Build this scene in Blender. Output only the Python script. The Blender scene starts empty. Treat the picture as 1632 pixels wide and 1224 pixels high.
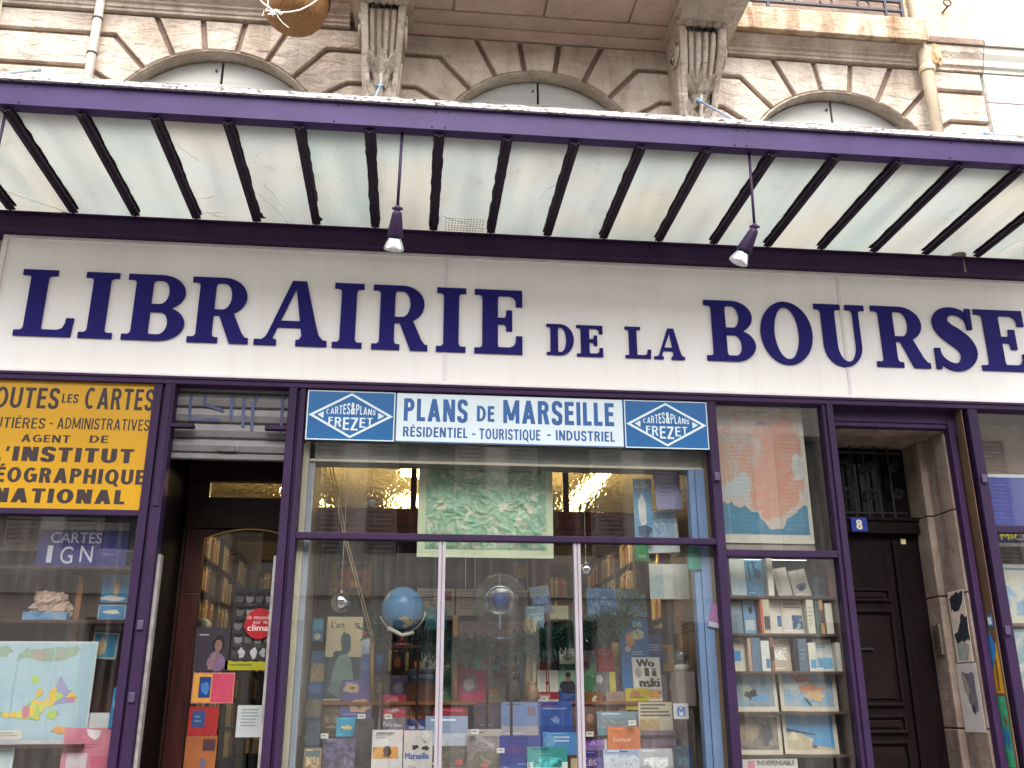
import bpy, bmesh, math, random
from mathutils import Vector, Matrix, noise
rnd = random.Random(7)
S = bpy.context.scene
COL = S.collection

# ------------------------------------------------------------------ camera, sky, sun, exposure
FPX, YAW, PITCH, ROLL = 1518.0, 0.1082, 0.3282, -0.0025
PW, PH = 1632, 1224
CAM = Vector((0, -6.5, 1.65))
cy_, sy_, cp_, sp_ = math.cos(YAW), math.sin(YAW), math.cos(PITCH), math.sin(PITCH)
FWD = Vector((sy_*cp_, cy_*cp_, sp_))
_r0 = Vector((cy_, -sy_, 0)); _u0 = _r0.cross(FWD)
RGT = math.cos(ROLL)*_r0 + math.sin(ROLL)*_u0
UPV = -math.sin(ROLL)*_r0 + math.cos(ROLL)*_u0
cam = bpy.data.cameras.new('camera'); camo = bpy.data.objects.new('camera', cam); COL.objects.link(camo)
cam.sensor_width = 36; cam.lens = FPX/PW*36; cam.clip_end = 500; cam.clip_start = .05
mw = Matrix((RGT, UPV, -FWD)).transposed().to_4x4(); mw.translation = CAM
camo.matrix_world = mw
S.camera = camo

SUN_EL, SUN_AZ = math.radians(56), math.radians(176)     # azimuth from +Y towards +X: behind the camera, a little left
wd = bpy.data.worlds.new("World"); S.world = wd; wd.use_nodes = True
wn = wd.node_tree; bg = wn.nodes['Background']
sky = wn.nodes.new('ShaderNodeTexSky'); sky.sky_type = 'NISHITA'; sky.sun_disc = False
sky.sun_elevation = SUN_EL; sky.sun_rotation = SUN_AZ; sky.dust_density = 3; sky.air_density = 1
hs = wn.nodes.new('ShaderNodeHueSaturation'); hs.inputs['Saturation'].default_value = .25    # overcast: a nearly grey sky
wn.links.new(sky.outputs[0], hs.inputs['Color']); wn.links.new(hs.outputs[0], bg.inputs[0])
bg.inputs[1].default_value = .15
sl = bpy.data.lights.new('sun', 'SUN'); sl.energy = .9; sl.angle = math.radians(50); sl.color = (1, .97, .93)
so = bpy.data.objects.new('sun', sl); COL.objects.link(so)
sd = Vector((math.sin(SUN_AZ)*math.cos(SUN_EL), math.cos(SUN_AZ)*math.cos(SUN_EL), math.sin(SUN_EL)))
so.rotation_euler = sd.to_track_quat('Z', 'Y').to_euler(); so.location = sd*60
S.view_settings.view_transform = 'Standard'; S.view_settings.look = 'None'
S.view_settings.gamma = 1; S.view_settings.exposure = 2.0
S.cycles.max_bounces = 10; S.cycles.transparent_max_bounces = 16; S.cycles.transmission_bounces = 8
S.cycles.caustics_reflective = False; S.cycles.caustics_refractive = False
S.cycles.sample_clamp_indirect = 4

def un(x, y, Y=None, Z=None):
    """the point at depth Y (or height Z) that the photograph shows at pixel x, y: measures the place"""
    d = FWD + (x-PW/2)/FPX*RGT - (y-PH/2)/FPX*UPV
    t = (Y-CAM.y)/d.y if Y is not None else (Z-CAM.z)/d.z
    return CAM + t*d

# ------------------------------------------------------------------ materials
def lin(c):
    f = lambda v: v/12.92 if v <= .04045 else ((v+.055)/1.055)**2.4
    return tuple(f(v/255) for v in c[:3]) + (1,)
_m = {}
def newmat(key):
    m = bpy.data.materials.new(key); m.use_nodes = True
    n = m.node_tree.nodes; l = m.node_tree.links
    return m, n, l, n['Principled BSDF']
def coords(n, l, scale=(1, 1, 1)):
    tc = n.new('ShaderNodeTexCoord'); oi = n.new('ShaderNodeObjectInfo')
    mul = n.new('ShaderNodeMath'); mul.operation = 'MULTIPLY'; mul.inputs[1].default_value = 57
    l.new(oi.outputs['Random'], mul.inputs[0])
    ad = n.new('ShaderNodeVectorMath'); ad.operation = 'ADD'
    l.new(tc.outputs['Object'], ad.inputs[0]); l.new(mul.outputs[0], ad.inputs[1])
    mp = n.new('ShaderNodeVectorMath'); mp.operation = 'MULTIPLY'; mp.inputs[1].default_value = scale
    l.new(ad.outputs[0], mp.inputs[0])
    return mp.outputs[0]
def noi(n, l, vec, scale, detail=4, rough=.55, dist=0):
    t = n.new('ShaderNodeTexNoise'); t.inputs['Scale'].default_value = scale; t.inputs['Detail'].default_value = detail
    t.inputs['Roughness'].default_value = rough; t.inputs['Distortion'].default_value = dist
    l.new(vec, t.inputs['Vector']); return t.outputs['Fac']
def ramp(n, l, fac, stops, interp='LINEAR'):
    r = n.new('ShaderNodeValToRGB'); r.color_ramp.interpolation = interp
    e = r.color_ramp.elements
    while len(e) > 1: e.remove(e[-1])
    e[0].position = stops[0][0]; e[0].color = stops[0][1]
    for p, c in stops[1:]:
        q = e.new(p); q.color = c
    l.new(fac, r.inputs[0]); return r.outputs[0]
def mixc(n, l, fac, a, b, mode='MIX'):
    x = n.new('ShaderNodeMix'); x.data_type = 'RGBA'; x.blend_type = mode
    for s, v in ((x.inputs[0], fac), (x.inputs[6], a), (x.inputs[7], b)):
        if isinstance(v, (int, float)): s.default_value = v
        elif isinstance(v, tuple): s.default_value = v
        else: l.new(v, s)
    return x.outputs[2]
def bump(n, l, p, h, strength, dist=.01):
    b = n.new('ShaderNodeBump'); b.inputs['Strength'].default_value = strength; b.inputs['Distance'].default_value = dist
    l.new(h, b.inputs['Height']); l.new(b.outputs[0], p.inputs['Normal'])
def P(rgb, rough=.55, var=.12, scale=9, bmp=0, bscale=60, metal=0, spec=.4, sx=(1, 1, 1)):
    """a plain surface in one colour with a little unevenness"""
    key = ('p', tuple(rgb), rough, var, scale, bmp, bscale, metal, sx, spec)
    if key in _m: return _m[key]
    m, n, l, p = newmat('surface'); c = lin(rgb)
    v = coords(n, l, sx)
    f = noi(n, l, v, scale, 5, .6)
    lo = tuple(x*(1-var*1.6) for x in c[:3])+(1,); hi = tuple(min(1, x*(1+var*1.2)) for x in c[:3])+(1,)
    l.new(ramp(n, l, f, [(.3, lo), (.7, hi)]), p.inputs['Base Color'])
    p.inputs['Roughness'].default_value = rough; p.inputs['Metallic'].default_value = metal
    p.inputs['Specular IOR Level'].default_value = spec
    if bmp: bump(n, l, p, noi(n, l, v, bscale, 4), bmp, .004)
    _m[key] = m; return m
def PIC(cols, scale=14, dist=1.2, rough=.4, hard=False, sx=(1, 1, 1)):
    """a printed picture: blotches of a few inks"""
    key = ('pic', tuple(map(tuple, cols)), scale, dist, hard, sx)
    if key in _m: return _m[key]
    m, n, l, p = newmat('printed_picture')
    v = coords(n, l, sx); f = noi(n, l, v, scale, 6, .62, dist)
    k = len(cols); st = [(.28+.44*i/max(1, k-1), lin(c)) for i, c in enumerate(cols)]
    l.new(ramp(n, l, f, st, 'CONSTANT' if hard else 'LINEAR'), p.inputs['Base Color'])
    p.inputs['Roughness'].default_value = rough
    _m[key] = m; return m
def EMIT(rgb, s):
    m, n, l, p = newmat('lamp_glow'); p.inputs['Base Color'].default_value = (.8, .8, .8, 1)
    p.inputs['Emission Color'].default_value = lin(rgb); p.inputs['Emission Strength'].default_value = s; return m

def stone_mat(a, b, dark, stain=.5, rough=.6):
    m, n, l, p = newmat('limestone'); v = coords(n, l)
    base = mixc(n, l, ramp(n, l, noi(n, l, v, 1.7, 6, .6, .3), [(.38, (0, 0, 0, 1)), (.62, (1, 1, 1, 1))]), lin(a), lin(b))
    vs = coords(n, l, (3.2, 3.2, .7))
    st = ramp(n, l, noi(n, l, vs, 1.9, 8, .7, .5), [(.43, (0, 0, 0, 1)), (.70, (stain, stain, stain, 1))])
    c = mixc(n, l, st, base, lin(dark))
    fine = ramp(n, l, noi(n, l, v, 46, 6, .7), [(.3, (.88, .87, .86, 1)), (.62, (1.03, 1.02, 1.02, 1))])
    l.new(mixc(n, l, 1.0, c, fine, 'MULTIPLY'), p.inputs['Base Color'])
    p.inputs['Roughness'].default_value = .9; p.inputs['Specular IOR Level'].default_value = .15
    h = n.new('ShaderNodeMath'); h.operation = 'ADD'
    l.new(noi(n, l, coords(n, l, (.8, 1, 1.6)), 7, 5, .55, .8), h.inputs[0]); h.inputs[1].default_value = 0
    bump(n, l, p, h.outputs[0], rough, .045); return m
STONE = stone_mat((188, 171, 154), (214, 202, 187), (126, 108, 95), .58, .9)
STONE_DARK = stone_mat((138, 118, 104), (158, 138, 124), (106, 90, 80))
STONE_PALE = stone_mat((184, 160, 132), (202, 186, 162), (122, 84, 56), .9)
STONE_SOFFIT = stone_mat((198, 170, 156), (208, 182, 168), (142, 114, 100), .3)
WALL_WHITE = stone_mat((216, 211, 202), (226, 222, 214), (176, 166, 150), .35)
STUCCO = stone_mat((214, 192, 158), (226, 212, 186), (170, 132, 92), .5)

def paint_mat(rgb, chip, worn=.62, rough=.55):
    m, n, l, p = newmat('gloss_paint'); v = coords(n, l)
    c = lin(rgb); lo = tuple(x*.72 for x in c[:3])+(1,)
    col = ramp(n, l, noi(n, l, v, 3.5, 6, .65), [(.3, lo), (.65, c)])
    ch = ramp(n, l, noi(n, l, v, 26, 7, .75, .4), [(worn, (0, 0, 0, 1)), (worn+.03, (1, 1, 1, 1))])
    l.new(mixc(n, l, ch, col, lin(chip)), p.inputs['Base Color'])
    p.inputs['Roughness'].default_value = rough; p.inputs['Specular IOR Level'].default_value = .18
    bump(n, l, p, noi(n, l, v, 30, 5, .6), .12, .004); return m
PURPLE = paint_mat((47, 29, 59), (72, 58, 82), .75)
PURPLE_LIT = paint_mat((66, 48, 92), (88, 72, 108), .76, .5)  # paler copy of the purple for the front beam, daylight put into its colour
PURPLE_DEEP = paint_mat((56, 34, 68), (74, 60, 82), .76)
PUTTY = P((38, 28, 40), .8, .3, 30, .4)

def peeling():
    m, n, l, p = newmat('peeling_white_paint'); v = coords(n, l, (1, 2.2, 3))
    ch = ramp(n, l, noi(n, l, v, 24, 9, .78, .8), [(.53, (0, 0, 0, 1)), (.57, (1, 1, 1, 1))])
    l.new(mixc(n, l, ch, lin((206, 200, 198)), lin((58, 50, 50))), p.inputs['Base Color'])
    p.inputs['Roughness'].default_value = .85
    bump(n, l, p, noi(n, l, v, 40, 6, .7), .6, .01); return m
PEEL = peeling()

def canopy_glass():
    m, n, l, p = newmat('wired_glass'); n.remove(p)
    v = coords(n, l)
    tint = ramp(n, l, noi(n, l, v, .9, 2), [(.36, lin((208, 207, 203))), (.5, lin((206, 209, 207))), (.64, lin((211, 208, 202)))])
    oi = n.new('ShaderNodeObjectInfo'); tint = mixc(n, l, 1.0, tint, ramp(n, l, oi.outputs['Random'], [(0, (.97, .97, .97, 1)), (.45, (1, 1, 1, 1)), (.7, (.94, .97, .97, 1)), (.85, (1, .99, .98, 1)), (1, (.91, .96, .96, 1))]), 'MULTIPLY')
    band = ramp(n, l, noi(n, l, coords(n, l, (1, .12, 1)), 7, 2, .4), [(.35, (.90, .91, .92, 1)), (.6, (1, 1, 1, 1))]); tint = mixc(n, l, 1.0, tint, band, 'MULTIPLY')  # soft light and shadow streaks painted into the pane colour
    dirt = ramp(n, l, noi(n, l, v, 5, 8, .72, .3), [(.58, (1, 1, 1, 1)), (.85, (.74, .68, .6, 1))])
    spots = ramp(n, l, noi(n, l, v, 55, 3, .5), [(.72, (1, 1, 1, 1)), (.76, (.2, .16, .12, 1))])
    sep = n.new('ShaderNodeSeparateXYZ'); tc = n.new('ShaderNodeTexCoord'); l.new(tc.outputs['Object'], sep.inputs[0])
    g = None
    for ax in (0, 1):
        a = n.new('ShaderNodeMath'); a.operation = 'MULTIPLY'; a.inputs[1].default_value = 60.0; l.new(sep.outputs[ax], a.inputs[0])
        b = n.new('ShaderNodeMath'); b.operation = 'FRACT'; l.new(a.outputs[0], b.inputs[0])
        c = n.new('ShaderNodeMath'); c.operation = 'LESS_THAN'; c.inputs[1].default_value = .2; l.new(b.outputs[0], c.inputs[0])
        if g is None: g = c.outputs[0]
        else:
            x = n.new('ShaderNodeMath'); x.operation = 'MAXIMUM'; l.new(g, x.inputs[0]); l.new(c.outputs[0], x.inputs[1]); g = x.outputs[0]
    col = mixc(n, l, 1.0, tint, dirt, 'MULTIPLY'); col = mixc(n, l, 1.0, col, spots, 'MULTIPLY')
    wire = ramp(n, l, g, [(0, (1, 1, 1, 1)), (1, (.80, .79, .76, 1))])
    col = mixc(n, l, 1.0, col, wire, 'MULTIPLY')
    tl = n.new('ShaderNodeBsdfTranslucent'); l.new(col, tl.inputs[0])
    tr = n.new('ShaderNodeBsdfTransparent'); l.new(col, tr.inputs[0])
    df = n.new('ShaderNodeBsdfDiffuse'); l.new(col, df.inputs[0])
    gl = n.new('ShaderNodeBsdfGlossy'); gl.inputs['Roughness'].default_value = .25
    a = n.new('ShaderNodeMixShader'); a.inputs[0].default_value = .22; l.new(tl.outputs[0], a.inputs[1]); l.new(tr.outputs[0], a.inputs[2])
    b = n.new('ShaderNodeMixShader'); b.inputs[0].default_value = .16; l.new(a.outputs[0], b.inputs[1]); l.new(df.outputs[0], b.inputs[2])
    c = n.new('ShaderNodeMixShader'); c.inputs[0].default_value = .06; l.new(b.outputs[0], c.inputs[1]); l.new(gl.outputs[0], c.inputs[2])
    l.new(c.outputs[0], n['Material Output'].inputs[0]); return m
CANOPY_GLASS = canopy_glass()

def clear_glass(ior=1.5, tint=(.90, .91, .905, 1), dust=.05, rough=0.0, wav=0, film=0):
    m, n, l, p = newmat('window_glass'); n.remove(p)
    lw = n.new('ShaderNodeLayerWeight'); lw.inputs[0].default_value = .5
    pw = n.new('ShaderNodeMath'); pw.operation = 'POWER'; pw.inputs[1].default_value = 5; l.new(lw.outputs['Facing'], pw.inputs[0])
    fr = n.new('ShaderNodeMath'); fr.operation = 'MULTIPLY_ADD'; r0 = ((ior-1)/(ior+1))**2; l.new(pw.outputs[0], fr.inputs[0]); fr.inputs[1].default_value = 1-r0; fr.inputs[2].default_value = r0
    tr = n.new('ShaderNodeBsdfTransparent'); tr.inputs[0].default_value = tint
    gl = n.new('ShaderNodeBsdfGlossy'); gl.inputs['Roughness'].default_value = rough
    v = coords(n, l)
    if wav:
        b = n.new('ShaderNodeBump'); b.inputs['Strength'].default_value = wav; b.inputs['Distance'].default_value = .01
        l.new(noi(n, l, v, 1.3, 1), b.inputs['Height']); l.new(b.outputs[0], gl.inputs['Normal'])
    mx = n.new('ShaderNodeMixShader'); l.new(fr.outputs[0], mx.inputs[0]); l.new(tr.outputs[0], mx.inputs[1]); l.new(gl.outputs[0], mx.inputs[2])
    vs = coords(n, l, (14, 14, .6))
    d = ramp(n, l, noi(n, l, vs, 1.6, 6, .6), [(.5, (film, film, film, 1)), (.85, (dust+film, dust+film, dust+film, 1))])
    df = n.new('ShaderNodeBsdfDiffuse'); df.inputs[0].default_value = (.55, .53, .5, 1)
    m2 = n.new('ShaderNodeMixShader'); l.new(d, m2.inputs[0]); l.new(mx.outputs[0], m2.inputs[1]); l.new(df.outputs[0], m2.inputs[2])
    l.new(m2.outputs[0], n['Material Output'].inputs[0]); return m
GLASS = clear_glass(1.84, dust=.05)
GLASS_DOOR = clear_glass(1.6, (.84, .85, .85, 1), .04)
GLASS_BALL = clear_glass(1.9, (.86, .90, .94, 1), .08, film=.05)
def hammered():
    m, n, l, p = newmat('hammered_glass'); n.remove(p); v = coords(n, l, (1, 1, .75))
    g = n.new('ShaderNodeBsdfRefraction'); g.inputs['IOR'].default_value = 1.10; g.inputs['Roughness'].default_value = .05
    g.inputs[0].default_value = (.92, .89, .80, 1)
    gl = n.new('ShaderNodeBsdfGlossy'); gl.inputs['Roughness'].default_value = .15
    b = n.new('ShaderNodeBump'); b.inputs['Strength'].default_value = 1; b.inputs['Distance'].default_value = .03
    l.new(noi(n, l, v, 38, 1.5, .5, .3), b.inputs['Height'])
    l.new(b.outputs[0], g.inputs['Normal']); l.new(b.outputs[0], gl.inputs['Normal'])
    df = n.new('ShaderNodeBsdfTranslucent'); df.inputs[0].default_value = (.5, .46, .36, 1)
    a = n.new('ShaderNodeMixShader'); a.inputs[0].default_value = .07; l.new(g.outputs[0], a.inputs[1]); l.new(df.outputs[0], a.inputs[2])
    mx = n.new('ShaderNodeMixShader'); mx.inputs[0].default_value = .06; l.new(a.outputs[0], mx.inputs[1]); l.new(gl.outputs[0], mx.inputs[2])
    l.new(mx.outputs[0], n['Material Output'].inputs[0]); return m
HAMMERED = hammered()
CREAM = P((222, 217, 203), .45, .035, 2.2, sx=(1, 1, 1))
def panel_mat():
    m, n, l, p = newmat('cream_sign_panel'); v = coords(n, l); vs = coords(n, l, (7, 7, .5))
    c = ramp(n, l, noi(n, l, v, 1.3, 5, .6), [(.3, lin((232, 227, 221))), (.7, lin((240, 236, 231)))])
    s = ramp(n, l, noi(n, l, vs, 1.2, 6, .65), [(.5, (1, 1, 1, 1)), (.8, (.93, .92, .90, 1))])
    l.new(mixc(n, l, 1.0, c, s, 'MULTIPLY'), p.inputs['Base Color']); p.inputs['Roughness'].default_value = .3
    return m
PANEL = panel_mat()
NAVY = P((36, 30, 104), .6, .1, 4, spec=.12)
ALU = P((186, 178, 174), .35, .1, 5, metal=.3)
ALU_WHITE = P((150, 142, 150), .4, .06, 5)
WOOD_RED = P((92, 44, 30), .38, .35, 3, .2, 30, sx=(1, 1, 8))
WOOD_DARK = P((42, 20, 16), .4, .35, 3, .2, 30, sx=(1, 1, 8))
WOOD_BROWN = P((96, 58, 36), .5, .3, 3, .2, 40, sx=(8, 1, 1))
IRON = P((52, 50, 62), .5, .2, 12, .2)
PAPER = P((228, 224, 214), .7, .05, 6)
CHROME = P((225, 225, 228), .06, .02, 4, metal=1)

# ------------------------------------------------------------------ mesh helpers
class MB:
    def __init__(s): s.v = []; s.f = []; s.m = []
    def add(s, vs, fs, mi=0):
        o = len(s.v); s.v += [tuple(v) for v in vs]; s.f += [tuple(i+o for i in f) for f in fs]; s.m += [mi]*len(fs); return s
    def box(s, x0, y0, z0, x1, y1, z1, mi=0):
        if x0 > x1: x0, x1 = x1, x0
        if y0 > y1: y0, y1 = y1, y0
        if z0 > z1: z0, z1 = z1, z0
        return s.add([(x0,y0,z0),(x1,y0,z0),(x1,y1,z0),(x0,y1,z0),(x0,y0,z1),(x1,y0,z1),(x1,y1,z1),(x0,y1,z1)],
              [(0,3,2,1),(4,5,6,7),(0,1,5,4),(1,2,6,5),(2,3,7,6),(3,0,4,7)], mi)
    def prism(s, poly, y0, y1, mi=0, front=None):
        """poly in XZ (counter-clockwise seen from -Y) run from the front y0 to the back y1; front: a second outline for the front face"""
        n = len(poly); fr = front or poly
        vs = [(x, y0, z) for x, z in fr] + [(x, y1, z) for x, z in poly]
        fs = [tuple(range(n)), tuple(range(2*n-1, n-1, -1))] + [((i+1) % n, i, n+i, n+(i+1) % n) for i in range(n)]
        return s.add(vs, fs, mi)
    def prof(s, pr, x0, x1, mi=0):
        """profile in YZ run along X"""
        n = len(pr); vs = [(x0, y, z) for y, z in pr] + [(x1, y, z) for y, z in pr]
        return s.add(vs, [tuple(range(n)), tuple(range(2*n-1, n-1, -1))] + [((i+1) % n, i, n+i, n+(i+1) % n) for i in range(n)], mi)
    def tube(s, pts, r, seg=8, mi=0):
        pts = [Vector(p) for p in pts]; rings = []
        rs = r if isinstance(r, (list, tuple)) else [r]*len(pts)
        for i, p in enumerate(pts):
            d = (pts[min(i+1, len(pts)-1)]-pts[max(i-1, 0)]).normalized()
            a = d.cross(Vector((0, 0, 1))); a = a if a.length > 1e-3 else d.cross(Vector((1, 0, 0)))
            a.normalize(); b = d.cross(a)
            rings.append([p+(a*math.cos(t)+b*math.sin(t))*rs[i] for t in (2*math.pi*k/seg for k in range(seg))])
        vs = [v for r_ in rings for v in r_]; fs = []
        for i in range(len(pts)-1):
            for k in range(seg):
                a, b = i*seg+k, i*seg+(k+1) % seg
                fs.append((a, b, b+seg, a+seg))
        fs += [tuple(range(seg-1, -1, -1)), tuple(range((len(pts)-1)*seg, len(pts)*seg))]
        return s.add(vs, fs, mi)
    def lathe(s, prof, c=(0, 0, 0), seg=24, mi=0, axis='z', tilt=None):
        vs = []; fs = []
        for r, h in prof:
            for k in range(seg):
                t = 2*math.pi*k/seg; q = Vector((r*math.cos(t), r*math.sin(t), h))
                if tilt: q = tilt @ q
                vs.append(tuple(q+Vector(c)))
        for i in range(len(prof)-1):
            for k in range(seg):
                a, b = i*seg+k, i*seg+(k+1) % seg; fs.append((a, b, b+seg, a+seg))
        fs.append(tuple(range(seg-1, -1, -1))); fs.append(tuple(range((len(prof)-1)*seg, len(prof)*seg)))
        return s.add(vs, fs, mi)
    def ball(s, c, r, seg=24, rings=14, mi=0, sq=(1, 1, 1)):
        pr = [(max(1e-4, math.sin(math.pi*i/rings)), -math.cos(math.pi*i/rings)) for i in range(rings+1)]
        o = len(s.v); s.lathe(pr, seg=seg, mi=mi)
        for i in range(o, len(s.v)):
            x, y, z = s.v[i]; s.v[i] = (c[0]+x*r*sq[0], c[1]+y*r*sq[1], c[2]+z*r*sq[2])
        return s
    def build(s, name, mats, parent=None, smooth=False, bevel=0, local=False, seg=2):
        me = bpy.data.meshes.new(name)
        off = Vector((0, 0, 0))
        if parent is not None and not local: off = wloc(parent)
        me.from_pydata([tuple(Vector(v)-off) for v in s.v], [], s.f)
        for m in (mats if isinstance(mats, (list, tuple)) else [mats]): me.materials.append(m)
        if any(s.m):
            me.polygons.foreach_set('material_index', s.m)
        if smooth: me.polygons.foreach_set('use_smooth', [True]*len(me.polygons))
        me.update()
        o = bpy.data.objects.new(name, me); COL.objects.link(o)
        if parent is not None: o.parent = parent
        if bevel:
            b = o.modifiers.new('bevel', 'BEVEL'); b.width = bevel; b.segments = seg; b.limit_method = 'ANGLE'
        return o
def wloc(o):
    v = Vector((0, 0, 0))
    while o is not None: v = v + Vector(o.location); o = o.parent
    return v
def tag(o, label=None, cat=None, group=None, kind=None):
    if label: o['label'] = label
    if cat: o['category'] = cat
    if group: o['group'] = group
    if kind: o['kind'] = kind
    return o
def thing(name, loc, label, cat, group=None):
    o = bpy.data.objects.new(name, None); COL.objects.link(o); o.location = loc; o.empty_display_size = .1
    return tag(o, label, cat, group)
def copy_tree(o, parent=None):
    c = o.copy(); COL.objects.link(c)
    if parent is not None: c.parent = parent
    for ch in list(o.children): copy_tree(ch, c)
    return c

def inset(poly, d):
    n = len(poly); out = []
    for i in range(n):
        p0, p1, p2 = Vector(poly[i-1]), Vector(poly[i]), Vector(poly[(i+1) % n])
        a = (p1-p0).normalized(); b = (p2-p1).normalized()
        na, nb = Vector((-a.y, a.x)), Vector((-b.y, b.x))
        k = na+nb; k = k/max(.35, k.dot(k)/2) if k.length > 1e-6 else na
        out.append(tuple(p1+k*d))
    return out

_txt = {}
def text_verts(s, bold=0.0):
    key = (s, bold)
    if key in _txt: return _txt[key]
    cu = bpy.data.curves.new('txt', 'FONT'); cu.body = s; cu.resolution_u = 4
    ob = bpy.data.objects.new('txt', cu); COL.objects.link(ob)
    dg = bpy.context.evaluated_depsgraph_get(); dg.update()
    me = bpy.data.meshes.new_from_object(ob.evaluated_get(dg))
    vs = [(v.co.x, v.co.y) for v in me.vertices]; fs = [tuple(p.vertices) for p in me.polygons]
    bpy.data.objects.remove(ob); bpy.data.curves.remove(cu); bpy.data.meshes.remove(me)
    _txt[key] = (vs, fs); return vs, fs
def add_text(mb, s, x0, x1, z0, z1, y, bold=0.0, mi=0, flip=False):
    """flat lettering that fills the box x0..x1, z0..z1 at depth y, facing the street"""
    vs, fs = text_verts(s)
    if not vs: return
    ax, bx = min(v[0] for v in vs), max(v[0] for v in vs)
    body = s.replace('É', 'E').replace('È', 'E')
    bv, _ = text_verts(body) if body != s else (vs, 0)
    ay, by = min(v[1] for v in bv), max(v[1] for v in bv)
    k = [0.0] if not bold else [0, -1, 1]
    bw = bold*(z1-z0)
    sx = (x1-x0-2*bw)/max(1e-6, bx-ax); sz = (z1-z0)/max(1e-6, by-ay)
    for i, q in enumerate(k):
        dz = [0, .45, -.45][i]*bw*.6 if bold else 0
        mb.add([(x0+bw+(vx-ax)*sx+q*bw, y-.0003*i, z0+(vy-ay)*sz+dz) for vx, vy in vs], fs, mi)
    return mb

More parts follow.
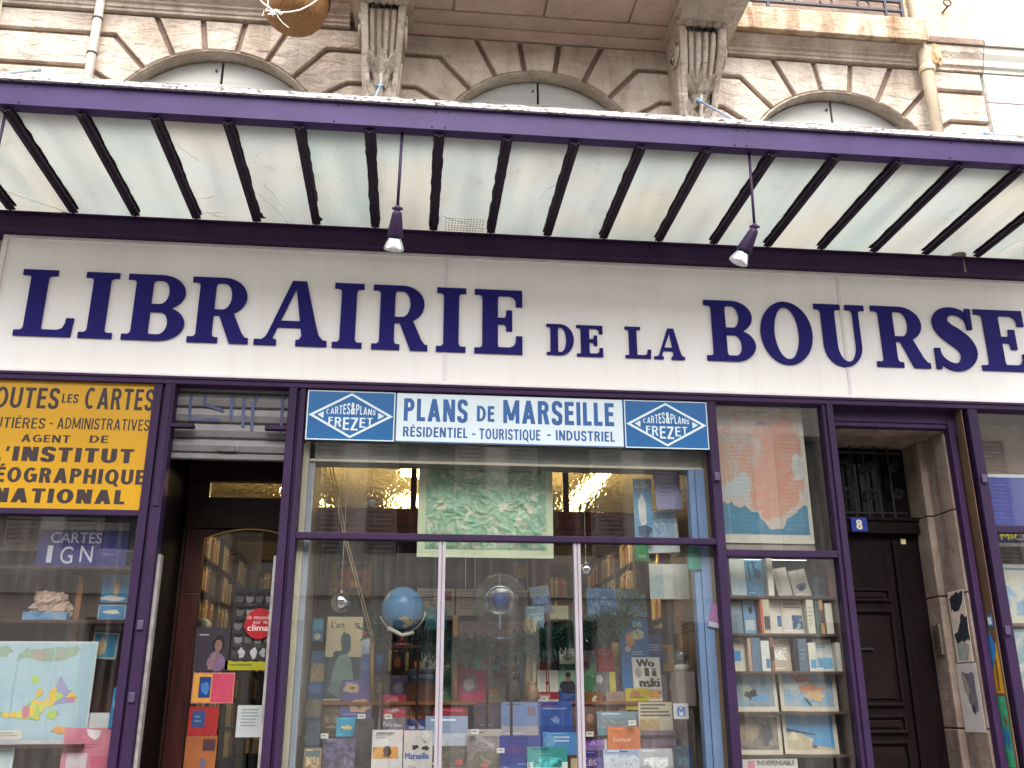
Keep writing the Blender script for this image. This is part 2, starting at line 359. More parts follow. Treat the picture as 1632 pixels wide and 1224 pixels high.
def sans_glyph(ch, t):
    """pieces of a heavy sign-writer's capital, height 1, stroke t: width and groups of polygons"""
    th = t*.82
    rect = lambda x0, y0, x1, y1: [[(x0, y0), (x1, y0), (x1, y1), (x0, y1)]]
    para = lambda xb, xt, y0, y1, w: [[(xb, y0), (xb+w, y0), (xt+w, y1), (xt, y1)]]
    def ring(cx, cy, rx, ry, a0, a1, n=22):
        g = []
        for i in range(n):
            a, b = math.radians(a0+(a1-a0)*i/n), math.radians(a0+(a1-a0)*(i+1)/n)
            g.append([(cx+(rx-t)*math.cos(a), cy+(ry-th)*math.sin(a)), (cx+(rx-t)*math.cos(b), cy+(ry-th)*math.sin(b)), (cx+rx*math.cos(b), cy+ry*math.sin(b)), (cx+rx*math.cos(a), cy+ry*math.sin(a))])
        return g
    def bw(x1, y0, y1): 
        h = (y1-y0)/2; xs = max(t*1.1, x1-h*.95)
        return rect(t*.9, y1-th, xs, y1)+rect(t*.9, y0, xs, y0+th)+ring(xs, (y0+y1)/2, x1-xs, h, -90, 90, 12)
    b = {'É': 'E', 'È': 'E'}.get(ch, ch)
    W = {'I': t, 'M': .86, 'N': .66, 'O': .72, 'Q': .72, 'G': .70, 'C': .64, 'A': .72, 'D': .66, 'E': .50, 'F': .48, 'L': .46, 'T': .58, 'S': .56, 'U': .64, 'V': .70, 'H': .64, 'P': .58, 'R': .62, 'Z': .56, 'B': .60, '-': .34, "'": .2, ' ': .3}.get(b, .6)
    st = rect(0, 0, t, 1); g = []
    if b == 'I': g = [st]
    elif b == 'A': g = [para(0, W/2-t*.55, 0, 1, t*1.1), para(W-t*1.1, W/2-t*.55, 0, 1, t*1.1), rect(W*.24, .2, W*.76, .2+th)]
    elif b in 'EF': g = [st, rect(t*.9, 1-th, W, 1), rect(t*.9, .5-th/2+.02, W*.92, .5+th/2+.02)]+([rect(t*.9, 0, W, th)] if b == 'E' else [])
    elif b == 'L': g = [st, rect(t*.9, 0, W, th)]
    elif b == 'T': g = [rect(0, 1-th, W, 1), rect(W/2-t/2, 0, W/2+t/2, 1-th*.9)]
    elif b == 'H': g = [st, rect(W-t, 0, W, 1), rect(t*.9, .5-th/2, W-t*.9, .5+th/2)]
    elif b == 'C': g = [ring(W/2+.02, .5, W/2+.02, .51, 52, 308)]
    elif b == 'G': g = [ring(W/2, .5, W/2, .51, 48, 312), rect(W-t, .06, W, .5), rect(W*.52, .40, W, .40+th)]
    elif b in 'OQ': g = [ring(W/2, .5, W/2, .51, 0, 360, 34)]+([para(W*.78, W*.5, -.16, .2, t*.9)] if b == 'Q' else [])
    elif b == 'D': g = [st, bw(W, 0, 1)]
    elif b == 'P': g = [st, bw(W, .42, 1)]
    elif b == 'R': g = [st, bw(W*.95, .44, 1), para(W-t*1.1, W*.42, 0, .47, t*1.1)]
    elif b == 'B': g = [st, bw(W*.92, .47, 1), bw(W, 0, .54)]
    elif b == 'U': g = [rect(0, .3, t, 1), rect(W-t, .3, W, 1), ring(W/2, .31, W/2, .32, 180, 360, 16)]
    elif b == 'V': g = [para(W/2-t*.55, 0, 0, 1, t*1.1), para(W/2-t*.55, W-t*1.1, 0, 1, t*1.1)]
    elif b == 'N': g = [st, rect(W-t, 0, W, 1), para(W-t*1.15, 0, 0, 1, t*1.15)]
    elif b == 'M': g = [rect(0, 0, t*.95, 1), rect(W-t*.95, 0, W, 1), para(W/2-t*.5, 0, .12, 1, t), para(W/2-t*.5, W-t, .12, 1, t)]
    elif b == 'Z': g = [rect(0, 1-th, W, 1), rect(0, 0, W, th), para(0, W-t*1.2, th*.9, 1-th*.9, t*1.2)]
    elif b == 'S':
        sp = [(W-.5*t, .74), (W*.80, .87), (W*.5, .935), (W*.24, .87), (t*.5, .73), (W*.26, .58), (W*.55, .48), (W*.80, .38), (W-.5*t, .26), (W*.78, .12), (W*.5, .065), (W*.2, .12), (t*.5, .27)]
        k = []
        for i in range(len(sp)-1):
            for j in range(4):
                u = j/4; p = [sp[max(0, i-1)], sp[i], sp[i+1], sp[min(len(sp)-1, i+2)]]
                k.append(tuple(.5*((2*p[1][c])+(-p[0][c]+p[2][c])*u+(2*p[0][c]-5*p[1][c]+4*p[2][c]-p[3][c])*u*u+(-p[0][c]+3*p[1][c]-3*p[2][c]+p[3][c])*u**3) for c in (0, 1)))
        k.append(sp[-1]); L = []; R_ = []
        for i, (x, z) in enumerate(k):
            a_, c_ = k[max(0, i-1)], k[min(len(k)-1, i+1)]; d = Vector((c_[0]-a_[0], c_[1]-a_[1])); d.normalize(); w = t*.5*(.86+.14*abs(d.y)) ; nn = Vector((-d.y, d.x))*w
            L.append((x+nn.x, z+nn.y)); R_.append((x-nn.x, z-nn.y))
        g = [[[L[i], L[i+1], R_[i+1], R_[i]] for i in range(len(k)-1)]]
    elif b == '-': g = [rect(0, .38, W, .38+th)]
    elif b == "'": g = [para(.02, .06, .66, 1, .12)]
    if ch == 'É': g.append(para(W*.34, W*.52, 1.06, 1.22, t*.8))
    if ch == 'È': g.append(para(W*.5, W*.3, 1.06, 1.22, t*.8))
    return W, g
def sans(mb, s, x0, x1, z0, z1, y, t=.21, gap=.13, mi=0):
    """a line of sign lettering that fills x0..x1, z0..z1"""
    gl = [(ch,)+sans_glyph(ch, t) if ch != '&' else (ch, .62, None) for ch in s]
    tot = sum(g[1] for g in gl)+gap*(len(gl)-1); sx = (x1-x0)/tot; h = z1-z0; u = x0
    for ch, W, gs in gl:
        if gs is None: add_text(mb, '&', u, u+W*sx, z0, z1, y, .03)
        else:
            for k, grp in enumerate(gs):
                for p in grp: mb.add([(u+px*sx, y-.00012*k, z0+pz*h) for px, pz in p], [tuple(range(len(p)))], mi)
        u += (W+gap)*sx
    return mb

# ------------------------------------------------------------------ street (setting)
ASPH = P((92, 90, 90), .9, .15, 3, .4, 60); PAVE = P((150, 144, 136), .85, .12, 2, .3, 40)
def struct(mb, name, mat): return tag(mb.build(name, mat), kind='structure')
struct(MB().box(-40, -9, -.3, 40, -2.6, -.12), 'road', ASPH)
struct(MB().box(-40, -2.4, -.3, 40, .2, 0), 'pavement', PAVE)
struct(MB().box(-40, -2.6, -.3, 40, -2.4, .004), 'kerb', P((170, 164, 156), .85, .1, 3))
struct(MB().box(-40, -11.4, -.3, 40, -9, 0), 'far_pavement', PAVE)
struct(MB().add([(-150, -150, -.31), (150, -150, -.31), (150, 150, -.31), (-150, 150, -.31)], [(0, 1, 2, 3)]), 'ground', ASPH)

# houses across the street (the shop windows mirror them)
opp = thing('apartment_house', (0, -11.4, 0), 'beige apartment house with tall louvered shutters across the street', 'building')
LOUV = P((150, 146, 140), .6, .1, 4); OPPW = stone_mat((214, 206, 194), (226, 220, 210), (170, 160, 148), .3)
m = MB(); cols = [-10.5+2.7*i for i in range(9)]; rows = [(.4, 3.2), (4.4, 6.9)]
xs = [-13] + [v for c in cols for v in (c-.55, c+.55)] + [13]
for i in range(0, len(xs), 2): m.box(xs[i], -12, 0, xs[i+1], -11.4, 9)
for c in cols:
    zs = [0] + [v for r in rows for v in r] + [9]
    for i in range(0, len(zs), 2): m.box(c-.55, -11.95, zs[i], c+.55, -11.41, zs[i+1])
m.box(-13, -11.4, 8.4, 13, -11.1, 9.02); m.box(-13, -11.4, 3.6, 13, -11.28, 3.9)
m.build('wall', OPPW, opp)
for c in cols:
    for j, (a, b) in enumerate(rows):
        MB().box(c-.55, -11.8, a, c+.55, -11.75, b).build('window', P((30, 32, 38), .15, .1), opp)
        if j == 0: continue
        for s in (-1, 1):
            q = MB(); x0, x1 = (c-1.12, c-.57) if s < 0 else (c+.57, c+1.12)
            q.box(x0, -11.39, a, x0+.05, -11.34, b); q.box(x1-.05, -11.39, a, x1, -11.34, b)
            z = a
            while z < b: q.box(x0+.05, -11.38, z, x1-.05, -11.35, z+.05); z += .085
            q.build('shutter', LOUV, opp)

# ------------------------------------------------------------------ the stone building above the shop
bld = thing('stone_building', (0, .15, 0), 'weathered beige rusticated stone building with arched mezzanine windows above the shop', 'building')
AX, AZ, AR, HS, ZT = (-1.63, .955, 3.52), 5.79, .865, 1.2875, 6.965
wall = MB(); GY, FY = .138, .10
def arc(cx, a0, a1, r, k=5): return [(cx+r*math.sin(math.radians(a0+(a1-a0)*i/k)), AZ+r*math.cos(math.radians(a0+(a1-a0)*i/k))) for i in range(k+1)]
for ai, cx in enumerate(AX):
    L = cx-(3.4 if ai == 0 else HS); Rr = 4.905 if ai == 2 else cx+HS
    N = 24; ang = [-90+180*i/N for i in range(N+1)]
    pts = [(cx+AR*math.sin(math.radians(a)), AZ+AR*math.cos(math.radians(a))) for a in ang]
    for (xa, za), (xb, zb) in zip(pts, pts[1:]):           # groove plane above the arch, and the reveal under it
        wall.add([(xa, GY, za), (xb, GY, zb), (xb, GY, 9.5), (xa, GY, 9.5)], [(0, 1, 2, 3)], 1)
        wall.add([(xa, FY-.005, za), (xb, FY-.005, zb), (xb, .42, zb), (xa, .42, za)], [(3, 2, 1, 0)], 2)
    wall.add([(L, GY, 4.5), (cx-AR, GY, 4.5), (cx-AR, GY, 9.5), (L, GY, 9.5)], [(0, 1, 2, 3)], 1)
    wall.add([(cx+AR, GY, 4.5), (Rr, GY, 4.5), (Rr, GY, 9.5), (cx+AR, GY, 9.5)], [(0, 1, 2, 3)], 1)
    for sgn in (-1, 1):                                      # jambs below the springing
        x = cx+sgn*AR; wall.add([(x, FY, 4.5), (x, .42, 4.5), (x, .42, AZ), (x, FY, AZ)], [(0, 1, 2, 3)], 2)
    # arris band of the arch
    for (a0, a1) in zip(ang, ang[1:]):
        s = lambda a, r: (cx+r*math.sin(math.radians(a)), AZ+r*math.cos(math.radians(a)))
        p = [s(a0, AR-.004), s(a1, AR-.004), s(a1, AR+.018), s(a0, AR+.018)]
        wall.prism(p[::-1], FY+.012, GY, 2)
    J = [8.25, 24.75, 41.25, 57.75, 74.25, 90]
    def top(a): r = (ZT-AZ)/math.cos(math.radians(a)); return (cx+r*math.sin(math.radians(a)), ZT)
    def side(a, z): x = (z-AZ)*math.tan(math.radians(a)); return (cx+x, z)
    zz = {41.25: 6.745, 57.75: 6.432, 74.25: 6.119, 90: 5.79}
    blocks = [arc(cx, 8.25, -8.25, AR)[::1] + [top(-8.25), top(8.25)]]
    for sg in (1, -1):
        E_ = (Rr if sg > 0 else L)
        b = []
        b.append(arc(cx, sg*8.25, sg*24.75, AR) + [top(sg*24.75), top(sg*8.25)])
        b.append(arc(cx, sg*24.75, sg*41.25, AR) + [side(sg*41.25, 6.745), (E_, 6.745), (E_, ZT), top(sg*24.75)])
        o74 = (cx+sg*1.166, 6.119)
        b.append(arc(cx, sg*41.25, sg*57.75, AR) + [side(sg*57.75, 6.432), (E_, 6.432), (E_, 6.745), side(sg*41.25, 6.745)])
        b.append(arc(cx, sg*57.75, sg*74.25, AR) + [o74, (E_, 6.119), (E_, 6.432), side(sg*57.75, 6.432)])
        b.append(arc(cx, sg*74.25, sg*90, AR) + [(E_, 5.79), (E_, 6.119), o74])
        blocks += b
    for z0, z1 in ((5.45, 5.79), (5.11, 5.45), (4.77, 5.11)):
        blocks.append([(L, z0), (cx-AR, z0), (cx-AR, z1), (L, z1)]); blocks.append([(cx+AR, z0), (Rr, z0), (Rr, z1), (cx+AR, z1)])
    for p in blocks:
        area = sum(p[i-1][0]*p[i][1]-p[i][0]*p[i-1][1] for i in range(len(p)))
        if area < 0: p = p[::-1]
        a = inset(p, .021); f = inset(a, .006)
        wall.prism(a, FY+.009, GY-.001); wall.prism(a, FY, FY+.009, 0, f)
wall.build('wall', [STONE, STONE_DARK, STONE], bld)
# mezzanine shutters in the arches
SHUT = P((172, 170, 164), .65, .06, 3, .25, 50, sx=(1, 1, 7)); SHUT2 = P((176, 172, 166), .65, .06, 3, .2, 50)
for cx in AX:
    fr = MB().box(cx-.84, .30, 5.0, cx+.84, .33, 5.06).build('arch_window', SHUT2, bld)
    for sg in (-1, 1):
        p = [(cx+sg*.008, 5.06), (cx+sg*.85, 5.06)] + [(cx+.853*math.sin(math.radians(a)), AZ+.853*math.cos(math.radians(a))) for a in ([sg*(90-90*i/14) for i in range(14)]+[sg*.6])]
        if sg < 0: p = p[::-1]
        MB().prism(p, .222, .262).build('shutter', SHUT, fr, bevel=.004)
    MB().box(cx-.9, .40, 4.6, cx+.9, .415, 6.75).build('dark_backing', WOOD_DARK, fr)  # added dark sheet, keeps the sky from shining through the shutter seam
    MB().box(cx-.82, .214, 6.405, cx+.82, .2215, 6.425).build('batten', SHUT2, fr)
    MB().lathe([(.001, 0), (.010, 0), (.010, .008), (.001, .012)], (cx-.045, .214, 6.55), 10, tilt=Matrix.Rotation(math.pi/2, 3, 'X')).build('knob', IRON, fr, smooth=True)
# string course and ledge
def course(x0, x1, mat, big=True):
    if big: pr = [(.16, 6.962), (.07, 6.962), (.07, 6.985), (.055, 6.99), (.055, 7.02), (.03, 7.03), (.03, 7.045), (-.01, 7.065), (-.045, 7.085), (-.045, 7.10), (.16, 7.10)]
    else: pr = [(.16, 6.955), (.085, 6.955), (.085, 6.985), (.06, 7.0), (.06, 7.06), (.03, 7.11), (.02, 7.17), (.16, 7.17)]
    return MB().prof(pr, x0, x1)
course(-5.0, -.62, STONE).build('string_course', STONE, bld, bevel=.004)
course(2.56, 4.31, STONE).build('string_course', STONE, bld, bevel=.004)
course(4.36, 4.905, STONE, False).build('string_course', STONE, bld, bevel=.004)
MB().prof([(.16, 7.10), (-.085, 7.10), (-.085, 7.085), (-.12, 7.085), (-.125, 7.30), (-.10, 7.325), (.16, 7.335)], 2.50, 4.31).build('ledge', STONE_PALE, bld, bevel=.012)
MB().prof([(.16, 7.10), (-.085, 7.10), (-.10, 7.30), (.16, 7.32)], -5.0, -.62).build('ledge', STONE, bld, bevel=.012)
MB().prof([(.16, 7.17), (.0, 7.175), (.0, 7.24), (.16, 7.26)], 4.36, 4.905).build('ledge', STONE_DARK, bld, bevel=.006)
MB().box(-5, .10, 7.26, 2.85, .16, 9.5).build('upper_wall', STUCCO, bld)
m = MB().box(4.26, .08, 7.26, 4.905, .16, 9.5).box(2.85, .10, 9.2, 4.26, .16, 9.5); m.build('upper_wall', STUCCO, bld)
# upper window behind the railing
w_ = MB(); w_.box(2.85, .2, 7.33, 4.26, .26, 7.75); w_.build('window_apron', STONE_PALE, bld)
w_ = MB()
for a, b in ((2.9, 2.98), (3.52, 3.60), (4.14, 4.22)): w_.box(a, .24, 7.75, b, .3, 9.2)
w_.box(2.85, .27, 7.7, 4.26, .30, 7.78)
fr = w_.build('window', P((226, 226, 230), .5, .05), bld)
MB().box(2.85, .30, 7.33, 4.26, .31, 9.2).build('pane', P((120, 122, 130), .15, .2), fr)
# balcony over the middle bay
bal = MB()
bal.prof([(.16, 6.955), (.09, 6.955), (.09, 6.975), (.05, 6.99), (.03, 7.0), (.03, 7.02), (.16, 7.02)], -.155, 2.04)
bal.box(-.62, -.86, 7.06, 2.56, .16, 7.32, 0)
for a, b in ((-.155, .215), (.225, .955), (.965, 1.665), (1.675, 2.04)): bal.box(a+.004, -.8, 7.025, b-.004, -.135, 7.062)
bal.box(-.155, -.125, 7.015, 2.04, .03, 7.061)
bal.box(-.155, -.8, 7.02, -.115, -.13, 7.0595); bal.box(2.0, -.8, 7.02, 2.04, -.13, 7.0595)
bal.prof([(.16, 7.05), (-.9, 7.05), (-.9, 7.30), (.16, 7.30)], -.6, 2.54)
bal.build('balcony', STONE_SOFFIT, bld, bevel=.006)
for x0, x1 in ((-.58, -.10), (2.0, 2.56)):
    b = MB(); b.box(x0, -.84, 6.975, x1, .16, 7.058); b.prof([(.16, 6.93), (-.36, 6.93), (-.40, 6.955), (-.44, 6.985), (.16, 6.985)], x0+.04, x1-.06)
    b.build('console_block', STONE, bld, bevel=.008)
def console(cx, w):
    pr = [(.13, 6.935), (-.27, 6.935), (-.305, 6.90), (-.31, 6.85), (-.295, 6.76), (-.25, 6.63), (-.185, 6.50), (-.135, 6.38), (-.10, 6.24), (-.085, 6.10), (-.08, 5.9), (-.10, 5.72), (-.08, 5.62), (.13, 5.6)]
    c = MB(); h = w/2
    def hw(z): return h*(.64+.36*min(1, max(0, (z-6.18)/.62))**.9)
    def loft(prof_, k0, k1):
        n = len(prof_); c.add([(cx+k0*hw(z), y, z) for y, z in prof_]+[(cx+k1*hw(z), y, z) for y, z in prof_], [tuple(range(n)), tuple(range(2*n-1, n-1, -1))]+[((i+1) % n, i, n+i, n+(i+1) % n) for i in range(n)])
    loft([(min(y+.055, .13), z) for y, z in pr], -.66, .66); loft(pr, -1, -.659); loft(pr, .659, 1)
    base = c.build('console', STONE, bld, bevel=.014)
    face = [(y, z) for y, z in pr[2:8]]
    for k in (-.48, -.16, .16, .48):
        fl = MB(); fl.tube([(cx+k*hw(z), y+.034, z) for y, z in face], [.018, .021, .021, .020, .017, .012], 8); fl.build('flute', STONE, base, smooth=True)
    cap = MB()
    for k in range(7): cap.ball((cx+h*(-.9+.3*k), -.30-.012*(k % 2), 6.935-.012*(k % 2)), .036, 12, 8, sq=(1.1, .8, .9))
    cap.build('lip_leaf', STONE, base, smooth=True)
    for sg in (-1, 1):
        vo = MB(); vo.tube([(cx+sg*(hw(6.75)+.004), -.13+(.135-.10*t/26)*math.cos(t*.42+2.6), 6.76+(.155-.115*t/26)*math.sin(t*.42+2.6)) for t in range(27)], .014, 6)
        vo.tube([(cx+sg*(hw(z)+.002), y+.06, z-.02) for y, z in pr[6:11]], [.012, .014, .012, .010, .006], 6)
        vo.build('volute', STONE, base, smooth=True)
    lf = MB()
    def leaf(x, z, L, W, rot, lift):
        vs = []; fs = []; NU, NV = 9, 7
        for i in range(NU):
            t = i/(NU-1); hw = W*math.sin(math.pi*(.12+.80*t))**.8*(1+.16*math.sin(t*18))
            for j in range(NV):
                s = -1+2*j/(NV-1)
                lx, lz = s*hw, t*L
                dep = lift*(1-s*s)*(.5+.8*t) + .018*math.cos(s*9)*(1-abs(s)*.4)
                X = x+lx*math.cos(rot)+lz*math.sin(rot); Z = z+lz*math.cos(rot)-lx*math.sin(rot)
                # depth of the console's face at that height
                yf = .03
                for (ya, za), (yb, zb) in zip(pr[2:], pr[3:]):
                    if zb <= Z <= za: yf = ya+(yb-ya)*(za-Z)/max(1e-6, za-zb); break
                vs.append((X, yf+.035-dep*1.25, Z))
        for i in range(NU-1):
            for j in range(NV-1):
                a = i*NV+j; fs.append((a, a+1, a+NV+1, a+NV))
        lf.add(vs, fs)
    leaf(cx, 6.28, .26, .075, 0, .05)
    for sg in (-1, 1):
        leaf(cx+sg*.02, 6.10, .22, .05, sg*.42, .035); leaf(cx+sg*.02, 5.97, .22, .055, sg*.5, .035); leaf(cx+sg*.02, 5.82, .2, .05, sg*.5, .03)
        leaf(cx+sg*.03, 6.38, .15, .05, sg*.55, .06)
    lf.tube([(cx, -.07, 5.8), (cx, -.085, 6.0), (cx, -.105, 6.2), (cx, -.15, 6.36)], [.014, .016, .018, .012], 7)
    lf.build('acanthus_leaf', STONE, base, smooth=True)
console(-.335, .36); console(2.24, .40)

# the white painted neighbour to the right
nb = thing('white_house', (6.4, .15, 0), 'white painted stone house to the right of the beige stone building', 'building')
m = MB(); m.box(4.91, GY-.02, 4.5, 9, .5, 9.5)
for z0, z1 in ((6.66, 6.95), (6.33, 6.645), (6.0, 6.315), (5.67, 5.985), (5.34, 5.655), (5.0, 5.325)): m.box(4.912, FY-.002, z0, 9, GY-.021, z1)
m.build('wall', WALL_WHITE, nb, bevel=.006)
course(4.912, 5.42, WALL_WHITE, False).build('string_course', P((206, 204, 192), .8, .08, 3), nb)
MB().prof([(.16, 7.17), (.0, 7.175), (.0, 7.24), (.16, 7.26)], 4.912, 9).build('ledge', P((170, 166, 154), .8, .1, 3), nb)
MB().prof([(.145, 6.955), (.03, 6.97), (.03, 7.17), (.145, 7.17)], 5.46, 9).build('string_course', P((206, 204, 192), .8, .08, 3), nb)
MB().box(4.912, .09, 7.26, 9, .144, 9.5).build('upper_wall', WALL_WHITE, nb)
t = MB().tube([(5.38, .0, 6.15), (5.38, .0, 6.9), (5.38, -.02, 7.02), (5.44, -.03, 7.16), (5.44, -.03, 7.6)], .05, 12).build('drain_pipe', P((228, 226, 220), .5, .05), None, smooth=True)
tag(t, 'white drain pipe bending round the ledge of the white house at the right edge', 'pipe')
ey = MB()
ey.tube([(4.62+.035*math.cos(a), -.01+.0*a, 7.60+.035*math.sin(a)) for a in [i*math.pi/6 for i in range(13)]], .008, 6); ey.tube([(4.62, .1, 7.565), (4.62, -.01, 7.565)], .01, 6)
tag(ey.build('wall_ring', P((96, 66, 50), .7, .3)), 'small rusty iron ring fixed to the bright upper wall', 'iron ring')

# down pipes
px = MB().tube([(4.325, .0, 4.9), (4.325, .0, 7.07), (4.325, -.01, 7.2), (4.335, .03, 7.30), (4.34, .05, 9.4)], .058, 14)
dp = thing('drain_pipe', (4.325, 0, 4.9), 'thick cream drain pipe running down beside the right hand arched window', 'pipe')
px.build('pipe', P((190, 172, 146), .6, .14, 4), dp, smooth=True)
MB().lathe([(.061, 0), (.068, .01), (.068, .05), (.061, .06)], (4.325, 0, 6.84), 14).build('collar', P((214, 190, 156), .6, .1), dp, smooth=True)
def rough_lump(c, r, sq, seed, amp=.35):
    m = MB().ball((0, 0, 0), 1, 28, 18)
    for i, v in enumerate(m.v):
        p = Vector(v); q = 1+amp*noise.noise(p*1.7+Vector((seed, 0, 0)))+amp*.6*noise.noise(p*4.5+Vector((0, seed, 0)))+amp*.3*noise.noise(p*11); p = p*q*r
        m.v[i] = (c[0]+p.x*sq[0], c[1]+p.y*sq[1], c[2]+p.z*sq[2])
    return m
rough_lump((4.455, .06, 7.10), .10, (.62, .5, 1.35), 3).build('mortar_patch', P((206, 170, 130), .95, .2, 20, .6, 30), dp)
lp = thing('drain_pipe', (-2.6, 0, 4.9), 'thin white plastic drain pipe with dark clips at the far left of the stone wall', 'pipe')
MB().tube([(-2.59, .04, 5.0), (-2.59, .04, 9.3)], .034, 12).build('pipe', P((222, 212, 200), .4, .06, 5), lp, smooth=True)
for z in (6.50, 6.83): MB().lathe([(.036, 0), (.041, .004), (.041, .016), (.036, .02)], (-2.59, .04, z), 12).build('clip', P((90, 80, 76), .6, .1), lp)
MB().tube([(-3.33, .08, 5.2), (-3.345, .08, 6.3), (-3.35, .07, 7.0), (-3.36, -.12, 7.08), (-3.36, -.13, 7.32), (-3.36, .07, 7.35), (-3.36, .07, 8.5)], .008, 6).build('wall_cable', P((206, 192, 166), .6))
tag(bpy.data.objects['wall_cable'], 'thin pale cable running down the stone at the left edge', 'cable')

# iron railing on the right hand ledge
rl = thing('window_railing', (3.55, -.06, 7.33), 'dark wrought iron window railing standing on the stained ledge at upper right', 'railing')
RY = -.05
m = MB()
for z in (7.42, 7.52): m.box(2.72, RY-.012, z, 4.16, RY+.012, z+.02)
m.build('rail', IRON, rl)
for x in (2.74, 2.93, 4.0, 4.15): MB().box(x-.011, RY-.011, 7.33, x+.011, RY+.011, 8.3).build('upright', IRON, rl)
for i, cx in enumerate((3.12, 3.46, 3.80)):
    MB().tube([(cx+.055*math.cos(a), RY, 7.475+.048*math.sin(a)) for a in [k*math.pi/8 for k in range(17)]], .008, 6).build('ring', IRON, rl)
    m = MB()
    for sg in (-1, 1): m.tube([(cx+sg*(.02+.12*(1-t/10)*math.sin(t*.55)), RY, 7.55+t*.05) for t in range(13)], .009, 6)
    m.build('scroll', IRON, rl)
# barrel shaped planter hanging above the left arch
pt = thing('hanging_planter', (-1.06, -.42, 6.64), 'brown wooden barrel planter tied with white string hanging above the left arch', 'planter')
c0 = un(471, 2, Y=-.42); c0.y = -.42; zb = un(471, 36, Y=-.42).z
BAR = P((158, 112, 66), .6, .3, 5, .3, 30, sx=(14, 14, 1))
MB().lathe([(.13, 0), (.185, .012), (.22, .06), (.245, .16), (.26, .3), (.255, .45), (.235, .56), (.20, .56), (.20, .45)], (c0.x, -.42, zb), 40).build('barrel', BAR, pt, smooth=True)
MB().lathe([(.254, .20), (.264, .205), (.268, .25), (.262, .255)], (c0.x, -.42, zb), 40).build('hoop', P((92, 70, 60), .6, .2), pt, smooth=True)
SY = -.72
sp_ = [un(x, y, Y=SY) for x, y in ((404, -14), (418, 4), (434, 16), (446, 20), (462, 19), (478, 16), (494, 8), (508, -2), (516, -16))]
m = MB().tube(sp_, .0055, 6)
m.tube([un(x, y, Y=SY+.01) for x, y in ((428, -6), (427, 8), (432, 16), (435, 26))], .004, 5); m.tube([un(x, y, Y=SY+.01) for x, y in ((440, 18), (443, 27), (450, 36), (460, 44))], .003, 5)
for k in range(12):
    a = un(436+rnd.uniform(-6, 8), 17+rnd.uniform(-3, 3), Y=SY); m.tube([a, a+Vector((rnd.uniform(-.05, .05), 0, rnd.uniform(-.04, .03))), a+Vector((rnd.uniform(-.06, .06), 0, rnd.uniform(-.06, .03)))], .003, 5)
m.build('string', P((236, 232, 226), .8), pt)
MB().tube([(c0.x, .1, zb+1.0), (c0.x, -.42, zb+1.0), (c0.x, -.42, zb+.5)], .014, 8).build('bracket', IRON, pt)

# ------------------------------------------------------------------ glass canopy
can = thing('glass_canopy', (0, 0, 4.9), 'purple iron canopy with wired glass panes and dirty white top edge over the shop', 'canopy')
CX0, CX1 = -3.8, 5.6; YF = -1.33
m = MB(); m.box(CX0, YF, 5.095, CX1, YF+.012, 5.243); m.box(CX0, YF-.014, 5.086, CX1, YF+.07, 5.0945)
m.box(CX0, YF-.008, 5.243, CX1, YF+.08, 5.252)
m.build('front_beam', PURPLE_LIT, can)
for x in (-2.42, .06, .14, -.55, 2.02, 2.1, 3.5):
    b = MB()
    for z in (5.112, 5.225): b.lathe([(.001, .004), (.006, .003), (.008, 0)], (x+(z-5.11)*.2, YF-.0005, z), 8, tilt=Matrix.Rotation(math.pi/2, 3, 'X'))
    b.build('rivet', PURPLE_DEEP, can)
m = MB(); N = 420
for i in range(N+1):
    x = CX0+(CX1-CX0)*i/N; q = noise.noise((x*6, 0, 0))*.006+noise.noise((x*23, 3, 0))*.005; q2 = noise.noise((x*9, 7, 0))*.004
    m.v += [(x, YF-.028+q2, 5.254), (x, YF-.030+q2, 5.288+q), (x, YF+.10, 5.30+q), (x, YF+.10, 5.254)]
    if i:
        a = 4*(i-1); m.f += [(a, a+4, a+5, a+1), (a+1, a+5, a+6, a+2), (a+3, a+2, a+6, a+7), (a, a+3, a+7, a+4)]; m.m += [0]*4
m.build('top_flashing', PEEL, can)
m = MB(); m.box(CX0, -.055, 4.905, CX1, .0, 5.033); m.box(CX0, -.085, 4.889, CX1, .10, 4.904); m.box(CX0, -.08, 5.034, CX1, .1, 5.044)
m.build('back_beam', PURPLE_DEEP, can)
RIBM = P((40, 26, 46), .7, .2, 8, .2)
RX = [-2.495+.4337*k for k in range(-3, 19)]
for k, x in enumerate(RX):
    r = MB(); r.box(x-.007, YF+.013, 5.05, x+.007, -.056, 5.088); r.box(x-.03, YF+.013, 5.060, x+.03, -.0555, 5.072)
    rb = r.build('rib', RIBM, can)
    n = 46; q = MB()
    for i in range(n+1):
        y = YF+.015+(-.058-YF-.015)*i/n
        wl = .034+.007*noise.noise((y*9, k*3.1, 0))+.006*abs(noise.noise((y*31, k*5.7, 2))); wr = .034+.007*noise.noise((y*9, k*3.1, 9))+.006*abs(noise.noise((y*31, k*5.7, 5)))
        if k == 7 and y > -.35: wl, wr = .018, .02
        if i > n-3 and k in (6, 7, 1): wl += .03*rnd.random(); wr += .03*rnd.random()
        q.v += [(x-wl, y, 5.0885), (x+wr, y, 5.0885), (x+wr, y, 5.0965), (x-wl, y, 5.0965)]
        if i:
            a = 4*(i-1); q.f += [(a, a+1, a+5, a+4), (a+1, a+2, a+6, a+5), (a+2, a+3, a+7, a+6), (a+3, a, a+4, a+7)]; q.m += [0]*4
    q.build('putty_seam', PUTTY, rb)
for x0, x1 in zip(RX, RX[1:]):
    MB().box(x0+.004, YF+.014, 5.0975, x1-.004, .09, 5.1035).build('glass_pane', CANOPY_GLASS, can)
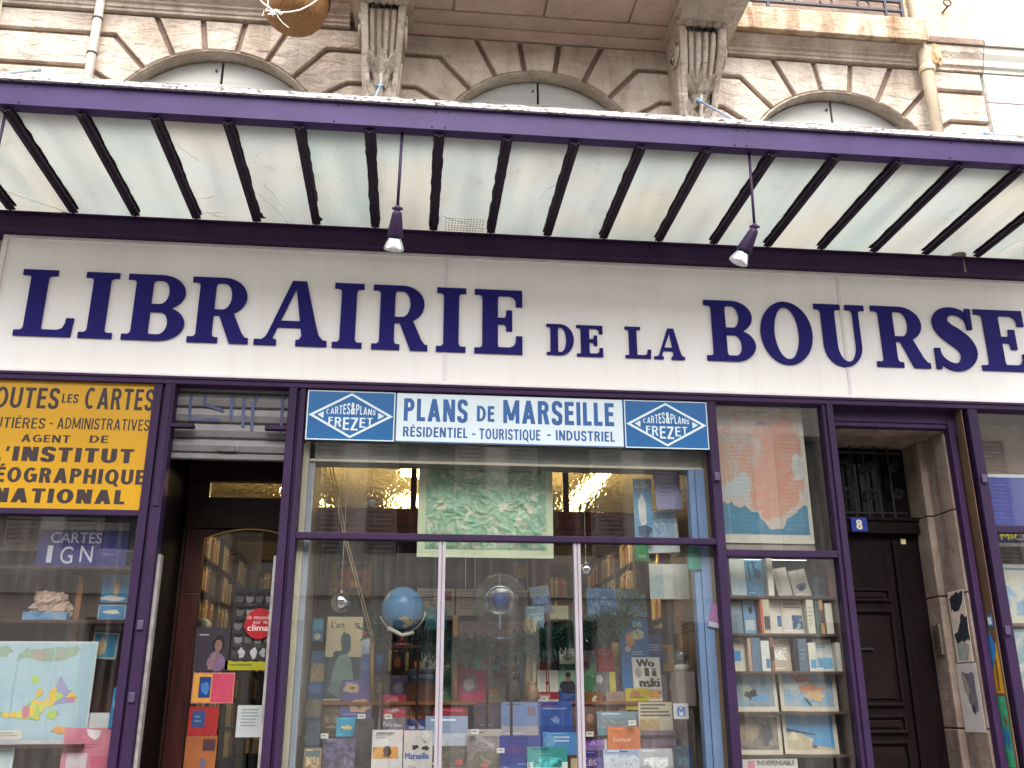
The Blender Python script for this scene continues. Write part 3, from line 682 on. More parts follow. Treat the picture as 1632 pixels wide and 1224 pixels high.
# scratches, cracks and the perforated patch
WHITE_T, n_, l_, p_ = newmat('crack_white'); n_.remove(p_); t_n = n_.new('ShaderNodeBsdfTranslucent'); t_n.inputs[0].default_value = (1, 1, .98, 1); l_.new(t_n.outputs[0], n_['Material Output'].inputs[0])
def crack(a, b, r=.0028):
    m = MB()
    A, B = un(*a, Z=5.095), un(*b, Z=5.095); n = 5
    pts = [A.lerp(B, i/n)+Vector((rnd.uniform(-.012, .012), rnd.uniform(-.012, .012), 0)) for i in range(n+1)]; m.tube(pts, r, 5); m.build('glass_crack', WHITE_T, can)
for a, b in (((276, 226), (318, 258)), ((0, 302), (98, 335)), ((312, 316), (345, 314)), ((326, 338), (355, 346)), ((412, 308), (470, 364)), ((420, 290), (450, 330)), ((706, 344), (772, 366)), ((858, 318), (884, 294)), ((1590, 402), (1632, 380)), ((315, 340), (352, 338))): crack(a, b)
m = MB(); A = un(709, 347, Z=5.09); B = un(768, 382, Z=5.09)
nx, ny = 13, 9
for i in range(nx):
    for j in range(ny):
        x = A.x+(B.x-A.x)*(i+.5)/nx; y = B.y+(A.y-B.y)*(j+.5)/ny
        m.box(x-.0045, y-.005, 5.0955, x+.0045, y+.005, 5.0972)
m.build('wire_mesh_patch', PUTTY, can)
STEEL_BLUE = P((156, 182, 206), .35, .1, 8, metal=.3)
for x, zt, ya in ((-2.955, 6.34, .05), (-.335, 6.28, -.12), (2.21, 6.33, -.12), (4.78, 6.30, .05)):
    r = MB().tube([(x, ya, zt), (x, YF+.12, 5.31)], .009, 8)
    ro = r.build('stay_rod', STEEL_BLUE, can, smooth=True)
    f = MB(); d = (Vector((x, YF+.12, 5.31))-Vector((x, ya, zt))).normalized()
    a = Vector((x, ya, zt))+d*.03; f.tube([a, a+d*.10], .015, 8); f.ball(a+d*.0, .02, 10, 6); f.tube([a+d*.05+Vector((-.03, 0, 0)), a+d*.05+Vector((.03, 0, .01))], .007, 6)
    f.build('turnbuckle', STEEL_BLUE, ro, smooth=True)
# three spot lamps on rods
def lamp(px, py, label, tilt, head):
    a = un(px, py, Y=YF+.045); a.z = 5.086
    t = thing('spot_lamp', a, label, 'lamp', 'spot lamps hanging from the canopy')
    tip = Vector((a.x-.01, a.y, a.z-.54))
    MB().tube([a, a.lerp(tip, .55), tip], .0095, 8).build('rod', PURPLE, t, smooth=True)
    k = MB(); k.ball(tip, .022, 12, 8); k.tube([tip+Vector((-.032, 0, 0)), tip+Vector((.032, 0, 0))], .009, 8); k.build('swivel', PURPLE_DEEP, t, smooth=True)
    R_ = Matrix.Rotation(math.radians(tilt), 3, 'Y') @ Matrix.Rotation(math.radians(head), 3, 'X')
    b0 = tip+Vector((0, 0, -.015))
    ho = MB().lathe([(.018, 0), (.028, -.012), (.032, -.03), (.050, -.155), (.049, -.16), (.02, -.162)], b0, 20, tilt=R_)
    ho.build('housing', PURPLE, t, smooth=True)
    bu = MB().lathe([(.030, -.155), (.036, -.168), (.048, -.192), (.061, -.226), (.063, -.236), (.058, -.240)], b0, 24, tilt=R_).build('bulb', P((236, 236, 240), .22, .04, 20, metal=.85), t, smooth=True)
    MB().lathe([(.004, -.2385), (.056, -.2395), (.056, -.2425), (.045, -.248), (.004, -.252)], b0, 24, tilt=R_).build('lens', P((226, 226, 230), .2, .1, 30), bu, smooth=True)
lamp(641, 212, 'purple spot lamp hanging straight down left of the canopy middle', 4, 24)
lamp(1194, 246, 'purple spot lamp tilted to the left under the right side of the canopy', 26, 20)
lamp(11, 170, 'purple spot lamp whose thin rod hangs at the far left edge', 3, 24)

# ------------------------------------------------------------------ shop sign
sg = thing('shop_sign', (1.7, 0, 3.86), 'long cream shop sign with big navy letters LIBRAIRIE DE LA BOURSE', 'sign')
SZ0, SZ1 = 3.872, 4.868
for a, b in ((-2.93, .203), (.227, 3.262), (3.286, 6.3)): MB().box(a, 0, SZ0, b, .04, SZ1-.012).build('panel', PANEL, sg)
m = MB(); m.box(-2.95, -.014, SZ1-.012, 6.3, .04, SZ1+.016); m.box(-2.95, -.016, SZ0-.022, 6.3, .04, SZ0)
m.box(-2.965, -.016, SZ0-.022, -2.9305, .04, SZ1+.016)
m.build('frame', P((226, 220, 218), .4, .06, 6), sg, bevel=.003)
for x in (.215, 3.274):
    mo = MB().box(x-.0115, -.006, SZ0, x+.0115, .012, SZ1-.012).build('joint_strip', P((222, 216, 216), .35, .05, 5), sg)
def S_(t, s0, s1, b, t0=0, t1=1, sz=.085):   # serif stem
    x0, x1 = t; k = [(0, 0)]
    def q(cx, cz, a0, a1, r): return [(cx+r*math.cos(math.radians(a0+(a1-a0)*i/5)), cz+r*math.sin(math.radians(a0+(a1-a0)*i/5))) for i in range(6)]
    p = []
    if s0: p += [(x0-s0, t0), (x1+s1, t0), (x1+s1, t0+sz)] + q(x1+b, t0+sz+b, 270, 180, b)
    else: p += [(x0, t0), (x1, t0)]
    if b and t1: p += q(x1+b, t1-sz-b, 180, 90, b) + [(x1+s1, t1-sz), (x1+s1, t1), (x0-s0, t1), (x0-s0, t1-sz)] + q(x0-b, t1-sz-b, 90, 0, b)
    p += q(x0-b, t0+sz+b, 0, -90, b) + [(x0-s0, t0+sz)]
    return p
def bowl(x0, xs, x1, z0, z1, tv, th, n=16):
    """D-shaped stroke as quads: outer and inner half ellipse"""
    zm = (z0+z1)/2; o = [(x0, z1)]+[(xs+(x1-xs)*math.sin(math.pi*i/n), zm+(z1-zm)*math.cos(math.pi*i/n)) for i in range(n+1)]+[(x0, z0)]
    i_ = [(x0, z1-th)]+[(xs+(x1-tv-xs)*math.sin(math.pi*i/n), zm+(z1-th-zm)*math.cos(math.pi*i/n)) for i in range(n+1)]+[(x0, z0+th)]
    return [[i_[k], i_[k+1], o[k+1], o[k]] for k in range(len(o)-1)]
def glyph(ch):
    """pieces of a fat bracketed slab serif, height 1; returns width, list of polygons"""
    if ch == 'I': return .50, [S_((.12, .38), .12, .12, .055)]
    if ch == 'L': return .86, [S_((.13, .39), .13, .13, .055), [(.36, 0), (.84, 0), (.86, .28), (.745, .28), (.735, .19), (.70, .125), (.63, .10), (.36, .10)]]
    if ch == 'B': return .93, [S_((.13, .39), .13, 0, .055)]+bowl(.36, .52, .90, .465, 1, .25, .085)+bowl(.36, .54, .93, 0, .52, .26, .09)
    if ch == 'R': return .98, [S_((.13, .39), .13, .10, .055)]+bowl(.36, .52, .91, .42, 1, .25, .085)+[[(.46, .46), (.68, .0), (.98, 0), (.98, .085), (.93, .09), (.87, .16), (.70, .48)]]
    if ch == 'D': return .93, [S_((.13, .39), .13, 0, .055)]+bowl(.36, .46, .93, 0, 1, .26, .09, 24)
    if ch == 'E': return .80, [S_((.13, .39), .13, 0, .055), [(.36, 1), (.36, .905), (.60, .905), (.66, .88), (.69, .83), (.695, .74), (.80, .74), (.80, 1)],
                               [(.36, .46), (.50, .46), (.525, .43), (.53, .355), (.63, .355), (.63, .68), (.53, .68), (.525, .60), (.50, .56), (.36, .56)],
                               [(.36, 0), (.80, 0), (.80, .28), (.695, .28), (.69, .19), (.66, .13), (.59, .10), (.36, .10)]]
    if ch == 'A':
        return 1.16, [[(.17, .085), (.28, .085), (.635, .92), (.60, 1), (.55, 1)], [(.55, 1), (.62, .88), (.76, .085), (1.04, .085), (.78, 1)][::1],
                      [(.36, .275), (.80, .275), (.78, .375), (.40, .375)],
                      [(0, 0), (.355, 0), (.355, .085), (.30, .10), (.275, .14), (.29, .19), (.22, .19), (.17, .12), (.12, .085), (0, .085)],
                      [(.66, 0), (1.16, 0), (1.16, .085), (1.09, .10), (1.03, .16), (.98, .30), (.74, .30), (.755, .16), (.72, .10), (.66, .085)]]
    if ch == 'O':
        n = 44; o = [(.46+.46*math.sin(2*math.pi*i/n), .5+.515*math.cos(2*math.pi*i/n)) for i in range(n)]; q = [(.46+.22*math.sin(2*math.pi*i/n), .5+.425*math.cos(2*math.pi*i/n)) for i in range(n)]
        return .92, [[q[k], q[(k+1) % n], o[(k+1) % n], o[k]] for k in range(n)]
    if ch == 'U':
        n = 18; xm = .475
        o = [(.12+.72*.5-.36*math.cos(math.pi*i/n), .34-.355*math.sin(math.pi*i/n)) for i in range(n+1)]
        q = [(.555-.175*math.cos(math.pi*i/n), .34-.27*math.sin(math.pi*i/n)) for i in range(n+1)]
        st = [(.12, .335), (.38, .335), (.38, .86), (.395, .90), (.43, .915), (.50, .915), (.50, 1), (0, 1), (0, .915), (.07, .915), (.105, .90), (.12, .86)]
        s2 = [(.73, .335), (.84, .335), (.84, .86), (.855, .90), (.89, .915), (.96, .915), (.96, 1), (.60, 1), (.60, .915), (.68, .915), (.715, .90), (.73, .86)]
        return .96, [st, s2]+[[o[k], o[k+1], q[k+1], q[k]] for k in range(n)]
    if ch == 'S':
        sp = [(.63, .74, .07), (.60, .85, .09), (.50, .935, .11), (.37, .955, .125), (.24, .90, .19), (.185, .77, .25), (.25, .64, .28), (.39, .53, .30), (.51, .42, .29), (.565, .27, .26), (.50, .12, .19), (.37, .045, .125), (.23, .07, .11), (.12, .17, .09), (.08, .29, .07)]
        sp0 = sp; sp = []
        for i in range(len(sp0)-1):
            p = [sp0[max(0, i-1)], sp0[i], sp0[i+1], sp0[min(len(sp0)-1, i+2)]]
            for j in range(4):
                u = j/4; sp.append(tuple(.5*((2*p[1][c])+(-p[0][c]+p[2][c])*u+(2*p[0][c]-5*p[1][c]+4*p[2][c]-p[3][c])*u*u+(-p[0][c]+3*p[1][c]-3*p[2][c]+p[3][c])*u**3) for c in (0, 1, 2)))
        sp.append(sp0[-1]); L = []; R2 = []
        for i, (x, z, w) in enumerate(sp):
            a = sp[max(0, i-1)]; b = sp[min(len(sp)-1, i+1)]; d = Vector((b[0]-a[0], b[1]-a[1])).normalized(); nn = Vector((-d.y, d.x))*w/2
            L.append((x+nn.x, z+nn.y)); R2.append((x-nn.x, z-nn.y))
        return .72, [[L[k], L[k+1], R2[k+1], R2[k]] for k in range(len(sp)-1)]+[[(.59, .66), (.67, .66), (.68, 1.0), (.60, 1.0)], [(.03, .01), (.11, .01), (.12, .34), (.035, .34)]]
def put_letter(ch, x0, x1, yb, yt):
    xb0, xb1 = un(x0, yb, Y=-.02), un(x1, yb, Y=-.02); zt = un((x0+x1)/2, yt, Y=-.02).z; zb = (xb0.z+xb1.z)/2
    w, polys = glyph(ch); sx = (xb1.x-xb0.x)/w; h = zt-zb; m = MB()
    # the baseline of the sign sags a little with its panels, as in the place
    for k, p in enumerate(polys):
        p = [(xb0.x+x*sx, zb+z*h+(x/w-.5)*0) for x, z in p]
        ar = sum(p[i-1][0]*p[i][1]-p[i][0]*p[i-1][1] for i in range(len(p)))
        if ar < 0: p = p[::-1]
        m.prism(p, -.0135-.00012*k, -.0005)
    m.build('letter', NAVY, sg)
def base_y(x): return 533+(x-18)*(564.5-533)/815 if x < 833 else (564.5+(x-833)*(573.5-564.5)/295 if x < 1128 else 573.5+(x-1128)*(589.5-573.5)/440)
def top_y(x): return 427+(x-18)*(463-427)/815 if x < 833 else (477.5+(x-1128)*(493-477.5)/440)
for ch, a, b in (('L', 18.5, 113), ('I', 122, 176.5), ('B', 191, 290), ('R', 296, 394), ('A', 403, 520), ('I', 528, 576), ('R', 591, 681), ('I', 694.5, 742), ('E', 756, 833)):
    put_letter(ch, a, b, base_y((a+b)/2), top_y((a+b)/2))
for ch, a, b, t, y in (('D', 872, 915.5, 516, 565), ('E', 920, 962, 518, 567.5), ('L', 998, 1039, 520.5, 570), ('A', 1043.5, 1092.5, 523, 572)):
    put_letter(ch, a, b, y, t)
for ch, a, b in (('B', 1128.5, 1207.5), ('O', 1218, 1301), ('U', 1308, 1389), ('R', 1400.5, 1485), ('S', 1492, 1566), ('E', 1568.5, 1646)):
    y = base_y((a+b)/2)+(3 if ch in 'OUS' else 0); put_letter(ch, a, b, y-(2 if ch in 'OUS' else 0), top_y((a+b)/2)-(0 if ch in 'OUS' else 0))

# ------------------------------------------------------------------ purple shop front
sf = thing('shop_facade', (1.5, 0, 0), 'purple painted wooden shop front with tall glass panes under the cream sign', 'shop front')
m = MB(); m.box(-3.15, -.012, 3.795, 6.2, .09, 3.848); m.box(-3.15, -.022, 3.83, 6.2, -.0125, 3.846)
m.build('lintel', PURPLE_DEEP, sf, bevel=.004)
def post(parts, name='post', z0=0, z1=3.794):
    m = MB()
    for a, b, y0 in parts: m.box(a, y0, z0, b, .10, z1)
    return m.build(name, PURPLE, sf, bevel=.006)
post([(-1.795, -1.737, -.004), (-1.7365, -1.7155, .02), (-1.715, -1.648, -.018)]); 
MB().box(-1.704, -.026, 2.93, -1.664, -.0185, 3.79).build('moulding', PURPLE, sf, bevel=.003)
post([(-.872, -.815, -.018), (-.8145, -.797, .015), (-.7965, -.757, -.004)])
post([(2.150, 2.217, -.004)]); post([(3.032, 3.062, .0), (3.0625, 3.112, -.016)])
post([(4.178, 4.256, -.01)]); post([(-3.13, -3.05, -.004)]); post([(6.05, 6.15, -.01)])
def bar(x0, x1, z0, z1, y=-.002): return MB().box(x0, y, z0, x1, .07, z1).build('glazing_bar', PURPLE, sf, bevel=.004)
bar(-3.05, -1.796, 2.866, 2.905); bar(-.756, 2.149, 2.734, 2.778); bar(2.218, 3.031, 2.655, 2.703); bar(4.257, 6.05, 2.856, 2.908)
for a, b in ((-3.05, -1.796), (-.756, 2.149), (2.218, 3.031), (4.257, 6.05)):
    MB().box(a, .0, .85, b, .08, .93).build('glazing_bar', PURPLE, sf, bevel=.004)
    MB().box(a, .02, 0, b, .07, .849).build('stall_riser', PURPLE_DEEP, sf)
for x in (un(702, 1000, Y=.03).x, un(922, 1000, Y=.03).x):
    m = MB(); m.box(x-.024, .012, .931, x-.003, .07, 2.733); m.box(x+.003, .012, .931, x+.024, .07, 2.733); m.box(x-.0029, .02, .931, x+.0029, .07, 2.733)
    m.build('white_mullion', ALU_WHITE, sf, bevel=.002)
XM1, XM2 = un(702, 1000, Y=.03).x, un(922, 1000, Y=.03).x
for x0, z0, x1, z1 in ((-3.05, .931, -1.796, 2.865), (-.756, 2.779, 2.149, 3.79), (-.756, .931, XM1-.025, 2.733), (XM1+.025, .931, XM2-.025, 2.733), (XM2+.025, .931, 2.149, 2.733),
                       (2.218, 2.704, 3.031, 3.794), (2.218, .931, 3.031, 2.654), (4.257, 2.909, 6.05, 3.794), (4.257, .931, 6.05, 2.855)):
    MB().box(x0+.002, .045, z0+.002, x1-.002, .051, z1-.002).build('glass_pane', GLASS, sf)
for x, z in ((-1.69, 2.16), (-1.69, 1.72), (2.18, 3.22), (4.20, 2.16), (4.215, 3.25)):
    MB().box(x-.02, -.03, z-.03, x+.02, -.0185, z+.03).build('hinge', P((70, 56, 84), .5, .2), sf, bevel=.004)
WORN = P((138, 132, 130), .75, .25, 9, .4)
MB().box(-1.647, .03, .2, -1.624, .099, 2.62).build('worn_jamb_edge', WORN, sf, bevel=.004)
MB().box(-.896, .03, .2, -.8725, .099, 2.62).build('worn_jamb_edge', WORN, sf, bevel=.004)
for a, b in ((-1.648, -1.50), (-1.02, -.8725)): MB().box(a, -.012, 3.485, b, .05, 3.512).build('shutter_stop', PURPLE, sf, bevel=.003)

# enamel and painted signs
YEL = P((178, 132, 5), .38, .05, 2.5); INK = P((38, 24, 26), .5, .05)
ys = thing('yellow_sign', (-2.42, .02, 2.906), 'yellow sign with dark lettering about maps beneath the cream fascia at left', 'sign')
MB().box(-3.049, .02, 2.906, -1.797, .04, 3.794).build('panel', YEL, ys)
m = MB()
def ln(s, xa, xb, ya, yb, b=.05, Y=.0195):
    """a line of lettering measured in the photograph"""
    A, B = un(xa, yb, Y=Y), un(xb, yb, Y=Y); T_ = un((xa+xb)/2, ya, Y=Y)
    zb = un((xa+xb)/2, yb, Y=Y).z
    sans(m, s, A.x, B.x, zb, T_.z, Y, b)
ln('TOUTES', -32, 92, 617, 650, .19); ln('LES', 98, 124, 628, 642, .20); ln('CARTES', 133, 244, 619, 653, .19)
ln('ROUTIÈRES', -40, 71, 665, 682, .16); ln('-', 78, 83, 667, 682, .2); ln('ADMINISTRATIVES', 90, 237, 667, 685, .16)
ln('AGENT', 33, 111, 693, 705, .19); ln('DE', 142, 172, 694, 706, .19)
ln("L'INSTITUT", -18, 212, 713, 736, .25)
ln('GÉOGRAPHIQUE', -36, 230, 746, 770, .23); ln('NATIONAL', -14, 198, 779, 802, .25)
m.build('lettering', INK, ys)
BLUE = P((26, 88, 142), .3, .06, 3); PALE = P((196, 208, 212), .32, .04, 3); BLUE_T = P((28, 80, 138), .4, .05)
def plate(x0, x1, name, label, mat):
    t = thing(name, ((x0+x1)/2, .01, 3.42), label, 'sign'); MB().box(x0, .008, 3.424, x1, .026, 3.786).build('plate', mat, t, bevel=.003); return t
def diamond(x0, x1, label):
    t = plate(x0, x1, 'enamel_sign', label, BLUE); w = x1-x0; cx = (x0+x1)/2; z0, z1 = 3.424, 3.786; cz = (z0+z1)/2
    m = MB(); y = .0075
    e = .008
    for a in ((x0, z0, x1, z0+e), (x0, z1-e, x1, z1), (x0, z0+e, x0+e, z1-e), (x1-e, z0+e, x1, z1-e)): m.box(a[0], y-.0005, a[1], a[2], y, a[3])
    hx, hz = w/2-.012, .165; tx, tz = .035, .017
    o = [(cx-hx, cz), (cx, cz-hz), (cx+hx, cz), (cx, cz+hz)]; i_ = [(cx-hx+tx, cz), (cx, cz-hz+tz), (cx+hx-tx, cz), (cx, cz+hz-tz)]
    for k in range(4):
        a, b = k, (k+1) % 4; m.prism([o[a], o[b], i_[b], i_[a]], y-.001-.0002*k, y)
    for sgn in (-1, 1):
        p = [(cx+sgn*(hx-.062), cz+.002), (cx+sgn*(hx-.105), cz+.026), (cx+sgn*(hx-.105), cz-.024)]
        m.prism(p if sgn < 0 else p[::-1], y-.001, y)
    m.build('frame_mark', PALE, t)
    m = MB()
    # letters that swell towards the middle of the lozenge
    top = 'CARTES&PLANS'; n = len(top); xa, xb = cx-.175, cx+.175; u = xa
    wid = [1, 1.05, 1, .95, .9, .9, 1.25, 1, .8, 1.1, 1.1, .95]; sc = (xb-xa)/sum(wid)
    for k, ch in enumerate(top):
        xm = u+wid[k]*sc/2; hgt = .026+.066*(1-abs(xm-cx)/.185); sans(m, ch, u+.003, u+wid[k]*sc-.003, cz+.008, cz+.008+hgt, y-.0004, .17 if ch != 'I' else .2); u += wid[k]*sc
    bot = 'FREZET'; wid = [.8, 1.05, 1, 1.1, .95, .9]; xa, xb = cx-.160, cx+.158; u = xa; sc = (xb-xa)/sum(wid)
    for k, ch in enumerate(bot):
        xm = u+wid[k]*sc/2; hgt = .034+.070*(1-abs(xm-cx)/.185); sans(m, ch, u+.006, u+wid[k]*sc-.005, cz-.014-hgt, cz-.014, y-.0004, .17); u += wid[k]*sc
    m.build('lettering', PALE, t)
diamond(-.742, -.128, 'left blue enamel sign with a white lozenge beside the doorway shutter')
diamond(1.528, 2.149, 'right blue enamel sign with a white lozenge above the right end of the main window')
t = plate(-.122, 1.522, 'enamel_sign', 'long white enamel sign with blue words about city plans over the main window', PALE)
m = MB(); Y_ = .0075
def lnz(s, xa, xb, ya, yb, b): 
    A, B = un(xa, yb, Y=Y_), un(xb, yb, Y=Y_); sans(m, s, A.x, B.x, B.z*.5+A.z*.5, un((xa+xb)/2, ya, Y=Y_).z, Y_, b)
lnz('PLANS', 643, 745, 636, 672, .22); lnz('DE', 760, 788, 647, 672, .22); lnz('MARSEILLE', 802, 979, 640, 677, .22)
lnz('RÉSIDENTIEL', 642, 745, 681, 697, .2); lnz('-', 752, 758, 684, 699, .2); lnz('TOURISTIQUE', 764, 861, 684, 701, .2); lnz('-', 872, 878, 685, 701, .2); lnz('INDUSTRIEL', 886, 980, 687, 703, .2)
m.build('lettering', BLUE_T, t)
m = MB()
for a in ((-.122, 3.424, 1.522, 3.430), (-.122, 3.424, -.116, 3.786), (1.516, 3.424, 1.522, 3.786)): m.box(a[0], .0055, a[1], a[2], .0078, a[3])
m.build('border', BLUE_T, t)

# ------------------------------------------------------------------ half lowered roller shutter over the open doorway
rs = thing('roller_shutter', (-1.26, .12, 3.31), 'half raised grey roller shutter with blue graffiti above the shop doorway', 'roller shutter')
SL = P((104, 100, 100), .5, .12, 6, metal=.15)
z = 3.33
for k in range(5):
    b = MB(); h = .112 if k else .105
    b.prof([(.10, z), (.086, z+.012), (.080, z+h*.5), (.086, z+h-.012), (.10, z+h-.003), (.115, z+h-.003), (.115, z)], -1.646, -.874)
    if k == 0: b.prof([(.082, z-.045), (.078, z-.04), (.078, z-.008), (.092, z-.002), (.12, z-.002), (.12, z-.045)], -1.646, -.874)
    b.build('slat', SL, rs); z += h
hd = MB().box(-1.32, .058, 3.335, -1.22, .078, 3.38); hd.box(-1.345, .07, 3.34, -1.195, .0795, 3.376)
hd.build('handle', P((96, 92, 92), .4, .2, metal=.4), rs, bevel=.006)
m = MB(); GB = P((62, 70, 104), .6, .25, 12)
def stroke(pts, w=.02):
    q = [un(x, y, Y=.076) for x, y in pts]
    for a, b in zip(q, q[1:]):
        d = (b-a); d.y = 0; nn = Vector((-d.z, 0, d.x)).normalized()*w/2
        m.add([(p.x, .0765-.0002*len(m.f) % .0015, p.z) for p in (a+nn, a-nn, b-nn, b+nn)], [(0, 1, 2, 3)])
for p in (((305, 628), (303, 645), (302, 665)), ((327, 628), (326, 645), (350, 652), (356, 656)), ((300, 668), (350, 669)), ((371, 628), (369, 648), (368, 668)), ((390, 630), (388, 655), (387, 680)), ((410, 628), (403, 650), (401, 686)), ((451, 628), (450, 650), (447, 690))): stroke(p)
m.build('graffiti_print', GB, rs)
MB().box(-1.647, .13, 3.60, -.873, .4, 3.79).build('shutter_box', WOOD_DARK, rs)

# ------------------------------------------------------------------ shop interior
shop = thing('shop_room', (.2, 4, 0), 'dim shop room lined with bookcases behind the windows', 'room')
FLOOR = P((90, 70, 52), .6, .2, 3); CEIL = P((150, 140, 116), .8, .06, 2); INW = P((120, 104, 82), .8, .15, 2)
MB().box(-3.1, .1, .02, 4, 8, .06).build('floor', FLOOR, shop)
MB().box(-3.1, .5, 3.85, 3.1, 8, 3.9).build('ceiling', CEIL, shop)
MB().box(-3.2, .092, 3.80, 6.3, .5, 3.845).build('filler_board', WOOD_DARK, shop)  # added board, closes the gap where sky light leaked in above the cases
MB().box(-3.1, .785, .06, -1.665, .83, 3.84).build('filler_wall', WOOD_DARK, shop)  # added filler, stops lamp light leaking past the door frame onto the reveal
MB().box(-3.1, 7.0, .06, 3.1, 7.1, 3.85).build('back_wall', INW, shop)
MB().box(-2.42, 1.0, .06, -2.36, 7, 3.85).build('side_wall', INW, shop)
MB().box(2.62, 1.3, .06, 2.68, 7, 3.85).build('side_wall', INW, shop)
TUBE = EMIT((255, 228, 165), 22)
def tube_light(p0, p1, label):
    c = (Vector(p0)+Vector(p1))/2; t = thing('strip_light', c, label, 'lamp', 'lit strip lights inside the shop')
    MB().tube([p0, p1], .042, 10).build('tube', TUBE, t, smooth=True)
    u = Vector((0, 0, .06)); MB().tube([Vector(p0)+u, Vector(p1)+u], .035, 6).build('fitting', P((230, 226, 214), .5), t)
tube_light((1.70, 1.45, 3.62), (1.66, 3.2, 3.62), 'lit strip light seen through hammered glass right of the green relief map')
for (xa_, xb_, yy, lab_) in ((640, 800, 752, 'upper lit strip light seen through hammered glass left of the green relief map'), (628, 800, 800, 'lower lit strip light seen through hammered glass left of the green relief map')):
    a = un(xa_, yy, Z=3.62); b = un(xb_, yy, Z=3.62); tube_light((a.x, a.y, 3.62), (b.x, a.y, 3.62), lab_)
tube_light((-1.06, 2.2, 3.50), (-.86, 3.2, 3.50), 'lit strip light seen through the glass strip over the shop door')
a = un(264, 856, Y=4.6); b = un(291, 856, Y=4.6); tube_light((a.x-.2, 4.6, a.z), (b.x+.1, 4.6, b.z), 'small lit strip light seen in the narrow pane left of the shop door')

# books standing on the wall cases: near ones one by one, the rest as one mass
BOOKC = [tuple(int(v*.8) for v in c) for c in [(168, 140, 92), (196, 178, 140), (122, 84, 50), (206, 196, 168), (160, 60, 44), (92, 66, 48), (210, 186, 108), (70, 84, 92), (186, 156, 110), (226, 214, 190), (134, 110, 70), (60, 52, 50), (176, 120, 60), (150, 150, 130)]]
protos = []
for i, c in enumerate(BOOKC):
    h = .21+.012*(i*5 % 8); th = .028+.004*(i*3 % 6); b = MB()
    b.box(0, -th/2, 0, -.16, th/2, h, 0); b.box(.0006, -th/2*.9, h*.72, 0, th/2*.9, h*.84, 1)
    protos.append((b, h, th, [P(c, .6, .1, 8), P([min(255, int(v*1.25)+14) for v in c], .5, .05)]))
n_ind = 0; mass = MB(); mass_mats = [m for p in protos for m in p[3]]
meshes = []
def wall_case(xw, face, y0, y1, zs, label, group, ind_y1, ind_z):
    """a tall case along a side wall; face +1 looks towards +X"""
    t = thing('bookcase', (xw, (y0+y1)/2, .06), label, 'bookcase')
    m = MB(); xb = xw-face*.26
    for z in zs+[zs[-1]+.33]: m.box(xw, y0, z-.02, xb, y1, z)
    m.build('shelf', WOOD_DARK, t)
    m = MB(); y = y0
    while y <= y1+.01: m.box(xw+face*.004, y-.02, .08, xb, y+.02, zs[-1]+.33); y += .98
    m.build('upright', WOOD_DARK, t)
    MB().box(xb, y0, .08, xb-face*.012, y1, zs[-1]+.33).build('back', WOOD_DARK, t)
    r2 = random.Random(11 if face > 0 else 12)
    for z in zs:
        y = y0+.03
        while y < y1-.06:
            i = r2.randrange(len(protos)); b, h, th, mats = protos[i]
            if (y-y0) % .98 > .92: y += .05; continue
            p = Vector((xw-face*(.03+.02*r2.random()), y+th/2, z))
            if y < ind_y1 and ind_z[0] < z < ind_z[1]:
                if i not in meshes_d:
                    o = b.build('book', mats); meshes_d[i] = o.data
                else:
                    o = bpy.data.objects.new('book', meshes_d[i]); COL.objects.link(o)
                o.location = p; o.rotation_euler.z = 0 if face > 0 else math.pi
                tag(o, label_b[face], 'book', grp_b[face])
            else:
                k = 2*i; n0 = len(mass.v); mass.v += [(p.x+face*v[0], p.y+v[1], p.z+v[2]) for v in b.v]
                mass.f += [tuple(q+n0 for q in (f if face > 0 else f[::-1])) for f in b.f]; mass.m += [k+q for q in b.m]
            y += th+.002+(.06 if r2.random() < .05 else 0)
meshes_d = {}
label_b = {1: 'old book spine packed on the tall case seen through the shop door', -1: 'old book spine packed on the tall case at the right inside the shop'}
grp_b = {1: 'book spines on the case seen through the door', -1: 'book spines on the case at the right inside'}
zs = [1.12+.33*k for k in range(7)]
wall_case(-2.02, 1, 2.3, 6.6, zs, 'tall dark bookcase packed with old spines seen through the shop door', '', 3.35, (1.9, 2.7))
wall_case(2.32, -1, 2.2, 6.6, zs, 'tall dark bookcase with pale spines at the right inside the shop', '', 3.3, (1.9, 2.5))
t = thing('bookcase', (0, 6.95, .06), 'dark bookcase across the back of the shop room', 'bookcase')
m = MB()
for z in zs+[zs[-1]+.33]: m.box(-2.0, 6.7, z-.02, 2.3, 6.98, z)
m.build('shelf', WOOD_DARK, t); MB().box(-2.0, 6.982, .1, 2.3, 6.995, 3.6).build('back', WOOD_DARK, t)
r2 = random.Random(5)
for z in zs:
    x = -1.98
    while x < 2.2:
        i = r2.randrange(len(protos)); b, h, th, _ = protos[i]; n0 = len(mass.v)
        mass.v += [(x+th/2+v[1], 6.74-v[0], z+v[2]) for v in b.v]; mass.f += [tuple(q+n0 for q in f) for f in b.f]; mass.m += [2*i+q for q in b.m]
        x += th+.003+(.1 if r2.random() < .06 else 0)
tag(mass.build('book_rows', mass_mats), 'rows of book spines filling the deeper shelves of the shop', 'books', kind='stuff')

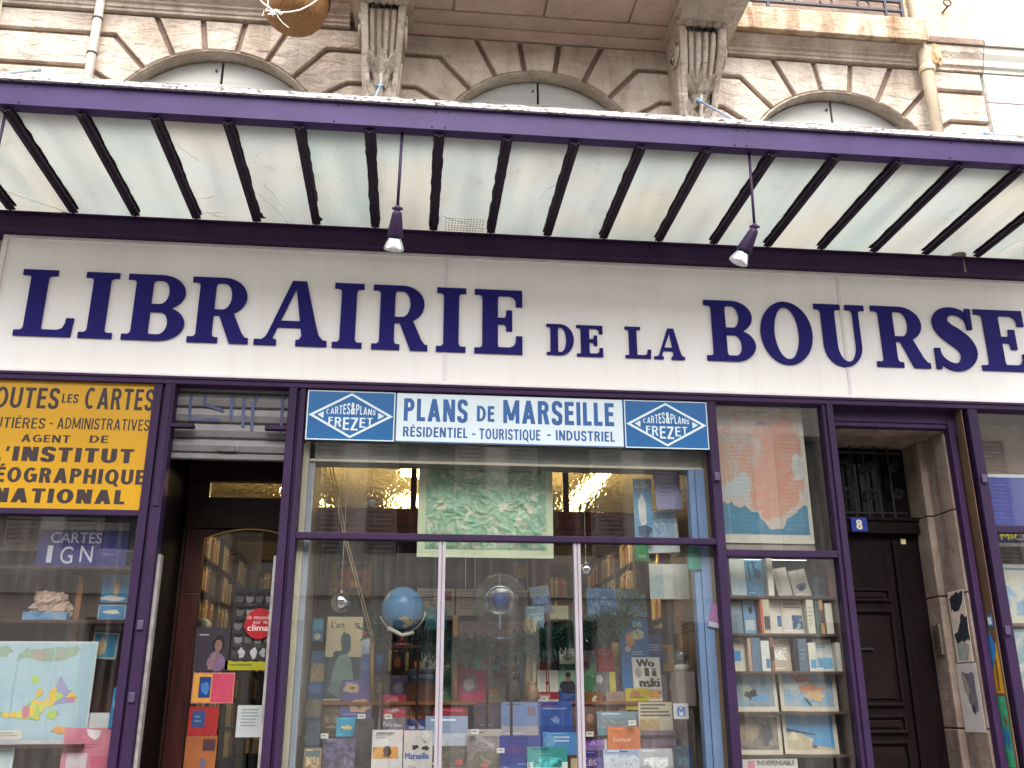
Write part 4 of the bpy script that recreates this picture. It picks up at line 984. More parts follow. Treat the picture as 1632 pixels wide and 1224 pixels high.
# partition behind the main window display: red brown rail, posts and hammered glass above
pa = thing('wooden_partition', (.7, 1.15, .06), 'red brown wooden partition with hammered glass top behind the main window display', 'partition')
PY = 1.15; zr1 = un(800, 815, Y=PY).z; zr0 = un(800, 858, Y=PY).z
m = MB(); m.box(-1.0, PY-.03, zr0, 2.6, PY+.05, zr1-.05); m.box(-1.0, PY-.05, zr1-.049, 2.6, PY+.05, zr1); m.box(-1.0, PY-.045, zr0+.05, 2.6, PY-.031, zr0+.075)
m.build('rail', P((150, 74, 56), .4, .25, 3, .15, 30, sx=(1, 1, 8)), pa, bevel=.006)
MB().box(un(513, 900, Y=PY).x, PY-.012, un(800, 1000, Y=PY).z+.001, un(847, 900, Y=PY).x, PY+.02, zr0-.001).build('shade_panel', P((30, 20, 18), .6, .4, 4), pa)  # added near-black sheet, stands in for the shade of the room behind
for a, b, mt in ((478, 512, WOOD_RED), (688, 704, WOOD_DARK), (848, 876, WOOD_RED), (1010, 1034, WOOD_RED)):
    x0, x1 = un(a, 900, Y=PY).x, un(b, 900, Y=PY).x; MB().box(x0, PY-.028, un(800, 1000, Y=PY).z+.001, x1, PY+.04, zr0-.001).build('post', mt, pa, bevel=.006)
for x in (-1.0, .0, 1.25, 2.5): MB().box(x, PY-.02, zr1+.001, x+.05, PY+.03, 3.84).build('post', WOOD_RED, pa, bevel=.004)
for a, b in ((-.949, -.001), (.051, 1.249), (1.301, 2.499)): MB().box(a, PY, zr1+.002, b, PY+.006, 3.84).build('hammered_pane', HAMMERED, pa)
MB().box(-1.0, PY-.02, .06, 2.6, PY+.03, un(800, 1000, Y=PY).z).build('lower_panel', WOOD_DARK, pa)

# shop door, standing back in its recess
sd_ = thing('shop_door', (-1.25, .78, .06), 'dark wooden shop door with arched glass and posters in the recess', 'door')
DY = .78
def xp(px, py=900, Y=DY): return un(px, py, Y=Y).x
ztb, ztt = un(390, 793, Y=DY).z, un(390, 768, Y=DY).z
xa, xb = xp(268), -.80; x_st0, x_st1 = xp(292), xp(322); xg1 = -.83
m = MB(); m.box(-1.66, DY, ztt+.002, xb, DY+.06, 3.84); m.box(-1.66, DY, ztb-.24, xb, DY+.06, ztb-.002)
m.box(-1.66, DY+.001, ztb-.001, xp(334, 780), DY+.06, ztt+.001)
m.build('door_frame', WOOD_DARK, sd_, bevel=.004)
MB().box(xp(334, 780)+.001, DY+.02, ztb-.001, xb, DY+.026, ztt+.001).build('fanlight', HAMMERED, sd_)
zg = un(390, 842, Y=DY).z; z_l = un(316, 858, Y=DY).z; ztop = ztb-.241
# arched head of the door leaf
n = 14; p = [(x_st0, ztop)]; p = [(x_st0, z_l-.4), (x_st1, z_l-.4), (x_st1, z_l)]
xc = (x_st1+xg1)/2
for i in range(1, n): 
    x = x_st1+(xg1-x_st1)*i/n; p.append((x, z_l+(zg-z_l)*math.sin(math.pi*i/n)**.8))
p += [(xg1, z_l), (xb, z_l), (xb, ztop), (x_st0, ztop)]
lf_ = MB().prism(p, DY-.01, DY+.045); lf_.box(x_st0, DY-.01, .1, x_st1, DY+.045, z_l-.401); lf_.box(x_st1+.001, DY-.01, .1, xb, DY+.045, 1.0)
lf_.box(xg1, DY-.01, 1.001, xb, DY+.045, z_l-.001)
lf_.build('leaf', P((58, 26, 22), .35, .3, 3, .15, 30, sx=(8, 8, 1)), sd_, bevel=.006)
MB().tube([(x_st1+(xg1-x_st1)*i/n, DY-.012, z_l-.006+(zg-z_l)*math.sin(math.pi*i/n)**.8) for i in range(n+1)], .008, 6).build('bead', P((150, 120, 70), .3, .1, metal=.5), sd_)
MB().box(x_st1+.002, DY+.012, 1.002, xg1-.001, DY+.018, zg).build('door_pane', GLASS_DOOR, sd_)
MB().box(-1.66, DY+.012, 1.0, x_st0-.03, DY+.018, ztb-.242).build('side_pane', GLASS_DOOR, sd_)
MB().box(-1.66, DY+.02, .1, x_st0-.03, DY+.05, .99).build('side_panel', WOOD_DARK, sd_)
MB().box(x_st0-.029, DY-.02, .1, x_st0-.001, DY+.05, ztop).build('door_frame', WOOD_DARK, sd_)
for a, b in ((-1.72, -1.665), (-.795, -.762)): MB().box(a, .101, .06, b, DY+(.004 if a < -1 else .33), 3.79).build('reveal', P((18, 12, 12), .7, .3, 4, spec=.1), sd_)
MB().box(-1.664, .12, 3.79, -.8, DY+.2, 3.83).build('soffit', WOOD_DARK, sd_)

# main window: cheeks, head box, blue grey post, display steps
mw_ = thing('window_display_case', (.7, .6, .9), 'pale lined display case with wooden steps behind the main shop window', 'display case')
CH = P((196, 186, 164), .6, .08, 4); GB_ = P((140, 138, 132), .6, .1, 6, sx=(1, 1, 1))
MB().box(-.755, .10, .9, -.715, .20, 3.42).build('cheek', CH, mw_)
MB().box(-.714, .12, .9, -.675, .17, 3.42).build('cheek_strip', P((150, 158, 168), .5, .08), mw_)
MB().box(-.757, .201, .9, -.72, 1.11, 3.80).build('side_panel', CH, mw_)
q = MB(); q.box(2.125, .101, .9, 2.148, 1.11, 3.80); z = 2.2
while z < 3.4: q.box(2.118, .101, z, 2.1245, 1.11, z+.012); z += .03
q.build('side_panel', P((122, 96, 70), .6, .2, 4), mw_)
MB().box(-.71, .12, 3.31, 2.12, .34, 3.80).build('head_box', GB_, mw_); MB().box(-.71, .105, 3.295, 2.12, .1195, 3.312).build('head_trim', CH, mw_)
xA, xB = un(1092, 720, Y=.14), un(1117, 720, Y=.14)
q = MB(); q.box(xA.x, .10, .9, xA.x+.045, .18, 3.30); q.box(xA.x+.05, .10, .9, xB.x, .18, 3.30); q.box(xA.x+.0451, .12, .9, xA.x+.0499, .18, 3.30)
q.build('blue_post', P((120, 146, 184), .45, .08, 5), mw_, bevel=.004)
TY = [(1.03, 1070), (.85, 1118), (.66, 1172), (.42, 1234)]
TZ = [un(800, y, Y=Y).z for Y, y in TY]
for i, ((Y, _), z) in enumerate(zip(TY, TZ)): MB().box(-.70, Y-.11, z-.022, 2.04, Y+.10, z-.001).build('step', P((150, 92, 52) if i == 1 else (70, 50, 44), .5, .2, 4, sx=(1, 8, 8)), mw_)

def political():
    m, n, l, p = newmat('political_map'); v = coords(n, l)
    vo = n.new('ShaderNodeTexVoronoi'); vo.inputs['Scale'].default_value = 15; vo.inputs['Randomness'].default_value = 1
    wob = n.new('ShaderNodeVectorMath'); wob.operation = 'ADD'; nv = n.new('ShaderNodeTexNoise'); nv.inputs['Scale'].default_value = 14; l.new(v, nv.inputs['Vector'])
    ms = n.new('ShaderNodeVectorMath'); ms.operation = 'SCALE'; ms.inputs[3].default_value = .06; l.new(nv.outputs['Color'], ms.inputs[0]); l.new(v, wob.inputs[0]); l.new(ms.outputs[0], wob.inputs[1]); l.new(wob.outputs[0], vo.inputs['Vector'])
    sr = n.new('ShaderNodeSeparateColor'); l.new(vo.outputs['Color'], sr.inputs[0])
    col = ramp(n, l, sr.outputs[0], [(0, lin((226, 190, 70))), (.16, lin((206, 120, 140))), (.3, lin((176, 200, 96))), (.45, lin((120, 176, 140))), (.6, lin((226, 160, 80))), (.75, lin((150, 150, 190))), (.9, lin((210, 206, 110)))], 'CONSTANT')
    l.new(col, p.inputs['Base Color']); p.inputs['Roughness'].default_value = .4; return m
POL = political()
def shore(pts, seed, amp=.022, n=9):
    """an outline with a ragged shore"""
    out = []
    for i in range(len(pts)):
        a, b = Vector(pts[i]), Vector(pts[(i+1) % len(pts)])
        for k in range(n):
            q = a.lerp(b, k/n); out.append((q.x+amp*noise.noise((q.x*19, q.y*19, seed)), q.y+amp*noise.noise((q.x*19, q.y*19, seed+7))))
    return out

# ------------------------------------------------------------------ printed things: books, posters, cards
def item(name, label, cat, px, Y, col, els=(), th=None, tilt=None, roll=0, z0=None, group=None, rough=.42, var=.08):
    """a book, card or poster. px: its rectangle in the photograph at depth Y; els in cover units 0..1"""
    x0, y0, x1, y1 = px; ym = (y0+y1)/2; xm = (x0+x1)/2
    b = un(xm, y1, Y=Y); tp = un(xm, y0, Y=Y)
    w = un(x1, ym, Y=Y).x-un(x0, ym, Y=Y).x; h = tp.z-b.z
    if th is None: th = .022 if cat in ('book',) else .004
    if tilt is None: tilt = 7 if cat == 'book' else 0
    ext = 0
    if z0 is not None and 0 < b.z-z0 < .35: ext = b.z-z0
    o = thing(name, (b.x, Y, b.z-ext), label, cat, group)
    o.rotation_euler = (math.radians(-tilt), math.radians(roll), 0)
    hh = h+ext; c = MB(); M_ = P(col, rough, var, 9)
    if cat == 'book':
        g = .0025
        c.box(-w/2, -th/2, 0, w/2, -th/2+g, hh); c.box(-w/2, th/2-g, 0, w/2, th/2, hh); c.box(-w/2, -th/2+g+.0001, 0, -w/2+g, th/2-g-.0001, hh)
        c.build('cover', M_, o, local=True)
        MB().box(-w/2+g+.001, -th/2+g+.0006, .002, w/2-.004, th/2-g-.0006, hh-.004).build('pages', PAPER, o, local=True)
    else:
        c.box(-w/2, -th/2, 0, w/2, th/2, hh); c.build('sheet', M_, o, local=True)
    els = list(els)
    if cat == 'book' and len(els) < 5 and x1-x0 > 24:
        r3 = random.Random(int(x0*7+y0*13)); d = [min(255, int(v*1.45)+26) for v in col]; e = [int(v*.6) for v in col]
        if not any(q[0] == 't' and q[4] > .75 for q in els): els.append(('l', .12, .88, .12+.7*r3.uniform(.6, 1), .95, 1, d if r3.random() < .7 else e))
        if not any(q[0] in 'no' for q in els): els.append(('n', .14, .34, .86, .34+.4*r3.uniform(.7, 1), [e, col, d, [int(.5*v+60) for v in e]], r3.choice((14, 20, 28))))
        els.append(('l', .12, .05, .12+.6*r3.random()+.1, .11, 1, d))
    pic = MB(); mats = []; yk = -th/2-.0006; txts = {}
    U = lambda u: -w/2+u*w
    V = lambda v: ext+v*h
    k = 0
    def mi(mt):
        if mt not in mats: mats.append(mt)
        return mats.index(mt)
    for e in els:
        t = e[0]
        if t == 't':
            txts.setdefault(tuple(e[6]), []).append(e); continue
        y = yk-.0004*k; k += 1
        if t == 'r': pic.add([(U(e[1]), y, V(e[2])), (U(e[3]), y, V(e[2])), (U(e[3]), y, V(e[4])), (U(e[1]), y, V(e[4]))], [(0, 1, 2, 3)], mi(P(e[5], .45, .1, 12)))
        elif t == 'n': pic.add([(U(e[1]), y, V(e[2])), (U(e[3]), y, V(e[2])), (U(e[3]), y, V(e[4])), (U(e[1]), y, V(e[4]))], [(0, 1, 2, 3)], mi(PIC(e[5], e[6] if len(e) > 6 else 22, 1.0, .4, e[7] if len(e) > 7 else False)))
        elif t == 'o':
            n = 22; q = e[6] if len(e) > 6 else 0; ph = (e[1]*37+e[2]*91)
            pts = [(U(e[1]+e[3]*(1+q*noise.noise((math.cos(a)*1.6+ph, math.sin(a)*1.6, ph)))*math.cos(a)), y, V(e[2]+e[4]*(1+q*noise.noise((math.cos(a)*1.6+ph, math.sin(a)*1.6, ph)))*math.sin(a))) for a in [2*math.pi*i/n for i in range(n)]]
            pic.add(pts, [tuple(range(n))], mi(P(e[5], .45, .14, 14)))
        elif t == 'q': pic.add([(U(a), y, V(b_)) for a, b_ in e[1]], [tuple(range(len(e[1])))], mi(e[2]))
        elif t == 'p': pic.add([(U(a), y, V(b_)) for a, b_ in e[1]], [tuple(range(len(e[1])))], mi(P(e[2], .45, .14, 14)))
        elif t == 'm': pic.add([(U(e[1]), y, V(e[2])), (U(e[3]), y, V(e[2])), (U(e[3]), y, V(e[4])), (U(e[1]), y, V(e[4]))], [(0, 1, 2, 3)], mi(e[5]))
        elif t == 'l':
            r_ = random.Random(int(e[1]*100+e[2]*57+w*999))
            for i in range(e[5]):
                va = e[4]-(e[4]-e[2])*(i+.15)/e[5]; vb = e[4]-(e[4]-e[2])*(i+.6)/e[5]; ue = e[3]-(e[3]-e[1])*.4*r_.random()
                pic.add([(U(e[1]), y, V(vb)), (U(ue), y, V(vb)), (U(ue), y, V(va)), (U(e[1]), y, V(va))], [(0, 1, 2, 3)], mi(P(e[6], .5, .1)))
    if pic.f: pic.build('picture', mats, o, local=True)
    for c_, es in txts.items():
        m = MB()
        for e in es:
            q = MB(); add_text(q, e[5], U(e[1]), U(e[3]), V(e[2]), V(e[4]), yk-.0004*k-.0004, e[7] if len(e) > 7 else .03); m.add(q.v, q.f)
        m.build('title', P(c_, .5, .05), o, local=True)
    return o
T0, T1, T2, T3 = [Y for Y, _ in TY]; Z0, Z1, Z2, Z3 = TZ
W_, K_ = (226, 222, 214), (24, 22, 24)
I = item
G_ = (120, 116, 110)
# --- hanging relief map: a moulded sheet
def relief():
    Y = .32; a = un(664, 888, Y=Y); b = un(880, 737, Y=Y); x0, x1 = a.x, b.x; z0, z1 = (a.z+un(882, 890, Y=Y).z)/2, (b.z+un(664, 735, Y=Y).z)/2
    t = thing('relief_map', ((x0+x1)/2, Y, z0), 'large green moulded relief map hanging behind the main window glass', 'relief map')
    MB().box(x0, Y, z0, x1, Y+.012, z1).build('sheet', P((214, 222, 188), .5, .05, 4), t, bevel=.003)
    nx, nz = 170, 120; m = MB(); mx0, mx1, mz0, mz1 = x0+.055, x1-.05, z0+.06, z1-.04
    for j in range(nz+1):
        for i in range(nx+1):
            u, v = i/nx, j/nz; p = Vector((u*6.5+v*2, v*4.2-u*2, 1.7))
            q = p+Vector((noise.noise(p*.8), noise.noise(p*.8+Vector((5, 2, 1))), 0))*.55
            h = (1-abs(noise.noise(q*1.25)))**2*.6+(1-abs(noise.noise(q*2.9)))**2*.3+noise.noise(q*6)*.12
            h -= .55*math.exp(-((u-.28-.25*(1-v))/.07)**2)
            e = min(1, 12*min(u, 1-u, v, 1-v)); h += (1-abs(noise.noise(q*6.5)))**2*.08; m.v.append((mx0+(mx1-mx0)*u, Y-.003-max(0, h)*.034*e, mz0+(mz1-mz0)*v))
    for j in range(nz):
        for i in range(nx): a_ = j*(nx+1)+i; m.f.append((a_, a_+1, a_+nx+2, a_+nx+1)); m.m.append(0)
    mt, n, l, p = newmat('relief_print'); v = coords(n, l)
    l.new(ramp(n, l, noi(n, l, v, 11, 8, .68, .5), [(.34, lin((224, 220, 196))), (.42, lin((204, 212, 184))), (.48, lin((140, 190, 156))), (.55, lin((160, 200, 168))), (.62, lin((216, 210, 184)))]), p.inputs['Base Color']); p.inputs['Roughness'].default_value = .45
    m.build('relief', mt, t, smooth=True)
    for px in (742, 757): MB().tube([(un(px, 888, Y=Y).x, Y-.004, z0), (un(px, 935, Y=Y).x, Y-.004, z0-.22)], .0012, 4).build('thread', W_M, t)
    for px in (690, 860): MB().tube([(un(px, 740, Y=Y).x, Y+.004, z1), (un(px, 740, Y=Y).x, Y+.02, 3.31)], .0015, 4).build('thread', W_M, t)
W_M = P((226, 220, 206), .6)
relief()

# --- main window, hanging and high things
I('poster', 'pale blue travel poster with a white figure at the upper right of the main window', 'poster', (1013, 763, 1042, 868), .30, (120, 168, 196), [('r', .04, .03, .96, .97, (96, 150, 186)), ('t', .1, .85, .9, .95, 'La Côte', (230, 232, 226), .02), ('o', .45, .5, .2, .26, (216, 216, 208), .4), ('o', .5, .2, .34, .1, (40, 70, 110), .5)], roll=0)
I('poster', 'mauve sheet of paper hung high beside the blue post', 'sheet', (1047, 752, 1088, 812), .26, (150, 146, 178), [('l', .1, .78, .9, .92, 2, (186, 182, 204)), ('l', .2, .4, .8, .6, 2, (132, 128, 164))], roll=-3)
I('poster', 'white sheet with a blue ink drawing hung under the mauve paper', 'poster', (1032, 814, 1084, 881), .34, (202, 210, 206), [('n', .08, .2, .92, .95, [(60, 96, 156), (150, 180, 204), (206, 214, 210)], 26)], roll=-3)
I('booklet', 'small bright green booklet hanging just below the glazing bar', 'booklet', (1012, 865, 1034, 894), .22, (20, 120, 60), [('t', .3, .2, .8, .34, 'Guide', (190, 220, 190), .02)])
I('sheet', 'large creased white sheet of paper hanging beside the blue post', 'sheet', (1037, 899, 1099, 955), .34, (206, 206, 196), [('n', .02, .05, .33, .7, [(150, 186, 194), (204, 210, 204)], 18), ('r', .36, .02, .62, .98, (220, 220, 208))])
I('sheet', 'crumpled white paper hanging right of the blue post', 'sheet', (1116, 902, 1134, 964), .16, (206, 202, 192), [('n', .0, .0, 1, 1, [(190, 186, 176), (220, 216, 206)], 30)])
I('folder', 'teal green plastic folder hanging in front of the blue post', 'folder', (1096, 872, 1118, 908), .09, (58, 134, 120), [('r', .1, .1, .45, .9, (80, 156, 140))])
I('card', 'magenta card standing beside the right post of the main window', 'card', (1128, 962, 1147, 1000), .09, (164, 104, 160), [('r', 0, 0, 1, .22, (196, 190, 206))], roll=14)
I('book', 'wide open picture book with two blue sea pages below the bookcase shelves', 'book', (937, 937, 1031, 983), .95, (52, 112, 172), [('n', .0, .0, .5, 1, [(20, 80, 160), (64, 130, 190), (200, 206, 190)], 20), ('n', .5, 0, 1, 1, [(46, 110, 150), (120, 164, 180), (92, 100, 60), (210, 220, 220)], 18), ('t', .06, .4, .44, .62, 'La mer', (190, 206, 220), .0)])
I('book', 'bright blue book with pale title and an orange figure right of the garland', 'book', (991, 984, 1037, 1050), .84, (28, 112, 178), [('t', .2, .78, .8, .92, 'BAINS', (190, 216, 190), .03), ('o', .62, .6, .24, .12, (206, 200, 170), .1), ('o', .35, .45, .16, .16, (204, 150, 80), .5), ('o', .25, .25, .1, .08, (220, 190, 190)), ('l', .4, .08, .9, .2, 2, (150, 190, 220))], z0=Z1)
I('box', 'deep blue box with pale lines of type behind the bright blue book', 'box', (1018, 1012, 1055, 1050), .93, (24, 66, 140), [('l', .25, .3, .9, .6, 3, (150, 176, 208))], th=.05, z0=Z0)
I('poster', 'framed mountain poster with green, orange and yellow shapes behind the silver ball', 'poster', (524, 893, 592, 955), 1.10, (62, 44, 34), [('n', .04, .04, .96, .96, [(30, 26, 22), (52, 60, 40), (150, 90, 40), (40, 34, 30), (186, 130, 60)], 9, True), ('o', .25, .7, .14, .2, (30, 84, 54), .6), ('o', .42, .62, .2, .22, (176, 92, 40), .6), ('o', .55, .38, .09, .1, (196, 150, 50), .5), ('o', .7, .68, .1, .12, (170, 96, 44), .5)])
I('poster', 'dark narrow print of a landscape hung between the partition posts', 'poster', (819, 886, 842, 918), 1.1, (150, 120, 74), [('n', .06, .5, .94, .97, [(40, 60, 66), (96, 130, 130), (186, 150, 60)], 12), ('n', .06, .06, .94, .5, [(190, 130, 50), (120, 84, 40)], 14)])
I('poster', 'dark blue print under the narrow landscape print', 'poster', (822, 919, 842, 944), 1.1, (186, 166, 110), [('r', .08, .1, .92, .95, (34, 40, 78)), ('o', .5, .5, .3, .2, (60, 80, 130), .5)])
I('notice_board', 'cream board of printed notices left of the clear globe', 'board', (664, 938, 724, 981), 1.06, (206, 190, 172), [('l', .05, .5, .6, .9, 4, (160, 130, 130)), ('r', .7, .55, .92, .9, (150, 60, 80)), ('r', .05, .1, .6, .4, (190, 170, 156))])
I('notice_board', 'cream board with red type just behind the clear globe', 'board', (727, 938, 772, 981), 1.06, (212, 194, 172), [('l', .08, .6, .8, .92, 3, (176, 120, 110)), ('l', .1, .2, .7, .45, 3, (170, 140, 130))])
I('book', 'blue coast book leaning right of the clear globe', 'book', (850, 933, 881, 978), .93, (84, 110, 150), [('r', .0, .62, 1, 1, (150, 164, 170)), ('r', .0, .3, 1, .6, (40, 80, 140)), ('l', .1, .1, .8, .25, 2, (150, 150, 170))], roll=-9)
I('book', 'pale sky blue book behind the thin standing tubes', 'book', (838, 966, 868, 1002), .90, (150, 190, 210), [('l', .1, .6, .9, .9, 3, (110, 160, 190))], z0=Z1)
I('box', 'cream box standing on the dark shelf right of the globe', 'box', (876, 966, 905, 987), .96, (200, 190, 150), [('n', .05, .4, .95, .95, [(150, 150, 110), (206, 196, 160)], 40)], th=.06)
I('card', 'white card tucked behind the right white bar', 'card', (910, 993, 943, 1012), .95, (208, 204, 184), [])
I('book', 'teal box book right of the blue globe', 'book', (678, 970, 712, 1003), .93, (34, 128, 132), [('r', .0, .7, 1, 1, (60, 156, 156)), ('r', .6, 0, 1, .6, (50, 90, 130))])
I('sheet', 'pinkish long sheet lying behind the garland under the clear globe', 'sheet', (732, 990, 838, 1018), 1.0, (150, 118, 118), [('n', .0, .1, 1, .9, [(110, 84, 84), (166, 132, 130), (130, 70, 60)], 16)])
I('book', 'cream art book with a tall teal statue on its cover', 'book', (514, 981, 572, 1114), .86, (206, 190, 150), [('t', .12, .86, .5, .94, "L'art", (60, 48, 44), .02), ('t', .78, .86, .92, .92, 's', (60, 48, 44), .02), ('r', .0, .0, 1, .5, (60, 76, 80)), ('o', .56, .66, .14, .16, (58, 92, 94), .3), ('o', .46, .48, .22, .12, (44, 84, 86), .4), ('o', .52, .26, .3, .26, (124, 150, 140), .12), ('o', .52, .12, .36, .1, (100, 128, 122), .2)], z0=Z1)
I('packet', 'small blue and white packet standing left of the art book', 'packet', (497, 986, 514, 1022), .8, (70, 120, 160), [('r', .1, .5, .9, .95, (90, 160, 190)), ('o', .5, .2, .3, .14, (200, 196, 180), .3)], th=.04, z0=Z1)
I('poster', 'white and blue poster leaning behind the wooden tube at left', 'poster', (556, 1017, 587, 1083), .92, (190, 204, 214), [('n', .0, .55, 1, 1, [(150, 180, 206), (214, 222, 226)], 12), ('n', .0, 0, 1, .5, [(176, 160, 116), (120, 110, 90), (200, 190, 160)], 20)], z0=Z1)
I('book', 'red labelled jar picture book behind the slanted cords', 'book', (568, 998, 590, 1018), 1.0, (150, 84, 70), [('o', .5, .4, .4, .2, (196, 70, 60)), ('r', .1, .7, .9, .95, (190, 180, 170))])
# --- second tier of the main window
I('book', 'slim lilac and blue book beside the white poster', 'book', (566, 1042, 590, 1070), .88, (92, 108, 176), [('r', .1, .1, .9, .5, (120, 140, 196))], z0=Z1)
I('book', 'slim royal blue book left of the gold framed portrait', 'book', (598, 1041, 616, 1076), .92, (50, 88, 164), [('l', .15, .5, .85, .9, 3, (90, 130, 190))], z0=Z1)
I('book', 'gold edged book with a dark red portrait cover', 'book', (618, 1034, 651, 1073), .95, (178, 142, 76), [('r', .14, .06, .84, .95, (66, 26, 22)), ('o', .45, .45, .16, .24, (150, 84, 50), .3)], z0=Z1)
I('card', 'white card with an orange square and small black figures', 'card', (654, 1034, 697, 1066), 1.0, (190, 194, 180), [('r', .0, .0, .4, 1, (50, 40, 40)), ('r', .14, .02, .4, .38, (226, 150, 40)), ('o', .62, .2, .1, .14, (44, 40, 44), .5), ('o', .78, .6, .1, .3, (214, 212, 200), .4)], z0=Z0)
I('book', 'grey blue wide book with dark capital lines beside the left white bar', 'book', (651, 1066, 696, 1090), .9, (96, 116, 132), [('l', .3, .55, .9, .85, 1, (50, 64, 86)), ('l', .2, .15, .9, .45, 1, (56, 70, 92))], z0=Z1)
I('box', 'brown wooden box behind the left white bar', 'box', (648, 1089, 700, 1116), .84, (108, 68, 40), [('l', .1, .3, .9, .6, 1, (86, 52, 32))], th=.05, z0=Z1)
I('book', 'bottle green book behind the left white bar', 'book', (698, 1064, 726, 1108), .90, (110, 160, 112), [('o', .4, .5, .3, .2, (80, 130, 90), .4)], z0=Z1)
I('book', 'crimson book with a pale sphere on its cover', 'book', (731, 1067, 779, 1112), .84, (186, 30, 84), [('o', .36, .5, .28, .34, (120, 110, 116), .1), ('o', .34, .46, .18, .2, (190, 178, 186), .1)], z0=Z1)
I('book', 'small dark red book above the crimson book', 'book', (737, 1045, 754, 1069), .95, (104, 26, 34), [('r', .0, .75, 1, 1, (150, 130, 120))], z0=Z0)
I('book', 'teal green book half hidden by garland needles', 'book', (753, 1034, 797, 1069), .94, (36, 132, 126), [('o', .35, .3, .14, .14, (206, 150, 50), .4)], z0=Z0)
I('book', 'black book with a white title under the garland', 'book', (797, 1032, 843, 1064), .95, (28, 30, 40), [('t', .06, .06, .94, .26, 'MONDES', (206, 200, 196), .03), ('o', .7, .6, .12, .3, (86, 52, 40), .4)], z0=Z0)
I('card', 'pale lilac card showing behind the black figurine', 'card', (812, 1062, 846, 1078), .9, (150, 162, 190), [], z0=Z1)
I('book', 'greyish print with a pink figure left of the black figurine', 'book', (779, 1066, 812, 1113), .86, (120, 124, 104), [('o', .55, .4, .26, .34, (140, 118, 116), .4), ('o', .2, .2, .24, .16, (176, 128, 50), .3), ('r', .3, .7, .9, .95, (112, 52, 70))], z0=Z1)
I('book', 'white book with a red foot and red ribbons down the middle', 'book', (857, 1055, 890, 1115), .82, (210, 206, 194), [('r', .0, .78, 1, 1, (50, 26, 22)), ('r', .0, .78, .55, .98, (120, 44, 30)), ('r', .0, .0, 1, .2, (150, 22, 30)), ('r', .42, .2, .47, .8, (150, 30, 34)), ('r', .53, .2, .58, .8, (150, 30, 34)), ('o', .46, .44, .07, .06, (150, 30, 34)), ('t', .1, .04, .6, .13, 'VOYAGE', (226, 200, 190), .02)], z0=Z1)
I('book', 'pale green book with a man in a dark coat on its cover', 'book', (890, 1068, 923, 1119), .82, (140, 178, 148), [('r', .0, .0, 1, .36, (30, 60, 130)), ('o', .5, .46, .4, .22, (34, 30, 50), .2), ('o', .5, .76, .13, .13, (160, 112, 90)), ('o', .5, .86, .14, .08, (40, 30, 28)), ('l', .2, .1, .8, .25, 2, (90, 120, 180))], z0=Z1)
I('book', 'green book with a standing person right of the right white bar', 'book', (921, 1036, 952, 1102), .84, (110, 160, 120), [('r', .0, .62, 1, 1, (150, 160, 160)), ('o', .4, .78, .14, .12, (190, 136, 120)), ('o', .4, .62, .3, .12, (130, 80, 96), .2), ('o', .5, .2, .4, .2, (60, 120, 76), .4), ('p', [(.0, .3), (.3, .6), (.5, .5), (.2, .1)], (90, 150, 110))], z0=Z1)
I('book', 'bright red book with a yellow band and white title', 'book', (950, 1035, 978, 1070), .92, (196, 30, 34), [('r', .0, .36, .86, .66, (214, 130, 40)), ('t', .06, .72, .8, .86, 'Thriller', (226, 200, 196), .02), ('l', .06, .1, .8, .3, 2, (226, 120, 110))], z0=Z0)
I('book', 'ochre book with a hand reaching across its cover', 'book', (977, 1024, 1016, 1069), .95, (178, 128, 56), [('o', .5, .5, .26, .1, (196, 150, 116), .4), ('o', .7, .8, .2, .14, (30, 30, 40), .2), ('p', [(.0, 1), (.2, 1), (.3, .6), (.05, .5)], (206, 170, 80))], z0=Z0)
I('book', 'golden book standing behind the glass snow globe', 'book', (1053, 1027, 1075, 1072), .95, (196, 150, 86), [('r', .15, .3, .6, .9, (150, 100, 60)), ('o', .4, .6, .14, .2, (90, 110, 150))], z0=Z0)
I('book', 'black and white photo book with a yellow strip', 'book', (951, 1070, 985, 1136), .82, (48, 46, 50), [('n', .0, .4, 1, 1, [(30, 30, 34), (110, 108, 112), (60, 58, 62)], 24), ('r', .68, .45, .95, 1, (206, 190, 80)), ('o', .2, .82, .16, .12, (190, 186, 184), .3)], z0=Z1)
I('book', 'brown mountain photograph book', 'book', (983, 1067, 1015, 1100), .9, (110, 86, 80), [('n', .0, .3, 1, 1, [(70, 50, 50), (130, 104, 96), (84, 66, 66)], 14), ('l', .2, .1, .8, .25, 1, (200, 190, 184))], z0=Z1)
I('book', 'white book with black slab letters in three stacked lines', 'book', (1011, 1047, 1055, 1098), .78, (220, 216, 204), [('t', .12, .70, .80, .94, 'Wo', K_, .1), ('t', .42, .40, .86, .66, 'li', K_, .1), ('t', .2, .06, .95, .34, 'nski', K_, .1), ('o', .2, .5, .12, .16, (176, 172, 166), .4)], z0=Z1-.05)
I('box', 'grey box with a dark edge behind the white slab lettered book', 'box', (1030, 1073, 1067, 1119), .88, (130, 118, 122), [('r', .88, .0, 1, 1, (36, 28, 34)), ('r', .0, .94, 1, 1, (44, 36, 40))], th=.06, z0=Z1)
I('card', 'yellow strip with orange marks below the white slab lettered book', 'card', (997, 1097, 1034, 1117), .76, (212, 186, 30), [('o', .4, .55, .24, .26, (196, 120, 40), .4), ('l', .2, .1, .8, .4, 1, (120, 120, 40))], z0=Z1-.06)
I('card', 'yellow and orange card right of the yellow strip', 'card', (1034, 1098, 1056, 1117), .78, (196, 180, 150), [('o', .4, .5, .36, .4, (226, 160, 30), .6), ('o', .8, .7, .1, .12, (190, 60, 40))], z0=Z1-.06)
I('box', 'brown box with a pale figure six on its front', 'box', (933, 1102, 961, 1134), .80, (132, 84, 40), [('t', .32, .2, .72, .8, '6', (206, 200, 186), .08)], th=.06, z0=Z2)
